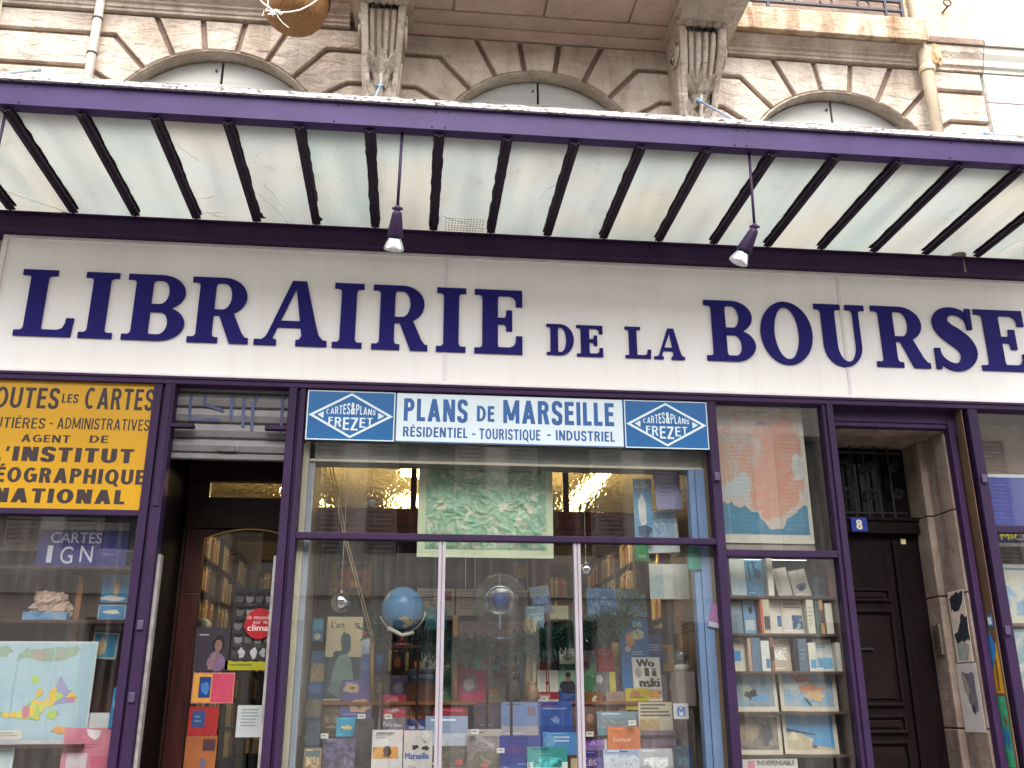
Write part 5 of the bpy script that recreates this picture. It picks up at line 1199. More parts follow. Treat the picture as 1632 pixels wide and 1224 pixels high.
I('card', 'beige card between the brown box and the yellow strip', 'card', (967, 1102, 1000, 1134), .78, (168, 140, 124), [('l', .1, .6, .8, .8, 2, (150, 120, 106)), ('o', .3, .1, .3, .1, (120, 60, 60), .4)], z0=Z2)
I('card', 'pink slip standing in the right corner of the display', 'card', (1076, 1092, 1091, 1120), .72, (176, 124, 146), [], roll=6)
# --- third tier
I('book', 'lavender book with pale round figures on its cover', 'book', (541, 1083, 591, 1144), .74, (92, 84, 136), [('o', .35, .78, .26, .14, (186, 162, 120), .4), ('o', .36, .78, .06, .04, (90, 60, 50)), ('o', .6, .3, .34, .22, (182, 152, 116), .5), ('o', .62, .3, .1, .06, (110, 80, 66), .5)], z0=Z2)
I('book', 'tall olive brown book left of the turquoise book', 'book', (508, 1116, 542, 1184), .74, (92, 78, 54), [('l', .12, .75, .9, .85, 1, (70, 60, 44)), ('r', .2, .2, .7, .6, (76, 66, 50))], z0=Z2)
I('booklet', 'dark navy leaflet at the far left of the display', 'booklet', (488, 1088, 512, 1142), .62, (40, 66, 104), [('n', .0, .0, 1, .5, [(60, 70, 70), (120, 104, 80), (44, 54, 70)], 20), ('r', .1, .7, .9, .95, (56, 92, 136))], z0=Z2)
I('booklet', 'dim blue leaflet below the navy leaflet', 'booklet', (484, 1144, 508, 1206), .5, (44, 62, 84), [('n', .0, .3, 1, .9, [(40, 56, 80), (84, 100, 110)], 18)], z0=Z3)
I('booklet', 'blue and cream leaflet beside the teal statue book', 'booklet', (494, 1038, 516, 1086), .70, (60, 96, 130), [('n', .0, .0, 1, .6, [(70, 80, 60), (160, 140, 110), (40, 50, 50)], 18)], z0=Z1)
I('book', 'turquoise square book with a small yellow boat shape', 'book', (535, 1143, 570, 1173), .60, (40, 150, 184), [('n', .0, .0, 1, .5, [(20, 120, 170), (70, 170, 196)], 18), ('o', .5, .45, .26, .12, (206, 190, 130), .5)], z0=Z3)
I('book', 'red and orange book behind the pink bag', 'book', (640, 1112, 697, 1146), .80, (120, 66, 34), [('n', .0, .3, 1, 1, [(96, 50, 26), (170, 104, 40), (130, 60, 30)], 14), ('r', .5, .0, 1, .28, (100, 26, 30))], z0=Z2)
I('book', 'navy book with a white foot left of the left white bar', 'book', (646, 1147, 682, 1166), .66, (40, 54, 110), [('o', .5, .3, .34, .16, (160, 166, 190), .3)], z0=Z2)
I('book', 'broad pale blue landscape book across the left white bar', 'book', (677, 1141, 745, 1224), .50, (140, 154, 180), [('n', .0, .0, 1, .42, [(120, 110, 92), (90, 86, 80), (150, 140, 120)], 14), ('n', .0, .42, 1, .66, [(206, 206, 210), (150, 160, 184)], 10), ('o', .8, .1, .1, .06, (190, 90, 80), .3)], z0=Z3)
I('book', 'small red book left of the dark purple book', 'book', (690, 1119, 746, 1142), .76, (150, 36, 46), [('l', .1, .3, .6, .7, 2, (176, 70, 66))], z0=Z2)
I('book', 'dark purple book under the orange shelf edge', 'book', (756, 1120, 800, 1160), .72, (58, 44, 58), [('n', .0, .2, 1, 1, [(44, 34, 46), (84, 62, 80)], 12), ('l', .2, .05, .7, .15, 1, (110, 96, 104))], z0=Z2)
I('book', 'powder blue book with a pink spine block', 'book', (799, 1119, 858, 1174), .70, (110, 132, 180), [('r', .72, .6, .92, .85, (120, 90, 110)), ('n', .0, .0, 1, .3, [(176, 160, 150), (150, 150, 170)], 16), ('n', .0, .6, .7, 1, [(84, 116, 176), (130, 150, 190)], 10)], z0=Z2)
I('book', 'mid blue book with a faint white emblem', 'book', (859, 1118, 913, 1172), .70, (50, 86, 158), [('r', .05, .85, .5, .97, (120, 70, 140)), ('l', .1, .74, .9, .82, 1, (150, 160, 196)), ('o', .5, .45, .12, .1, (130, 150, 196), .5), ('r', .0, .0, 1, .3, (34, 66, 140))], z0=Z2)
I('book', 'brown book with two faces behind the right white bar', 'book', (913, 1124, 953, 1176), .74, (112, 84, 72), [('o', .3, .7, .16, .14, (176, 130, 110)), ('o', .7, .6, .14, .14, (166, 120, 100)), ('n', .0, .0, 1, .4, [(70, 44, 40), (120, 80, 60)], 16)], z0=Z2)
I('book', 'grey sea landscape book right of the right white bar', 'book', (953, 1134, 1020, 1178), .68, (130, 152, 166), [('n', .0, .45, 1, .75, [(196, 200, 204), (110, 120, 130), (160, 172, 180)], 10), ('r', .0, .0, 1, .4, (96, 136, 150)), ('l', .1, .82, .8, .92, 1, (160, 180, 190))], z0=Z2)
I('poster', 'cream sheet with rows of small dark signs', 'sheet', (1018, 1119, 1072, 1147), .60, (204, 192, 166), [('l', .06, .12, .96, .92, 4, (90, 84, 80))], z0=Z2-.03)
I('poster', 'tan picture sheet under the sheet of small signs', 'sheet', (1021, 1146, 1052, 1166), .58, (190, 164, 112), [('n', .0, .0, 1, 1, [(206, 180, 130), (150, 116, 70)], 16)], z0=Z2-.1)
I('card', 'white card with a blue emblem hanging near the blue post', 'card', (1074, 1121, 1098, 1146), .40, (214, 214, 214), [('o', .5, .48, .3, .36, (120, 160, 206), .1), ('o', .5, .48, .22, .27, (214, 214, 214), .1), ('t', .24, .2, .78, .78, 'M', (80, 130, 190), .06)])
# --- front tier
I('book', 'black book with a white vertical title up its edge', 'book', (562, 1145, 592, 1232), .52, (40, 36, 40), [('n', .0, .4, 1, 1, [(34, 30, 34), (66, 58, 56)], 14)], z0=Z3)
I('book', 'dark violet rock photograph book in the front row', 'book', (512, 1177, 564, 1236), .44, (58, 52, 72), [('n', .0, .0, 1, 1, [(40, 36, 48), (110, 104, 140), (60, 52, 66), (140, 134, 160)], 12)], z0=Z3)
I('book', 'white book with an orange picture in the front row', 'book', (591, 1163, 640, 1236), .42, (206, 200, 196), [('n', .04, .36, .86, .62, [(196, 120, 40), (214, 160, 80), (110, 60, 40)], 12), ('o', .5, .52, .13, .12, (80, 48, 40), .3), ('l', .1, .8, .7, .9, 2, (170, 164, 160))], z0=Z3)
I('book', 'white book with blue Marseille lettering and black strokes', 'book', (642, 1164, 688, 1236), .42, (204, 198, 190), [('t', .06, .36, .88, .5, 'Marseille', (70, 100, 170), .04), ('p', [(.5, .95), (.56, .9), (.7, .74), (.85, .7), (.68, .78)], (40, 36, 40)), ('o', .4, .62, .14, .05, (60, 54, 56), .7), ('o', .75, .6, .12, .05, (70, 62, 60), .7), ('o', .3, .1, .2, .1, (176, 170, 160), .5)], z0=Z3)
I('book', 'beige landscape book with dark rocks in the front row', 'book', (744, 1162, 800, 1234), .44, (168, 158, 150), [('n', .0, .5, 1, .85, [(200, 190, 190), (110, 96, 96), (180, 168, 166)], 11), ('n', .0, .0, 1, .5, [(130, 120, 104), (90, 84, 72), (160, 150, 136)], 12), ('o', .5, .2, .12, .04, (190, 100, 96), .3)], z0=Z3)
I('book', 'deep royal blue book with a red title in the front row', 'book', (797, 1172, 866, 1240), .43, (26, 42, 130), [('t', .12, .58, .85, .74, 'VENTS', (110, 44, 110), .02), ('l', .4, .26, .7, .36, 1, (90, 120, 190)), ('r', .0, .0, 1, .3, (30, 66, 146)), ('o', .15, .18, .12, .08, (150, 170, 200), .4)], z0=Z3)
I('book', 'sky blue book with white type over the teal book', 'book', (866, 1167, 923, 1196), .52, (76, 130, 184), [('o', .2, .5, .16, .36, (110, 160, 200), .2), ('l', .32, .4, .84, .8, 2, (190, 206, 220))], z0=Z3)
I('book', 'teal and white book lying in the front of the display', 'book', (841, 1190, 905, 1240), .38, (50, 140, 140), [('r', .0, .0, 1, .5, (214, 218, 214)), ('r', .02, .0, .06, .48, (60, 130, 140)), ('l', .2, .62, .8, .8, 2, (90, 166, 164)), ('r', .76, .0, .8, .48, (90, 170, 180))], z0=Z3)
I('box', 'brown box with cream letters at the foot of the right white bar', 'box', (905, 1203, 932, 1238), .40, (80, 56, 46), [('r', .15, .3, .85, .85, (190, 170, 130))], th=.05, z0=Z3)
I('book', 'orange red book with a pale title on the right', 'book', (970, 1158, 1022, 1198), .52, (190, 76, 40), [('n', .0, .0, 1, 1, [(190, 60, 36), (206, 116, 56), (170, 90, 50)], 12), ('t', .15, .4, .7, .56, 'Soleil', (226, 200, 180), .02)], z0=Z3)
I('book', 'lilac book with a pale spine beside the right white bar', 'book', (933, 1173, 970, 1196), .54, (120, 84, 150), [('r', .84, .0, 1, 1, (206, 196, 176)), ('t', .3, .4, .8, .66, 'VIOLET', (176, 150, 196), .0)], z0=Z3)
I('book', 'indigo book low beside the right white bar', 'book', (930, 1196, 966, 1240), .42, (62, 50, 110), [('t', .06, .45, .6, .66, 'LES', (200, 170, 150), .02), ('r', .0, .75, 1, 1, (50, 36, 90))], z0=Z3)
I('book', 'blue and white harbour photograph book in the front row', 'book', (963, 1194, 1020, 1238), .40, (150, 164, 190), [('n', .0, .0, 1, .8, [(40, 56, 110), (206, 210, 220), (90, 100, 140)], 13), ('l', .1, .84, .9, .95, 1, (70, 80, 130))], z0=Z3)
I('book', 'silver grey book in the front row at right', 'book', (1020, 1193, 1074, 1240), .42, (160, 158, 166), [('r', .0, .4, 1, 1, (180, 178, 184)), ('r', .0, .0, 1, .2, (134, 130, 140))], z0=Z3)
I('book', 'dusty mauve paper folded behind the silver grey book', 'folder', (1024, 1164, 1078, 1198), .56, (122, 100, 116), [('p', [(.0, .0), (1, .0), (1, .3), (.6, .25)], (96, 78, 92))], z0=Z3, th=.01)
I('book', 'dark teal book in the right corner of the front row', 'book', (1078, 1188, 1104, 1240), .40, (40, 66, 80), [('r', .5, .0, .75, .7, (150, 40, 44)), ('r', .75, 0, 1, 1, (36, 80, 130))], z0=Z3)
# vertical lettering
vt = bpy.data.objects.new('lettering_holder', None)
bpy.data.objects.remove(vt)

I('book', 'thin olive paperback leaning behind the wooden tube', 'book', (596, 1078, 622, 1118), .90, (86, 84, 56), [], z0=Z1, roll=-4)
I('book', 'pale violet paperback under the gold framed portrait', 'book', (622, 1076, 648, 1118), .86, (132, 116, 150), [('o', .5, .5, .3, .24, (190, 176, 196), .4)], z0=Z1)
I('book', 'rose red square book with a pale blot on its cover', 'book', (604, 1106, 646, 1146), .76, (196, 60, 84), [('o', .5, .55, .36, .3, (216, 130, 140), .5), ('o', .6, .4, .16, .12, (226, 190, 190), .5)], z0=Z2)
I('book', 'grey flat book below the rose red square book', 'book', (602, 1143, 646, 1166), .64, (120, 112, 116), [], z0=Z3)
I('book', 'small cream paperback left of the bottle green book', 'book', (700, 1040, 724, 1066), .98, (186, 176, 150), [('o', .5, .4, .2, .2, (110, 90, 70), .4)], z0=Z0)
I('book', 'dark slate paperback right of the thick pale tube', 'book', (866, 1018, 888, 1056), .97, (58, 70, 84), [('r', .1, .6, .9, .9, (86, 100, 116))], z0=Z0)
I('book', 'white paperback with a green foot under the garland', 'book', (892, 1032, 920, 1070), .96, (196, 196, 184), [('r', 0, 0, 1, .3, (60, 110, 84)), ('o', .5, .6, .24, .16, (120, 120, 110), .4)], z0=Z0)
I('book', 'brown paperback with a cream label right of the grey dark edged box', 'book', (1064, 1080, 1080, 1118), .86, (112, 84, 60), [('r', .2, .5, .8, .8, (190, 176, 140))], z0=Z1)
I('book', 'wine red book at the right end of the third row', 'book', (1052, 1140, 1078, 1176), .68, (96, 34, 48), [('l', .15, .6, .8, .8, 2, (170, 120, 120))], z0=Z2)
I('book', 'forest green book at the right end of the third row', 'book', (1079, 1146, 1100, 1178), .70, (40, 76, 58), [('o', .5, .5, .3, .2, (96, 130, 100), .4)], z0=Z2)
I('book', 'tan guide book in the left corner of the front row', 'book', (482, 1192, 510, 1240), .42, (150, 128, 92), [('r', .1, .5, .9, .9, (90, 110, 120))], z0=Z3)

for k, (x, y, Y, lab) in enumerate(((517, 1173, .40, 'small white price tag clipped before the violet rock photograph book'), (576, 1142, .56, 'small white price tag above the turquoise square book'), (619, 1142, .56, 'small white price tag above the white book with an orange picture'), (798, 1196, .38, 'small white price tag on the left edge of the royal blue book'), (868, 1114, .72, 'small white price tag at the foot of the white and red book'),
       (1008, 1152, .5, 'small white price tag beside the orange red book'), (757, 1166, .42, 'small white price tag above the beige landscape book'), (940, 1170, .52, 'small white price tag above the lilac book'))):
    I('price_tag', lab, 'price tag', (x-6, y-4, x+6, y+4), Y, (220, 216, 208), [('l', .15, .25, .85, .75, 1, (120, 116, 116))], group='white price tags in the main window')

# --- hanging balls, globes, cords
def hang(px, py, r, Y, ztop, mat, name, label, cat, ring=True):
    c = un(px, py, Y=Y); c.y = Y; t = thing(name, c, label, cat)
    MB().ball(c, r, 28, 18).build('ball', mat, t, smooth=True)
    m = MB().tube([(c.x, Y, c.z+r), (c.x, Y, ztop)], .0014, 5); m.tube([(c.x, Y, c.z+r*.96), (c.x, Y, c.z+r*1.18)], r*.14, 8); m.build('string', W_M, t)
    return t
hang(543, 960, .070, .42, 3.31, CHROME, 'silver_ball', 'shiny silver ball hanging on a string at the left of the main window', 'ornament')
hang(934, 908, .048, .40, 3.31, CHROME, 'silver_ball', 'shiny silver ball hanging beside the right white bar', 'ornament')
hang(625, 741, .031, .35, 3.31, CHROME, 'silver_ball', 'small silver ball hanging high beside the yellow lamp glow', 'ornament')
hang(592, 801, .036, .40, 3.31, P((176, 166, 150), .4), 'frosted_ball', 'small dull beige ball hanging high left of the relief map', 'ornament')
hang(693, 958, .040, .62, 3.31, GLASS_BALL, 'glass_bauble', 'clear glass bauble hanging on a thread right of the blue globe', 'ornament')
# blue terrestrial globe
gc = un(642, 970, Y=.50); gc.y = .50; gr = .152
gl_ = thing('globe', (gc.x, .50, gc.z-gr-.05), 'blue terrestrial globe with pale continents at the left of the main window', 'globe')
m, n, l, p = newmat('globe_print'); v = coords(n, l)
land = ramp(n, l, noi(n, l, v, 6.5, 6, .55, .2), [(.54, lin((86, 140, 184))), (.56, lin((206, 190, 140))), (.68, lin((190, 150, 130)))])
l.new(land, p.inputs['Base Color']); p.inputs['Roughness'].default_value = .25
MB().ball(gc, gr, 40, 26).build('sphere', m, gl_, smooth=True)
m = MB(); m.tube([(gc.x+(gr+.012)*math.cos(a), .50, gc.z+(gr+.012)*math.sin(a)) for a in [math.radians(200+8*k) for k in range(20)]], .006, 6); m.tube([(gc.x-.10, .43, gc.z-.14), (gc.x, .42, gc.z-.19), (gc.x+.08, .45, gc.z-.17)], .014, 8)
m.build('meridian', P((206, 200, 184), .4), gl_, smooth=True)
m = MB().lathe([(.09, 0), (.092, .012), (.03, .03), (.02, .05), (.018, .10)], (gc.x, .50, gc.z-gr-.11), 24).build('base', WOOD_RED, gl_, smooth=True)
MB().box(gc.x-.14, .40, gc.z-gr-.125, gc.x+.14, .62, gc.z-gr-.1105).build('stand_board', WOOD_DARK, gl_)
for s_ in (-.12, .12): MB().box(gc.x+s_-.01, .58, Z3, gc.x+s_+.01, .60, gc.z-gr-.1255).build('leg', WOOD_DARK, gl_)
# clear plastic globe with a small blue globe inside
cc = un(797, 958, Y=.46); cc.y = .46
cg = thing('clear_globe', (cc.x, .46, cc.z-.2), 'large clear plastic globe with a small blue ball inside at the middle of the window', 'globe')
MB().ball(cc, .198, 44, 28).build('outer_sphere', GLASS_BALL, cg, smooth=True)
MB().ball((cc.x, .46, cc.z-.0), .062, 28, 18).build('inner_ball', PIC([(20, 50, 130), (40, 80, 170), (16, 40, 110)], 20), cg, smooth=True)
m = MB().tube([(cc.x, .46, cc.z-.062), (cc.x, .46, cc.z-.2)], .008, 8); m.tube([(cc.x, .46, cc.z+.062), (cc.x, .46, cc.z+.198)], .003, 6); m.build('axis', P((150, 156, 170), .3), cg)
m = MB(); s_ = 'PARALLELE NORD MERIDIEN'
for sgn in (1,):
    for k in range(26):
        a = math.radians(155-5*k); x, z = cc.x+.105*math.cos(a), cc.z+.105*math.sin(a)
        m.box(x-.003, .455, z-.005, x+.003, .457, z+.005)
m.build('graduation', P((206, 208, 214), .4), cg)
m = MB().lathe([(.07, 0), (.072, .012), (.02, .03), (.014, .08)], (cc.x, .46, cc.z-.275), 24); m.build('base', P((70, 76, 90), .3), cg, smooth=True)
MB().box(cc.x-.1, .38, cc.z-.29, cc.x+.1, .54, cc.z-.2755).build('stand_board', WOOD_DARK, cg)
for s_ in (-.085, .085): MB().box(cc.x+s_-.009, .50, Z3, cc.x+s_+.009, .52, cc.z-.2905).build('leg', WOOD_DARK, cg)
# snow globe at the right
sc_ = un(1086, 1047, Y=.55); sc_.y = .55
sg_ = thing('snow_globe', (sc_.x, .55, sc_.z-.12), 'glass snow globe on a pale base at the right of the display', 'snow globe')
MB().ball(sc_, .062, 24, 16).build('dome', GLASS_BALL, sg_, smooth=True); MB().ball((sc_.x, .56, sc_.z-.008), .04, 16, 12).build('core', P((90, 92, 104), .5, .2), sg_, smooth=True)
m = MB().lathe([(.055, 0), (.058, .04), (.045, .052)], (sc_.x, .55, sc_.z-.105), 20); m.build('base', P((186, 178, 170), .5), sg_, smooth=True)
tag(MB().box(sc_.x-.07, .47, sc_.z-.34, sc_.x+.07, .63, sc_.z-.106).build('plinth', P((150, 136, 130), .6, .1), None, bevel=.004), 'pale grey plinth carrying the glass snow globe', 'plinth')
MB().box(sc_.x-.05, .50, Z3, sc_.x+.05, .60, sc_.z-.341).build('foot', P((110, 96, 90), .6, .1), bpy.data.objects['plinth'])
# garland of fir needles sagging across the window
ga = MB(); pts = [un(x, y, Y=.66) for x, y in ((598, 1000), (640, 1016), (690, 1028), (735, 1034), (780, 1038), (830, 1030), (880, 1018), (925, 1008), (960, 998), (1000, 985))]
for i in range(len(pts)-1):
    for k in range(16):
        t_ = k/16; c = pts[i].lerp(pts[i+1], t_)
        for j in range(24):
            d = Vector((rnd.gauss(0, 1), rnd.gauss(0, .7), rnd.gauss(-.15, 1))).normalized(); L_ = rnd.uniform(.05, .15); s_ = d.cross(Vector((rnd.random(), 1, rnd.random()))).normalized()*.006
            b0 = c+d*.008; ga.add([b0-s_, b0+s_, b0+d*L_+s_*.4, b0+d*L_-s_*.4], [(0, 1, 2, 3)], rnd.randrange(3))
ga.tube(pts, .008, 6, 3)
tag(ga.build('garland', [P((22, 62, 46), .5), P((14, 42, 32), .5), P((44, 90, 76), .4), P((60, 44, 30), .7)], None), 'dark green fir garland strung across the middle of the main window', 'garland')
m = MB()
for _ in range(26):
    a = pts[rnd.randrange(len(pts)-1)]+Vector((rnd.uniform(0, .2), -.03, rnd.uniform(-.1, .1))); d = Vector((rnd.uniform(-.5, .5), -.1, rnd.uniform(-1, .4))).normalized()*rnd.uniform(.06, .16)
    m.tube([a, a+d], .0012, 4)
tag(m.build('tinsel', P((200, 206, 206), .2, .1, metal=.6), None), 'thin silver tinsel threads scattered over the green garland', 'tinsel')
# slanted cords
CORD = P((190, 164, 126), .8, .1)
def cord(pp, label, off=0):
    t = MB().tube([un(x, y, Y=Y)+Vector((off, 0, 0)) for x, y, Y in pp], .0035, 6).build('cord', CORD); tag(t, label, 'cord')
cord(((523, 733, .30), (549, 860, .45), (590, 1012, .62)), 'left of the two beige cords slanting down at the left of the main window')
cord(((528, 733, .30), (553, 860, .45), (594, 1012, .62)), 'right of the two beige cords slanting down at the left of the main window', 0)
cord(((1047, 738, .25), (1003, 900, .5), (985, 968, .7)), 'beige cord slanting down to the open sea book at right')
# standing tubes, figurine, bag, jar
def tube_thing(px, y0, y1, Y, r, rgb, label, name='map_tube'):
    b = un(px, y1, Y=Y); tp = un(px, y0, Y=Y); t = thing(name, (b.x, Y, Z1), label, 'tube')
    MB().tube([(b.x, Y, Z1), (tp.x, Y, tp.z)], r, 14).build('tube', P(rgb, .6, .1), t, smooth=True); MB().lathe([(r*1.06, 0), (r*1.08, .004), (r*1.06, .02), (.001, .022)], (tp.x, Y, tp.z), 14).build('cap', P([min(255, v+30) for v in rgb], .5), t)
tube_thing(726, 985, 1095, .80, .022, (176, 116, 56), 'orange brown cardboard tube right of the left white bar')
tube_thing(841, 990, 1110, .78, .030, (176, 156, 116), 'thick pale cardboard tube under the clear globe')
tube_thing(851, 994, 1112, .76, .018, (196, 182, 140), 'thin cream cardboard tube beside the thick pale tube')
tube_thing(593, 1012, 1130, .66, .016, (150, 110, 66), 'thin brown tube where the slanted cords end')
fc = un(820, 1112, Y=.79); fc.y = .79; fz = Z1
fg = thing('figurine', (fc.x, .79, fz), 'black cat figurine with pale eyes sitting on the orange shelf', 'figurine')
m = MB().lathe([(.001, 0), (.058, .0), (.066, .03), (.060, .09), (.044, .14), (.034, .165), (.001, .17)], (fc.x, .79, fz), 24); m.ball((fc.x, .775, fz+.19), .042, 20, 14)
for s_ in (-1, 1): m.lathe([(.016, 0), (.010, .02), (.001, .042)], (fc.x+s_*.024, .785, fz+.215), 10)
m.build('body', P((26, 22, 26), .35, .1), fg, smooth=True)
m = MB()
for s_ in (-1, 1): m.ball((fc.x+s_*.014, .735, fz+.197), .007, 10, 8)
m.build('eye', P((206, 190, 196), .3), fg)
jc = un(846, 1112, Y=.74); jc.y = .74
tag(MB().lathe([(.030, 0), (.046, .03), (.050, .07), (.036, .10), (.030, .12), (.036, .13), (.034, .128), (.026, .11)], (jc.x+.01, .74, Z1), 24).build('jar', P((150, 108, 64), .4, .2), None, smooth=True), 'tan pottery jar right of the black figurine', 'jar')

# ------------------------------------------------------------------ narrow bookcase window right of the main window
bc = thing('window_bookcase', (2.62, .3, .9), 'narrow dark bookcase with thin shelves behind the right hand shop window', 'bookcase')
MB().box(2.10, .40, .9, 3.03, .42, 2.69).build('back', P((52, 46, 44), .7, .2), bc)
MB().box(2.10, .40, 2.70, 3.03, .42, 3.8).build('back', P((156, 150, 142), .7, .1), bc)
for x in (2.149, 3.034): MB().box(x, .101, .9, x+.018, .399, 3.79).build('side', P((120, 104, 92), .6, .15), bc)
SHZ = [un(1250, y, Y=.16).z for y in (950, 1010, 1070, 1134, 1203)]
for z in SHZ: MB().box(2.168, .13, z-.018, 3.033, .399, z).build('shelf', P((84, 66, 56), .55, .2), bc, bevel=.002)
I('poster', 'orange and white relief map poster with a blue sea in the upper right shop window', 'poster', (1149, 645, 1297, 866), .16, (206, 200, 186), [
   ('r', .03, .06, .96, .97, (72, 128, 156)), ('n', .03, .30, .96, .97, [(190, 176, 166), (206, 150, 126), (186, 182, 174), (204, 134, 104)], 7),
   ('q', shore([(.03, .31), (.10, .27), (.16, .28), (.22, .24), (.30, .26), (.36, .22), (.42, .23), (.47, .16), (.53, .11), (.60, .09), (.68, .11), (.74, .18), (.80, .20), (.86, .24), (.96, .27), (.96, .40), (.03, .40)], 2, .02, 7), PIC([(176, 180, 176), (200, 176, 160), (190, 186, 178), (206, 160, 138)], 26, 1.5)),
   ('q', shore([(.36, .30), (.50, .17), (.66, .17), (.82, .26), (.93, .36), (.90, .55), (.94, .75), (.86, .92), (.62, .88), (.50, .66), (.42, .48)], 4, .06, 8), PIC([(208, 146, 124), (198, 160, 142), (206, 132, 106), (190, 172, 160)], 18, 1.2)),
   ('q', shore([(.84, .44), (.95, .46), (.96, .60), (.88, .56)], 6, .03, 6), PIC([(190, 194, 190), (206, 200, 190)], 20)), ('q', shore([(.04, .42), (.16, .44), (.2, .60), (.12, .75), (.04, .7)], 8, .04, 6), PIC([(206, 150, 126), (196, 160, 140), (190, 176, 160)], 16)),
   ('q', shore([(.05, .33), (.3, .32), (.4, .42), (.3, .52), (.12, .40)], 9, .03, 6), PIC([(170, 188, 194), (190, 190, 184)], 22)),
   ('p', [(.46, .84), (.52, .865), (.6, .86), (.64, .84), (.6, .85), (.52, .85)], (90, 120, 190)), ('o', .9, .55, .06, .08, (196, 196, 190), .4), ('l', .25, .92, .75, .95, 1, (150, 120, 110))], th=.004)
I('card', 'pale blue strip lying under the relief map poster', 'card', (1149, 868, 1300, 880), .17, (150, 140, 132), [])
def row(k, specs):
    for s in specs: 
        (x0, x1, y0, col, label, els) = s[:6]; roll = s[6] if len(s) > 6 else 0
        yb = (950, 1010, 1070, 1134, 1203)[k]
        I('book', label, 'book', (x0, y0, x1, yb), .20, col, els, th=.12 if x1-x0 < 16 else .022, tilt=3 if x1-x0 >= 16 else 0, roll=roll, z0=SHZ[k])
row(0, [(1166, 1190, 891, (200, 204, 190), 'cream and blue book at the left end of the top shelf', [('n', .0, .0, 1, .5, [(150, 190, 210), (206, 210, 196)], 16)]),
        (1191, 1219, 893, (70, 140, 176), 'blue book with dark brush marks on the top shelf', [('p', [(.1, .95), (.2, .9), (.3, .4), (.22, .42)], (30, 50, 60)), ('p', [(.4, .98), (.5, .95), (.6, .5), (.5, .5)], (30, 50, 60)), ('o', .7, .6, .2, .16, (36, 70, 100), .3), ('n', .0, .0, 1, .3, [(40, 100, 150), (90, 150, 190)], 14)]),
        (1221, 1230, 891, (214, 208, 190), 'white spine beside the blue brush mark book', []),
        (1241, 1263, 905, (206, 198, 184), 'plain cream book leaning on the top shelf', [('r', .1, .1, .3, .9, (180, 172, 160))], -9),
        (1266, 1293, 908, (196, 188, 170), 'cream book with a round blue picture leaning on the top shelf', [('o', .55, .35, .3, .16, (86, 110, 130), .3), ('o', .55, .3, .16, .08, (46, 60, 70), .3)], -10),
        (1298, 1316, 918, (64, 84, 96), 'small dark teal book on the top shelf', [('o', .5, .5, .36, .3, (40, 56, 66), .2)]),
        (1318, 1323, 902, (130, 80, 70), 'thin brown spine near the right end of the top shelf', []), (1325, 1337, 898, (206, 200, 186), 'white spine at the right end of the top shelf', [])])
row(1, [(1166, 1185, 960, (110, 130, 140), 'grey blue book at the left end of the second shelf', [('r', .1, .6, .9, .9, (136, 154, 160))]), (1187, 1206, 957, (108, 150, 186), 'light blue book on the second shelf', [('r', .1, .1, .9, .4, (180, 190, 196)), ('o', .6, .7, .2, .1, (30, 40, 60), .3)]),
        (1210, 1213.5, 957, (196, 90, 60), 'thin orange spine on the second shelf', []), (1214, 1225, 957, (196, 184, 160), 'cream spine beside the thin orange spine', [('r', .1, .1, .9, .5, (60, 60, 70))]),
        (1227, 1247, 956, (212, 200, 186), 'cream book with a small blue stamp on the second shelf', [('r', .66, .2, .96, .52, (70, 100, 150))]),
        (1248, 1282, 957, (214, 202, 184), 'cream book with a square harbour picture on the second shelf', [('n', .46, .12, .96, .55, [(60, 120, 170), (30, 60, 100), (190, 200, 206)], 20), ('r', .1, .1, .34, .55, (206, 204, 200)), ('l', .1, .74, .9, .9, 2, (130, 130, 140))]),
        (1284, 1295, 957, (210, 204, 186), 'white spine right of the harbour picture book', [('l', .2, .2, .9, .8, 5, (170, 164, 150))]), (1297, 1303, 959, (60, 86, 84), 'thin dark green spine on the second shelf', []), (1304, 1310, 958, (180, 140, 100), 'tan and brown spine on the second shelf', [('r', 0, .3, 1, .7, (70, 50, 50))]),
        (1313, 1324, 963, (212, 206, 192), 'short white spine at the right end of the second shelf', [])])
row(2, [(1165, 1189, 1016, (210, 200, 184), 'cream book with a blue square at the left end of the third shelf', [('r', .1, .3, .72, .6, (66, 140, 190)), ('l', .1, .8, .8, .92, 2, (160, 150, 140))]), (1190, 1195, 1018, (176, 150, 126), 'thin tan spine on the third shelf', []),
        (1196, 1210, 1017, (92, 116, 136), 'grey blue spine on the third shelf', [('n', .1, .1, .9, .6, [(50, 74, 96), (110, 130, 150)], 20)]), (1211, 1224, 1022, (214, 212, 204), 'white spine with a blue foot on the third shelf', [('r', .5, .1, .95, .4, (70, 120, 170))]),
        (1226, 1231, 1016, (150, 110, 80), 'brown spine on the third shelf', [('r', 0, .3, 1, .7, (70, 44, 40))]), (1233, 1262, 1018, (190, 172, 152), 'beige plain book in the middle of the third shelf', [('r', .0, .0, .06, 1, (150, 136, 120))]),
        (1264, 1269, 1018, (46, 40, 52), 'black spine on the third shelf', []), (1270, 1284, 1019, (96, 110, 126), 'grey spine on the third shelf', [('l', .2, .3, .9, .7, 3, (130, 140, 150))]),
        (1286, 1298, 1025, (214, 208, 190), 'white spine left of the blue seascape book', [('r', .2, .1, .9, .4, (90, 150, 190))]), (1299, 1329, 1019, (206, 206, 200), 'white book with a blue seascape on the third shelf', [('n', .1, .08, .94, .42, [(60, 130, 190), (130, 180, 210), (40, 90, 140)], 20), ('l', .1, .7, .9, .86, 2, (120, 170, 200))]),
        (1330, 1341, 1025, (212, 206, 194), 'white spine at the right end of the third shelf', [])])
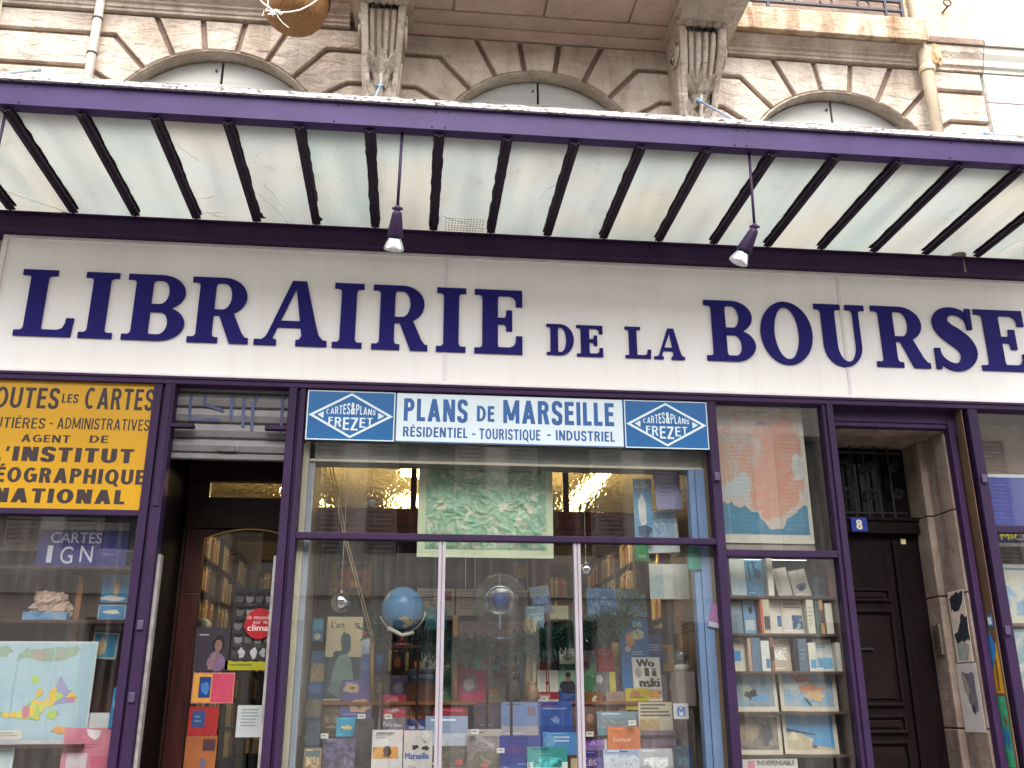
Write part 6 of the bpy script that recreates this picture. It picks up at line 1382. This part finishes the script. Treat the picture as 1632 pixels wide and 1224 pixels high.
def art(px, label, cols, extra, k, roll=0): I('print', label, 'art print', px, .20, (204, 192, 172), [('n', .06, .08, .93, .95, cols, 17)]+extra, z0=SHZ[k], tilt=5, roll=roll)
art((1170, 1073, 1241, 1131), 'muted watercolour print of a swirling blue scene on the fourth shelf', [(60, 70, 76), (130, 130, 120), (110, 150, 176), (150, 140, 120), (70, 100, 130)], [('o', .42, .42, .16, .16, (46, 50, 56), .6), ('o', .3, .6, .14, .1, (160, 160, 150), .6), ('o', .6, .3, .2, .1, (90, 140, 180), .6)], 3)
art((1246, 1071, 1337, 1131), 'bright watercolour print with red roofs and blue water on the fourth shelf', [(70, 130, 180), (120, 160, 190), (170, 170, 160), (90, 140, 180)], [('o', .42, .82, .18, .1, (160, 60, 50), .5), ('o', .5, .55, .24, .12, (196, 130, 100), .6), ('o', .6, .38, .14, .14, (206, 170, 120), .5), ('p', [(.4, .32), (.45, .3), (.54, .12), (.5, .1)], (60, 56, 50)), ('o', .2, .6, .12, .1, (180, 190, 190), .6)], 3, 1)
art((1174, 1139, 1248, 1200), 'dark grey watercolour print of a misty quay on the fifth shelf', [(70, 66, 70), (110, 104, 100), (150, 136, 116), (86, 90, 100)], [('o', .35, .6, .2, .22, (160, 142, 120), .6), ('o', .7, .5, .14, .3, (84, 82, 90), .5)], 4, 1)
art((1252, 1137, 1338, 1200), 'blue watercolour print of a beach with a dark jetty on the fifth shelf', [(56, 110, 170), (90, 150, 190), (60, 120, 176)], [('p', [(.06, .08), (.06, .5), (.3, .5), (.55, .35), (.5, .2), (.93, .12), (.93, .08)], (190, 176, 146)), ('p', [(.06, .62), (.3, .54), (.6, .48), (.58, .45), (.3, .5), (.06, .55)], (56, 56, 50)), ('o', .18, .4, .08, .1, (206, 196, 170), .5), ('o', .55, .16, .05, .04, (90, 50, 44))], 4, 1)
I('sign_board', 'white board with pink and black type at the foot of the bookcase window', 'sign', (1178, 1209, 1273, 1240), .14, (206, 202, 194), [('t', .32, .66, .95, .9, 'INDISPENSABLE', (40, 38, 40), .02), ('r', .16, .5, .28, .9, (206, 130, 150)), ('l', .3, .3, .9, .5, 1, (90, 86, 86))], z0=SHZ[4]-.2)

# ------------------------------------------------------------------ left showcase
ls = thing('left_showcase', (-2.4, .3, .9), 'dark brown wooden showcase with shelves behind the left shop window', 'display case')
MB().box(-3.12, .42, .9, -1.74, .45, 2.86).build('back', P((88, 50, 38), .5, .3, 3, .1, 30, sx=(8, 8, 1)), ls)
MB().box(-3.05, .40, 2.906, -1.74, .44, 3.8).build('back_panel', WOOD_DARK, ls)
for x in (-1.760,): MB().box(x, .101, .9, x+.02, .419, 2.86).build('side', WOOD_DARK, ls)
zsA, zsB = un(100, 904, Y=.2).z, un(100, 989, Y=.2).z
for z in (zsA, zsB): MB().box(-3.12, .14, z-.022, -1.762, .419, z).build('shelf', P((66, 42, 34), .45, .2), ls, bevel=.003)
zsC = un(60, 1186, Y=.16).z; MB().box(-3.12, .09, zsC-.02, -1.98, .419, zsC).build('shelf', P((70, 42, 32), .45, .2), ls)
a = un(132, 920, Y=.30); b = un(124, 1150, Y=.30); MB().box(a.x-.012, .26, b.z-.2, a.x+.022, .30, a.z).build('divider', P((134, 84, 44), .5, .2), ls)
MB().box(-3.12, .22, 2.66, -1.765, .40, 2.86).build('head_box', P((120, 104, 96), .7, .2, 3), ls)
I('sign_board', 'indigo shop sign with thin pale capitals standing on the upper shelf', 'sign', (57, 832, 199, 903), .17, (44, 42, 110), [('r', .0, .82, 1, 1, (150, 140, 140)), ('t', .13, .52, .70, .76, 'CARTES', (186, 182, 196), .0), ('t', .11, .08, .17, .46, 'I', (196, 192, 204), .0), ('t', .26, .06, .40, .44, 'G', (196, 192, 204), .0), ('t', .48, .1, .62, .46, 'N', (196, 192, 204), .0), ('l', .72, .2, .94, .44, 2, (80, 76, 140))], z0=zsA)
t_ = thing('stone_lump', (un(74, 988, Y=.26).x, .26, zsB), 'pale lumpy plaster model on a blue block on the middle shelf at left', 'model')
c = un(76, 988, Y=.26); m = rough_lump((c.x, .27, zsB+.10), .10, (1.25, .5, .95), 9, .5)
m.build('lump', P((176, 150, 134), .8, .2, 20, .5, 30), t_); MB().box(c.x-.15, .22, zsB, c.x+.13, .32, zsB+.055).build('block', PIC([(40, 90, 150), (90, 140, 180), (170, 170, 170)], 9), t_)
I('card', 'blue postcard with a pale statue at the top of the right column', 'postcard', (160, 917, 206, 960), .28, (86, 140, 170), [('r', .04, .04, .96, .96, (50, 130, 176)), ('o', .5, .55, .1, .3, (196, 160, 110), .3), ('o', .4, .14, .4, .1, (200, 200, 196), .5)], roll=0)
I('card', 'blue postcard of a coast lying under the statue postcard', 'postcard', (155, 964, 199, 987), .27, (150, 176, 190), [('r', .04, .06, .96, .94, (46, 120, 170)), ('o', .5, .5, .3, .16, (206, 200, 186), .6)])
I('card', 'dim pinkish card below the shelf of the right column', 'postcard', (150, 991, 194, 1006), .27, (120, 96, 92), [('l', .1, .2, .9, .8, 2, (140, 116, 108))])
I('card', 'blue postcard of a cliff hanging lowest in the right column', 'postcard', (143, 1008, 184, 1050), .26, (170, 160, 150), [('r', .06, .06, .94, .94, (50, 126, 160)), ('o', .4, .45, .18, .4, (176, 156, 120), .5)], roll=3)
LANDS = [[(.28, .80), (.36, .84), (.5, .80), (.66, .80), (.78, .84), (.86, .92), (.8, .95), (.55, .93), (.35, .93)], [(.10, .86), (.2, .84), (.26, .90), (.2, .95), (.1, .94)],
         [(.44, .60), (.50, .57), (.52, .61), (.49, .65), (.45, .64)], [(.58, .36), (.66, .34), (.74, .38), (.86, .40), (.88, .46), (.80, .50), (.76, .56), (.72, .64), (.68, .62), (.68, .54), (.62, .50), (.60, .42)],
         [(.40, .32), (.50, .28), (.60, .30), (.62, .38), (.56, .40), (.50, .42), (.44, .38)], [(.02, .24), (.2, .26), (.4, .24), (.56, .22), (.58, .28), (.44, .32), (.3, .29), (.05, .29)], [(.62, .24), (.70, .22), (.74, .28), (.68, .32), (.63, .30)], [(.68, .10), (.82, .09), (.86, .14), (.74, .16)], [(.52, .44), (.56, .46), (.55, .54), (.51, .50)]]
EU = [('r', .02, .03, .985, .98, (170, 196, 206)), ('n', .02, .03, .985, .98, [(160, 190, 202), (180, 202, 210)], 4)]+[('q', shore(L_, k), POL if k not in (0, 1) else PIC([(190, 150, 150), (150, 176, 150), (186, 160, 150)], 5)) for k, L_ in enumerate(LANDS)]+[('l', .04, .05, .4, .10, 2, (150, 176, 190)), ('r', .62, .03, .628, .98, (182, 206, 214)), ('r', .30, .03, .306, .98, (160, 186, 198))]
I('poster', 'large pale blue political map of Europe with bright patches in the left window', 'map poster', (-46, 1022, 135, 1184), .20, (206, 206, 206), EU, z0=zsC)
I('sheet', 'crumpled white paper beside the map of Europe', 'sheet', (116, 1136, 172, 1160), .22, (206, 204, 204), [('n', .0, .0, 1, 1, [(196, 196, 200), (220, 218, 216)], 18)])
I('leaflet', 'narrow blue leaflet standing against the left post', 'leaflet', (172, 1096, 192, 1160), .12, (56, 132, 180), [('o', .5, .6, .3, .24, (160, 190, 206), .4)], roll=2)
I('poster', 'pink notice with white patches at the bottom of the left window', 'poster', (92, 1160, 178, 1250), .13, (206, 130, 146), [('r', .03, .03, .97, .98, (200, 124, 140)), ('p', [(.4, .98), (.68, .95), (.66, .84), (.58, .78), (.45, .86)], (216, 206, 206)), ('r', .1, .08, .48, .55, (206, 190, 196)), ('l', .1, .62, .9, .72, 2, (176, 100, 120)), ('r', .56, .1, .9, .5, (196, 100, 124))], roll=0)
I('card', 'small white price card at the lower left corner', 'card', (-10, 1164, 33, 1178), .12, (210, 204, 190), [('l', .1, .2, .9, .8, 2, (160, 150, 150))])
I('poster', 'white framed picture at the bottom left corner', 'poster', (-30, 1186, 15, 1250), .13, (196, 206, 206), [('n', .1, .1, .9, .9, [(150, 180, 190), (200, 206, 200)], 12)])

# ------------------------------------------------------------------ things on and behind the shop door
FACES = [('r', .0, .0, 1, 1, (44, 42, 44))]
for j in range(5):
    for i in range(4):
        u, v = .14+.24*i+.03*(j % 2), .10+.19*j; g = 70+((i*37+j*53) % 70)
        FACES += [('o', u, v, .095, .075, (g, g-4, g-6), .15), ('o', u, v+.055, .10, .035, (20, 19, 20), .2), ('o', u, v-.09, .11, .03, (g//2, g//2, g//2+4), .2)]
I('poster', 'dark poster of many grey portraits with a red disc on the shop door', 'poster', (366, 938, 432, 1052), .765, (44, 42, 44), FACES+[('o', .66, .50, .36, .215, (176, 26, 38)), ('t', .36, .56, .96, .62, 'le monde', (216, 190, 186), .02), ('t', .50, .50, .86, .55, 'sur le', (216, 190, 186), .02), ('t', .38, .40, .97, .485, 'climat', (226, 206, 200), .05)])
I('card', 'olive yellow strip stuck under the portrait poster', 'card', (358, 1053, 428, 1068), .765, (166, 160, 30), [('l', .1, .3, .9, .7, 1, (110, 110, 40))])
I('poster', 'dark poster of a woman with her hand raised on the shop door', 'poster', (307, 1000, 362, 1070), .765, (54, 48, 58), [('l', .1, .78, .4, .86, 1, (150, 140, 150)), ('o', .68, .62, .17, .2, (30, 24, 26), .2), ('o', .68, .58, .11, .14, (134, 100, 92), .1), ('o', .66, .22, .26, .22, (120, 96, 124), .2), ('p', [(.42, .05), (.52, .05), (.66, .44), (.58, .46)], (140, 106, 98))])
I('card', 'pink card with a yellow and blue picture on the shop door', 'card', (304, 1072, 371, 1121), .765, (190, 120, 110), [('r', .03, .04, .97, .96, (186, 66, 92)), ('r', .03, .04, .46, .96, (206, 150, 60)), ('r', .16, .18, .44, .86, (30, 54, 120)), ('o', .3, .5, .1, .2, (70, 120, 180), .4)])
I('poster', 'red poster with a dark blue square on the shop door', 'poster', (298, 1126, 345, 1172), .765, (150, 40, 40), [('r', .12, .28, .56, .86, (46, 66, 110)), ('l', .2, .4, .5, .7, 2, (90, 110, 150))])
I('poster', 'orange brown poster low on the shop door', 'poster', (292, 1173, 342, 1226), .765, (150, 88, 50), [('r', .55, .55, .95, .9, (70, 44, 50)), ('o', .6, .2, .1, .14, (90, 90, 120), .3)])
I('notice', 'white typed notice taped to the shop door glass', 'notice', (375, 1124, 417, 1175), .765, (186, 190, 190), [('l', .15, .3, .85, .9, 6, (140, 146, 150))])
I('card', 'dark card with white handwriting under the portrait poster', 'card', (374, 1030, 424, 1052), .758, (50, 46, 48), [('o', .2, .5, .1, .36, (170, 170, 170), .6), ('o', .6, .5, .1, .36, (180, 180, 180), .6), ('o', .86, .5, .08, .3, (160, 160, 160), .6)])
for k, (px, lab, c1) in enumerate((((230, 1036, 262, 1072), 'dim blue booklet behind the narrow side pane of the shop door', (40, 70, 100)), ((228, 1080, 258, 1116), 'blue and yellow booklet below the dim blue booklet', (30, 60, 130)), ((222, 1128, 252, 1166), 'dark blue booklet in the middle of the narrow side pane', (26, 40, 80)), ((216, 1180, 250, 1222), 'ochre booklet at the foot of the narrow side pane', (120, 96, 40)))):
    I('booklet', lab, 'booklet', (px[0]+28, px[1], px[2]+26, px[3]), .83, c1, [('n', .1, .1, .9, .9, [c1, tuple(min(255, v+40) for v in c1), (110, 100, 60)], 18)])
tl = un(440, 985, Y=1.4)
tag(MB().ball((un(322, 1000, Y=1.6).x, 1.6, un(322, 1000, Y=1.6).z), .075, 20, 14).build('blue_ball', PIC([(60, 110, 150), (130, 150, 150), (40, 80, 120)], 12), None, smooth=True), 'small blue and white ball globe behind the shop door glass', 'globe')
st_ = bpy.data.objects['blue_ball']; p0 = un(322, 1000, Y=1.6)
MB().tube([(p0.x, 1.6, .07), (p0.x, 1.6, p0.z-.07)], .015, 8).build('stand', WOOD_DARK, st_)

# ------------------------------------------------------------------ house entrance at number 8
en = thing('entrance_recess', (3.65, .3, 0), 'shadowed stone entrance recess with purple lintel right of the bookcase window', 'entrance')
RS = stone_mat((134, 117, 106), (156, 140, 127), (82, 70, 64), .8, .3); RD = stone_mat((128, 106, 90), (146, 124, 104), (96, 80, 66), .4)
MB().prof([(.092, 3.794), (.092, 3.70), (.105, 3.70), (.105, 3.665), (.15, 3.655), (.15, 3.794)], 3.113, 4.16).build('lintel', PURPLE_DEEP, en, bevel=.004)
MB().box(3.113, .151, 3.652, 4.12, .70, 3.70).build('soffit', RS, en)
xr = un(1497, 700, Y=.16).x
# stone jamb: three reveals stepping in to the door
zj = 3.652
EDY = .62
m = MB()
for i, (z0, z1) in enumerate(((0, 1.5), (1.508, 2.44), (2.448, 3.05), (3.058, 3.651))):
    m.box(4.045+.003*(i % 2), .155, z0, 4.21, .44, z1)
    m.box(3.992+.003*(i % 2), .441, z0, 4.21, .70, z1)
m.build('jamb', RS, en, bevel=.008)
MB().box(4.062, .085, 0, 4.112, .1545, 3.79).build('pilaster_edge', PURPLE_DEEP, en, bevel=.005)
MB().box(4.133, .005, 0, 4.139, .1545, 3.794).build('side_pane', P((104, 82, 64), .12, .25, 2), en)
MB().box(4.1125, .09, 3.60, 4.177, .154, 3.794).build('side_head', PURPLE_DEEP, en)
MB().box(3.113, .12, 0, 3.14, .70, 3.651).build('left_jamb', WOOD_DARK, en)
DK = P((20, 12, 13), .6, .3, 3, .1, 30, spec=.08, sx=(8, 8, 1))
dr = thing('entrance_door', (3.55, .62, 0), 'dark brown panelled entrance door under an iron grille fanlight at number eight', 'door')
zt = un(1400, 826, Y=EDY).z; zb_ = un(1400, 852, Y=EDY).z
m = MB(); m.box(3.141, EDY-.05, zb_, 3.991, EDY+.05, zt); m.box(3.141, EDY-.065, zt-.03, 3.991, EDY-.051, zt); m.box(3.141, EDY-.058, zb_, 3.991, EDY-.0505, zb_+.02)
m.build('transom', DK, dr, bevel=.005)
MB().box(3.113, .72, 0, 4.21, .75, 3.7).build('back_wall', WOOD_DARK, en)
lfm = MB().box(3.141, EDY, 0, 3.991, EDY+.04, zb_-.002)
lf2 = lfm.build('leaf', DK, dr)
for (x0, x1, z0, z1) in ((3.20, 3.70, 1.66, 2.36), (3.20, 3.70, .3, 1.42), (3.20, 3.70, 1.47, 1.60), (3.20, 3.70, 2.42, 2.52)):
    q = MB(); w_ = .022
    for a in ((x0, z0, x1, z0+w_), (x0, z1-w_, x1, z1), (x0, z0+w_, x0+w_, z1-w_), (x1-w_, z0+w_, x1, z1-w_)): q.box(a[0], EDY-.022, a[1], a[2], EDY-.0005, a[3])
    q.box(x0+.05, EDY-.012, z0+min(.05, (z1-z0)*.3), x1-.05, EDY-.0006, z1-min(.05, (z1-z0)*.3))
    q.build('door_panel', P((28, 17, 18), .6, .3, 3, spec=.08), dr, bevel=.004)
MB().box(3.76, EDY-.03, .1, 3.80, EDY-.0005, zb_-.05).build('cover_strip', DK, dr, bevel=.006)
MB().box(3.36, EDY-.03, 2.06, 3.50, EDY-.0225, 2.075).build('letter_slot', P((20, 16, 18), .5), dr)
MB().box(3.141, EDY+.06, zt, 3.991, EDY+.07, 3.651).build('fanlight', P((18, 17, 20), .08, .1), dr)
g = MB()
for x in [3.2+.105*i for i in range(7)]: g.tube([(x, EDY, zt), (x, EDY, 3.65)], .009, 6)
for z in (zt+.04, 3.60): g.tube([(3.141, EDY, z), (3.934, EDY, z)], .009, 6)
for k, x in enumerate([3.25+.21*i for i in range(4)]):
    for sgn in (-1, 1):
        for zc in (zt+.2, zt+.42): g.tube([(x+sgn*(.045-.035*t/12)*math.cos(t*.55), EDY, zc+(.05-.035*t/12)*math.sin(t*.55)*sgn) for t in range(13)], .006, 5)
g.build('grille', P((30, 27, 30), .5, .2), dr)
MB().box(3.30, EDY+.052, zt+.05, 3.42, EDY+.058, zt+.36).build('paper', P((120, 84, 70), .6, .3, 10), dr)
hn = un(1369, 836, Y=EDY-.07); hn.y = EDY-.07
ht = thing('house_number', (hn.x, hn.y, hn.z-.06), 'small blue enamel plate with a white 8 above the entrance door', 'number plate')
MB().box(hn.x-.066, hn.y-.004, hn.z-.056, hn.x+.066, hn.y+.004, hn.z+.056).build('plate', P((34, 50, 130), .25, .05), ht, bevel=.003)
q = MB(); add_text(q, '8', hn.x-.024, hn.x+.024, hn.z-.038, hn.z+.038, hn.y-.0046, .06); q.build('numeral', P((214, 206, 176), .4), ht)
sw = un(1440, 863, Y=EDY-.01)
stt = thing('sticker', (sw.x, EDY, sw.z), 'tiny cream sticker on the dark entrance door', 'sticker'); MB().box(sw.x-.02, EDY-.0065, sw.z-.02, sw.x+.02, EDY-.001, sw.z+.02).build('label', P((206, 186, 140), .5, .1), stt)
# intercom and torn posters on the left-facing side of the jamb
def unx(x, y, X):
    d = FWD + (x-PW/2)/FPX*RGT - (y-PH/2)/FPX*UPV
    return CAM + d*(X/d.x)
def jitem(name, label, cat, X, y0, y1, z0, z1, shapes, mats):
    """a flat thing on the plane X that faces the entrance; shapes in (0..1 from the street inward, 0..1 up)"""
    t = thing(name, (X, (y0+y1)/2, z0), label, cat)
    MB().box(X-.003, y0, z0, X, y1, z1).build('sheet', mats[0], t)
    m = MB()
    for k, (poly, i) in enumerate(shapes):
        m.add([(X-.0036-.0004*k, y0+(y1-y0)*u, z0+(z1-z0)*v) for u, v in poly], [tuple(range(len(poly)))], i)
    m.build('picture', mats, t); return t
JX = 4.0445
def zx(y, X=JX, x=1530): return unx(x, y, X).z
ic_z = zx(1020, 3.99, 1497)
it = thing('intercom', (3.99, .52, ic_z-.1), 'narrow metal intercom plate fixed on the worn stone jamb', 'intercom')
MB().box(3.972, .47, ic_z-.11, 3.9915, .57, ic_z+.11).build('plate', P((130, 116, 104), .35, .2, metal=.6), it, bevel=.003)
q = MB()
for k in range(4): q.box(3.968, .50, ic_z-.06+.035*k, 3.9718, .54, ic_z-.045+.035*k)
q.build('button', P((60, 54, 52), .4), it)
TORN = P((206, 190, 174), .85, .12, 8, .3); DKP = P((40, 44, 56), .6, .3, 14); GRY = P((150, 150, 142), .7, .2, 12)
jitem('poster', 'torn dark poster remnants on the stone jamb beside the intercom', 'poster', JX, .19, .40, zx(1056), zx(940),
      [(shore([(0, .98), (.5, .97), (.95, .90), (.9, .72), (.5, .70), (.2, .78)], 5, .05, 5), 1), (shore([(0.02, .62), (.35, .66), (.5, .55), (.7, .42), (.95, .40), (.8, .22), (.3, .28), (.02, .3)], 6, .05, 5), 1), ([(.1, .22), (.5, .30), (.9, .24), (.85, .04), (.3, .02)], 2)], [TORN, DKP, GRY])
jitem('poster', 'half torn white poster with a grey picture low on the stone jamb', 'poster', JX, .17, .43, zx(1166), zx(1058),
      [(shore([(.18, .28), (.18, .84), (.75, .86), (.72, .70), (.55, .55), (.60, .45), (.35, .30)], 3, .05, 5), 1), ([(.45, .60), (.62, .82), (.80, .84), (.7, .6), (.62, .5)], 2), ([(.3, .36), (.5, .42), (.48, .3), (.36, .25)], 3)], [P((190, 182, 178), .8, .06), P((112, 104, 116), .6, .25, 14), P((150, 134, 122), .8, .2, 14), P((74, 62, 84), .6, .2)])
SX = 4.1325
def zs_(y): return unx(1588, y, SX).z
jitem('poster', 'tall bright poster with a palm on yellow sand taped inside the narrow side pane', 'poster', SX, .02, .125, zs_(1240), zs_(1000),
      [([(0, .56), (1, .56), (1, .86), (0, .9)], 1), ([(.1, .86), (.6, .98), (1, .9), (1, .66), (.7, .74), (.4, .8)], 2), ([(.3, .78), (.55, .80), (.62, .58), (.4, .57)], 3), ([(0, .08), (1, .08), (1, .54), (0, .54)], 4), ([(.1, .30), (.7, .36), (.8, .24), (.3, .18)], 5), ([(.2, .38), (.5, .44), (.55, .38), (.3, .33)], 3)],
      [P((96, 74, 56), .5), P((206, 150, 30), .5, .1), P((50, 120, 180), .5, .1), P((104, 74, 50), .5), P((60, 150, 110), .5, .2, 12), P((50, 110, 160), .5, .2)])
jitem('label_sticker', 'small blue and white label over the palm poster', 'sticker', SX, .03, .085, zs_(998), zs_(978), [([(.1, .2), (.9, .2), (.9, .8), (.1, .8)], 1)], [P((44, 104, 156), .5), P((206, 214, 220), .5)])

# ------------------------------------------------------------------ right hand window
rc = thing('right_showcase', (5.1, .4, .9), 'right hand showcase with brown back at the edge of the photograph', 'display case')
MB().box(4.215, .42, .9, 6.1, .45, 2.85).build('back', P((92, 62, 56), .6, .2), rc)
MB().box(4.215, .40, 2.91, 6.1, .43, 3.8).build('back_panel', P((150, 126, 110), .6, .12, 2), rc)
zq = un(1615, 995, Y=.2).z
MB().box(4.215, .10, zq-.02, 6.1, .419, zq).build('shelf', P((110, 86, 74), .5, .15), rc)
I('sign_board', 'blue road map sign with white border and yellow capitals in the right window', 'sign', (1577, 757, 1700, 871), .14, (214, 214, 216), [('r', .05, .22, .95, .955, (70, 76, 160)), ('r', .05, .04, .95, .22, (34, 36, 112)), ('t', .16, .085, .90, .175, 'MICHELIN', (214, 206, 40), .06)], th=.01)
I('poster', 'cream map sheet with pale blue coast lines in the right window', 'map', (1586, 900, 1720, 990), .24, (206, 202, 184), [('l', .06, .86, .6, .95, 1, (90, 130, 170)), ('n', .12, .1, .95, .62, [(206, 204, 190), (206, 204, 190), (110, 160, 200), (204, 206, 196)], 8), ('r', .08, .3, .2, .5, (120, 170, 176))], z0=zq)
I('poster', 'large pale blue sky poster with white clouds at the lower right edge', 'poster', (1596, 1003, 1740, 1240), .13, (128, 156, 166), [('n', .0, .0, 1, .98, [(110, 146, 160), (140, 164, 170), (206, 204, 196), (120, 150, 164)], 4.5), ('o', .3, .62, .2, .05, (190, 186, 170), .6)])

# ------------------------------------------------------------------ the photographer, whom the shop glass mirrors
def person():
    t = thing('person', (0, -6.95, -.12), 'person in a lilac shirt and pink vest holding up a phone, mirrored in the window', 'person')
    Y0 = -6.93
    J = {'pel': (0, Y0, .86, .15), 'wst': (0, Y0+.01, 1.02, .135), 'chs': (0, Y0+.01, 1.22, .155), 'upc': (0, Y0, 1.36, .13), 'nck': (0, Y0+.01, 1.45, .055)}
    E_ = [('pel', 'wst'), ('wst', 'chs'), ('chs', 'upc'), ('upc', 'nck')]
    for s_, k in ((-1, 'l'), (1, 'r')):
        J.update({k+'sh': (s_*.17, Y0+.01, 1.36, .065), k+'el': (s_*.33, Y0+.17, 1.30, .045), k+'wr': (s_*.10, Y0+.325, 1.535, .030), k+'hp': (s_*.09, Y0, .82, .10), k+'kn': (s_*.10, Y0+.02, .38, .062), k+'an': (s_*.11, Y0-.02, -.04, .042), k+'ft': (s_*.13, Y0+.14, -.085, .035)})
        E_ += [('upc', k+'sh'), (k+'sh', k+'el'), (k+'el', k+'wr'), ('pel', k+'hp'), (k+'hp', k+'kn'), (k+'kn', k+'an'), (k+'an', k+'ft')]
    def skin(name, J, E_, root, mat, parent):
        ks = list(J); me = bpy.data.meshes.new(name); base = Vector((0, -6.95, -.12))
        me.from_pydata([tuple(Vector(J[k][:3])-base) for k in ks], [(ks.index(a), ks.index(b)) for a, b in E_], [])
        o = bpy.data.objects.new(name, me); COL.objects.link(o); o.parent = parent; me.materials.append(mat)
        o.modifiers.new('skin', 'SKIN'); sv = me.skin_vertices[0].data
        for i, k in enumerate(ks): sv[i].radius = (J[k][3], J[k][3]*(.8 if k in ('chs', 'wst', 'pel', 'upc') else 1)); sv[i].use_root = (k == root)
        d = o.modifiers.new('sub', 'SUBSURF'); d.levels = 2; d.render_levels = 2
        return o
    SKIN = P((206, 160, 136), .5, .05); LIL = P((196, 190, 206), .8, .06); TRO = P((60, 62, 80), .8, .1)
    skin('body', J, E_, 'pel', LIL, t)
    v = MB().lathe([(.135, 0), (.15, .06), (.168, .2), (.165, .3), (.12, .36)], (0, Y0+.01, 1.04), 28)
    for i, q in enumerate(v.v): v.v[i] = (q[0], Y0+.01+(q[1]-Y0-.01)*.86, q[2])
    v.build('vest', P((206, 90, 110), .8, .06), t, smooth=True)
    tr = {k: J[k][:3]+(J[k][3]+.012,) for k in ('pel', 'lhp', 'rhp', 'lkn', 'rkn', 'lan', 'ran')}
    skin('trousers', tr, [('pel', 'lhp'), ('pel', 'rhp'), ('lhp', 'lkn'), ('rhp', 'rkn'), ('lkn', 'lan'), ('rkn', 'ran')], 'pel', TRO, t)
    hz = 1.59; h = MB().ball((0, Y0+.03, hz), .11, 28, 20, sq=(.74, .92, 1.08)); h.ball((0, Y0+.135, hz-.012), .016, 10, 8, sq=(.8, 1.1, 1.5))
    for s_ in (-1, 1): h.ball((s_*.083, Y0+.02, hz-.005), .026, 10, 8, sq=(.4, .8, 1.2))
    h.tube([(0, Y0+.01, 1.44), (0, Y0+.02, 1.52)], .052, 14)
    hd_ = h.build('head', SKIN, t, smooth=True)
    e = MB()
    for s_ in (-1, 1): e.ball((s_*.032, Y0+.118, hz+.012), .011, 10, 8)
    e.build('eyes', P((50, 40, 36), .3), hd_, smooth=True)
    MB().ball((0, Y0+.119, hz-.055), .02, 12, 8, sq=(1.1, .35, .35)).build('mouth', P((166, 92, 88), .5), hd_, smooth=True)
    ha = MB().ball((0, Y0+.005, hz+.025), .122, 26, 18, sq=(.76, .88, 1.0)); ha.v = [(x, min(y, Y0+.09) if z < hz+.06 else y, max(z, hz-.06)) for x, y, z in ha.v]
    ha.build('hair', P((70, 52, 40), .6, .2), t, smooth=True)
    for s_ in (-1, 1):
        w = Vector((s_*.10, Y0+.325, 1.535)); b0 = Vector((0, -6.95, -.12)); Jh = {'wr': tuple(w)+(.026,), 'pm': (s_*.088, Y0+.345, 1.59, .034), 'pk': (s_*.080, Y0+.355, 1.63, .03)}
        Eh = [('wr', 'pm'), ('pm', 'pk')]
        for f_ in range(4):
            z = 1.655-.017*f_; Jh.update({'a%d' % f_: (s_*.088, Y0+.372, z, .0095), 'b%d' % f_: (s_*.085, Y0+.395, z+.004, .009), 'c%d' % f_: (s_*.066, Y0+.402, z+.006-.004*(f_ == 3), .008)}); Eh += [('pk', 'a%d' % f_), ('a%d' % f_, 'b%d' % f_), ('b%d' % f_, 'c%d' % f_)]
        Jh.update({'t0': (s_*.064, Y0+.345, 1.625, .012), 't1': (s_*.052, Y0+.352, 1.645, .010), 't2': (s_*.045, Y0+.356, 1.662, .009)}); Eh += [('pm', 't0'), ('t0', 't1'), ('t1', 't2')]
        skin('hand', Jh, Eh, 'wr', SKIN, t)
    ph = thing('phone', (0, Y0+.37, 1.60), 'white phone held up sideways in both hands of the photographer', 'phone')
    MB().box(-.07, Y0+.366, 1.60, .07, Y0+.375, 1.675).build('case', P((214, 214, 214), .3), ph, bevel=.004)
    MB().lathe([(.001, 0), (.006, 0), (.006, .002), (.001, .003)], (.05, Y0+.3752, 1.66), 12, tilt=Matrix.Rotation(-math.pi/2, 3, 'X')).build('lens', P((14, 14, 16), .1), ph)
person()
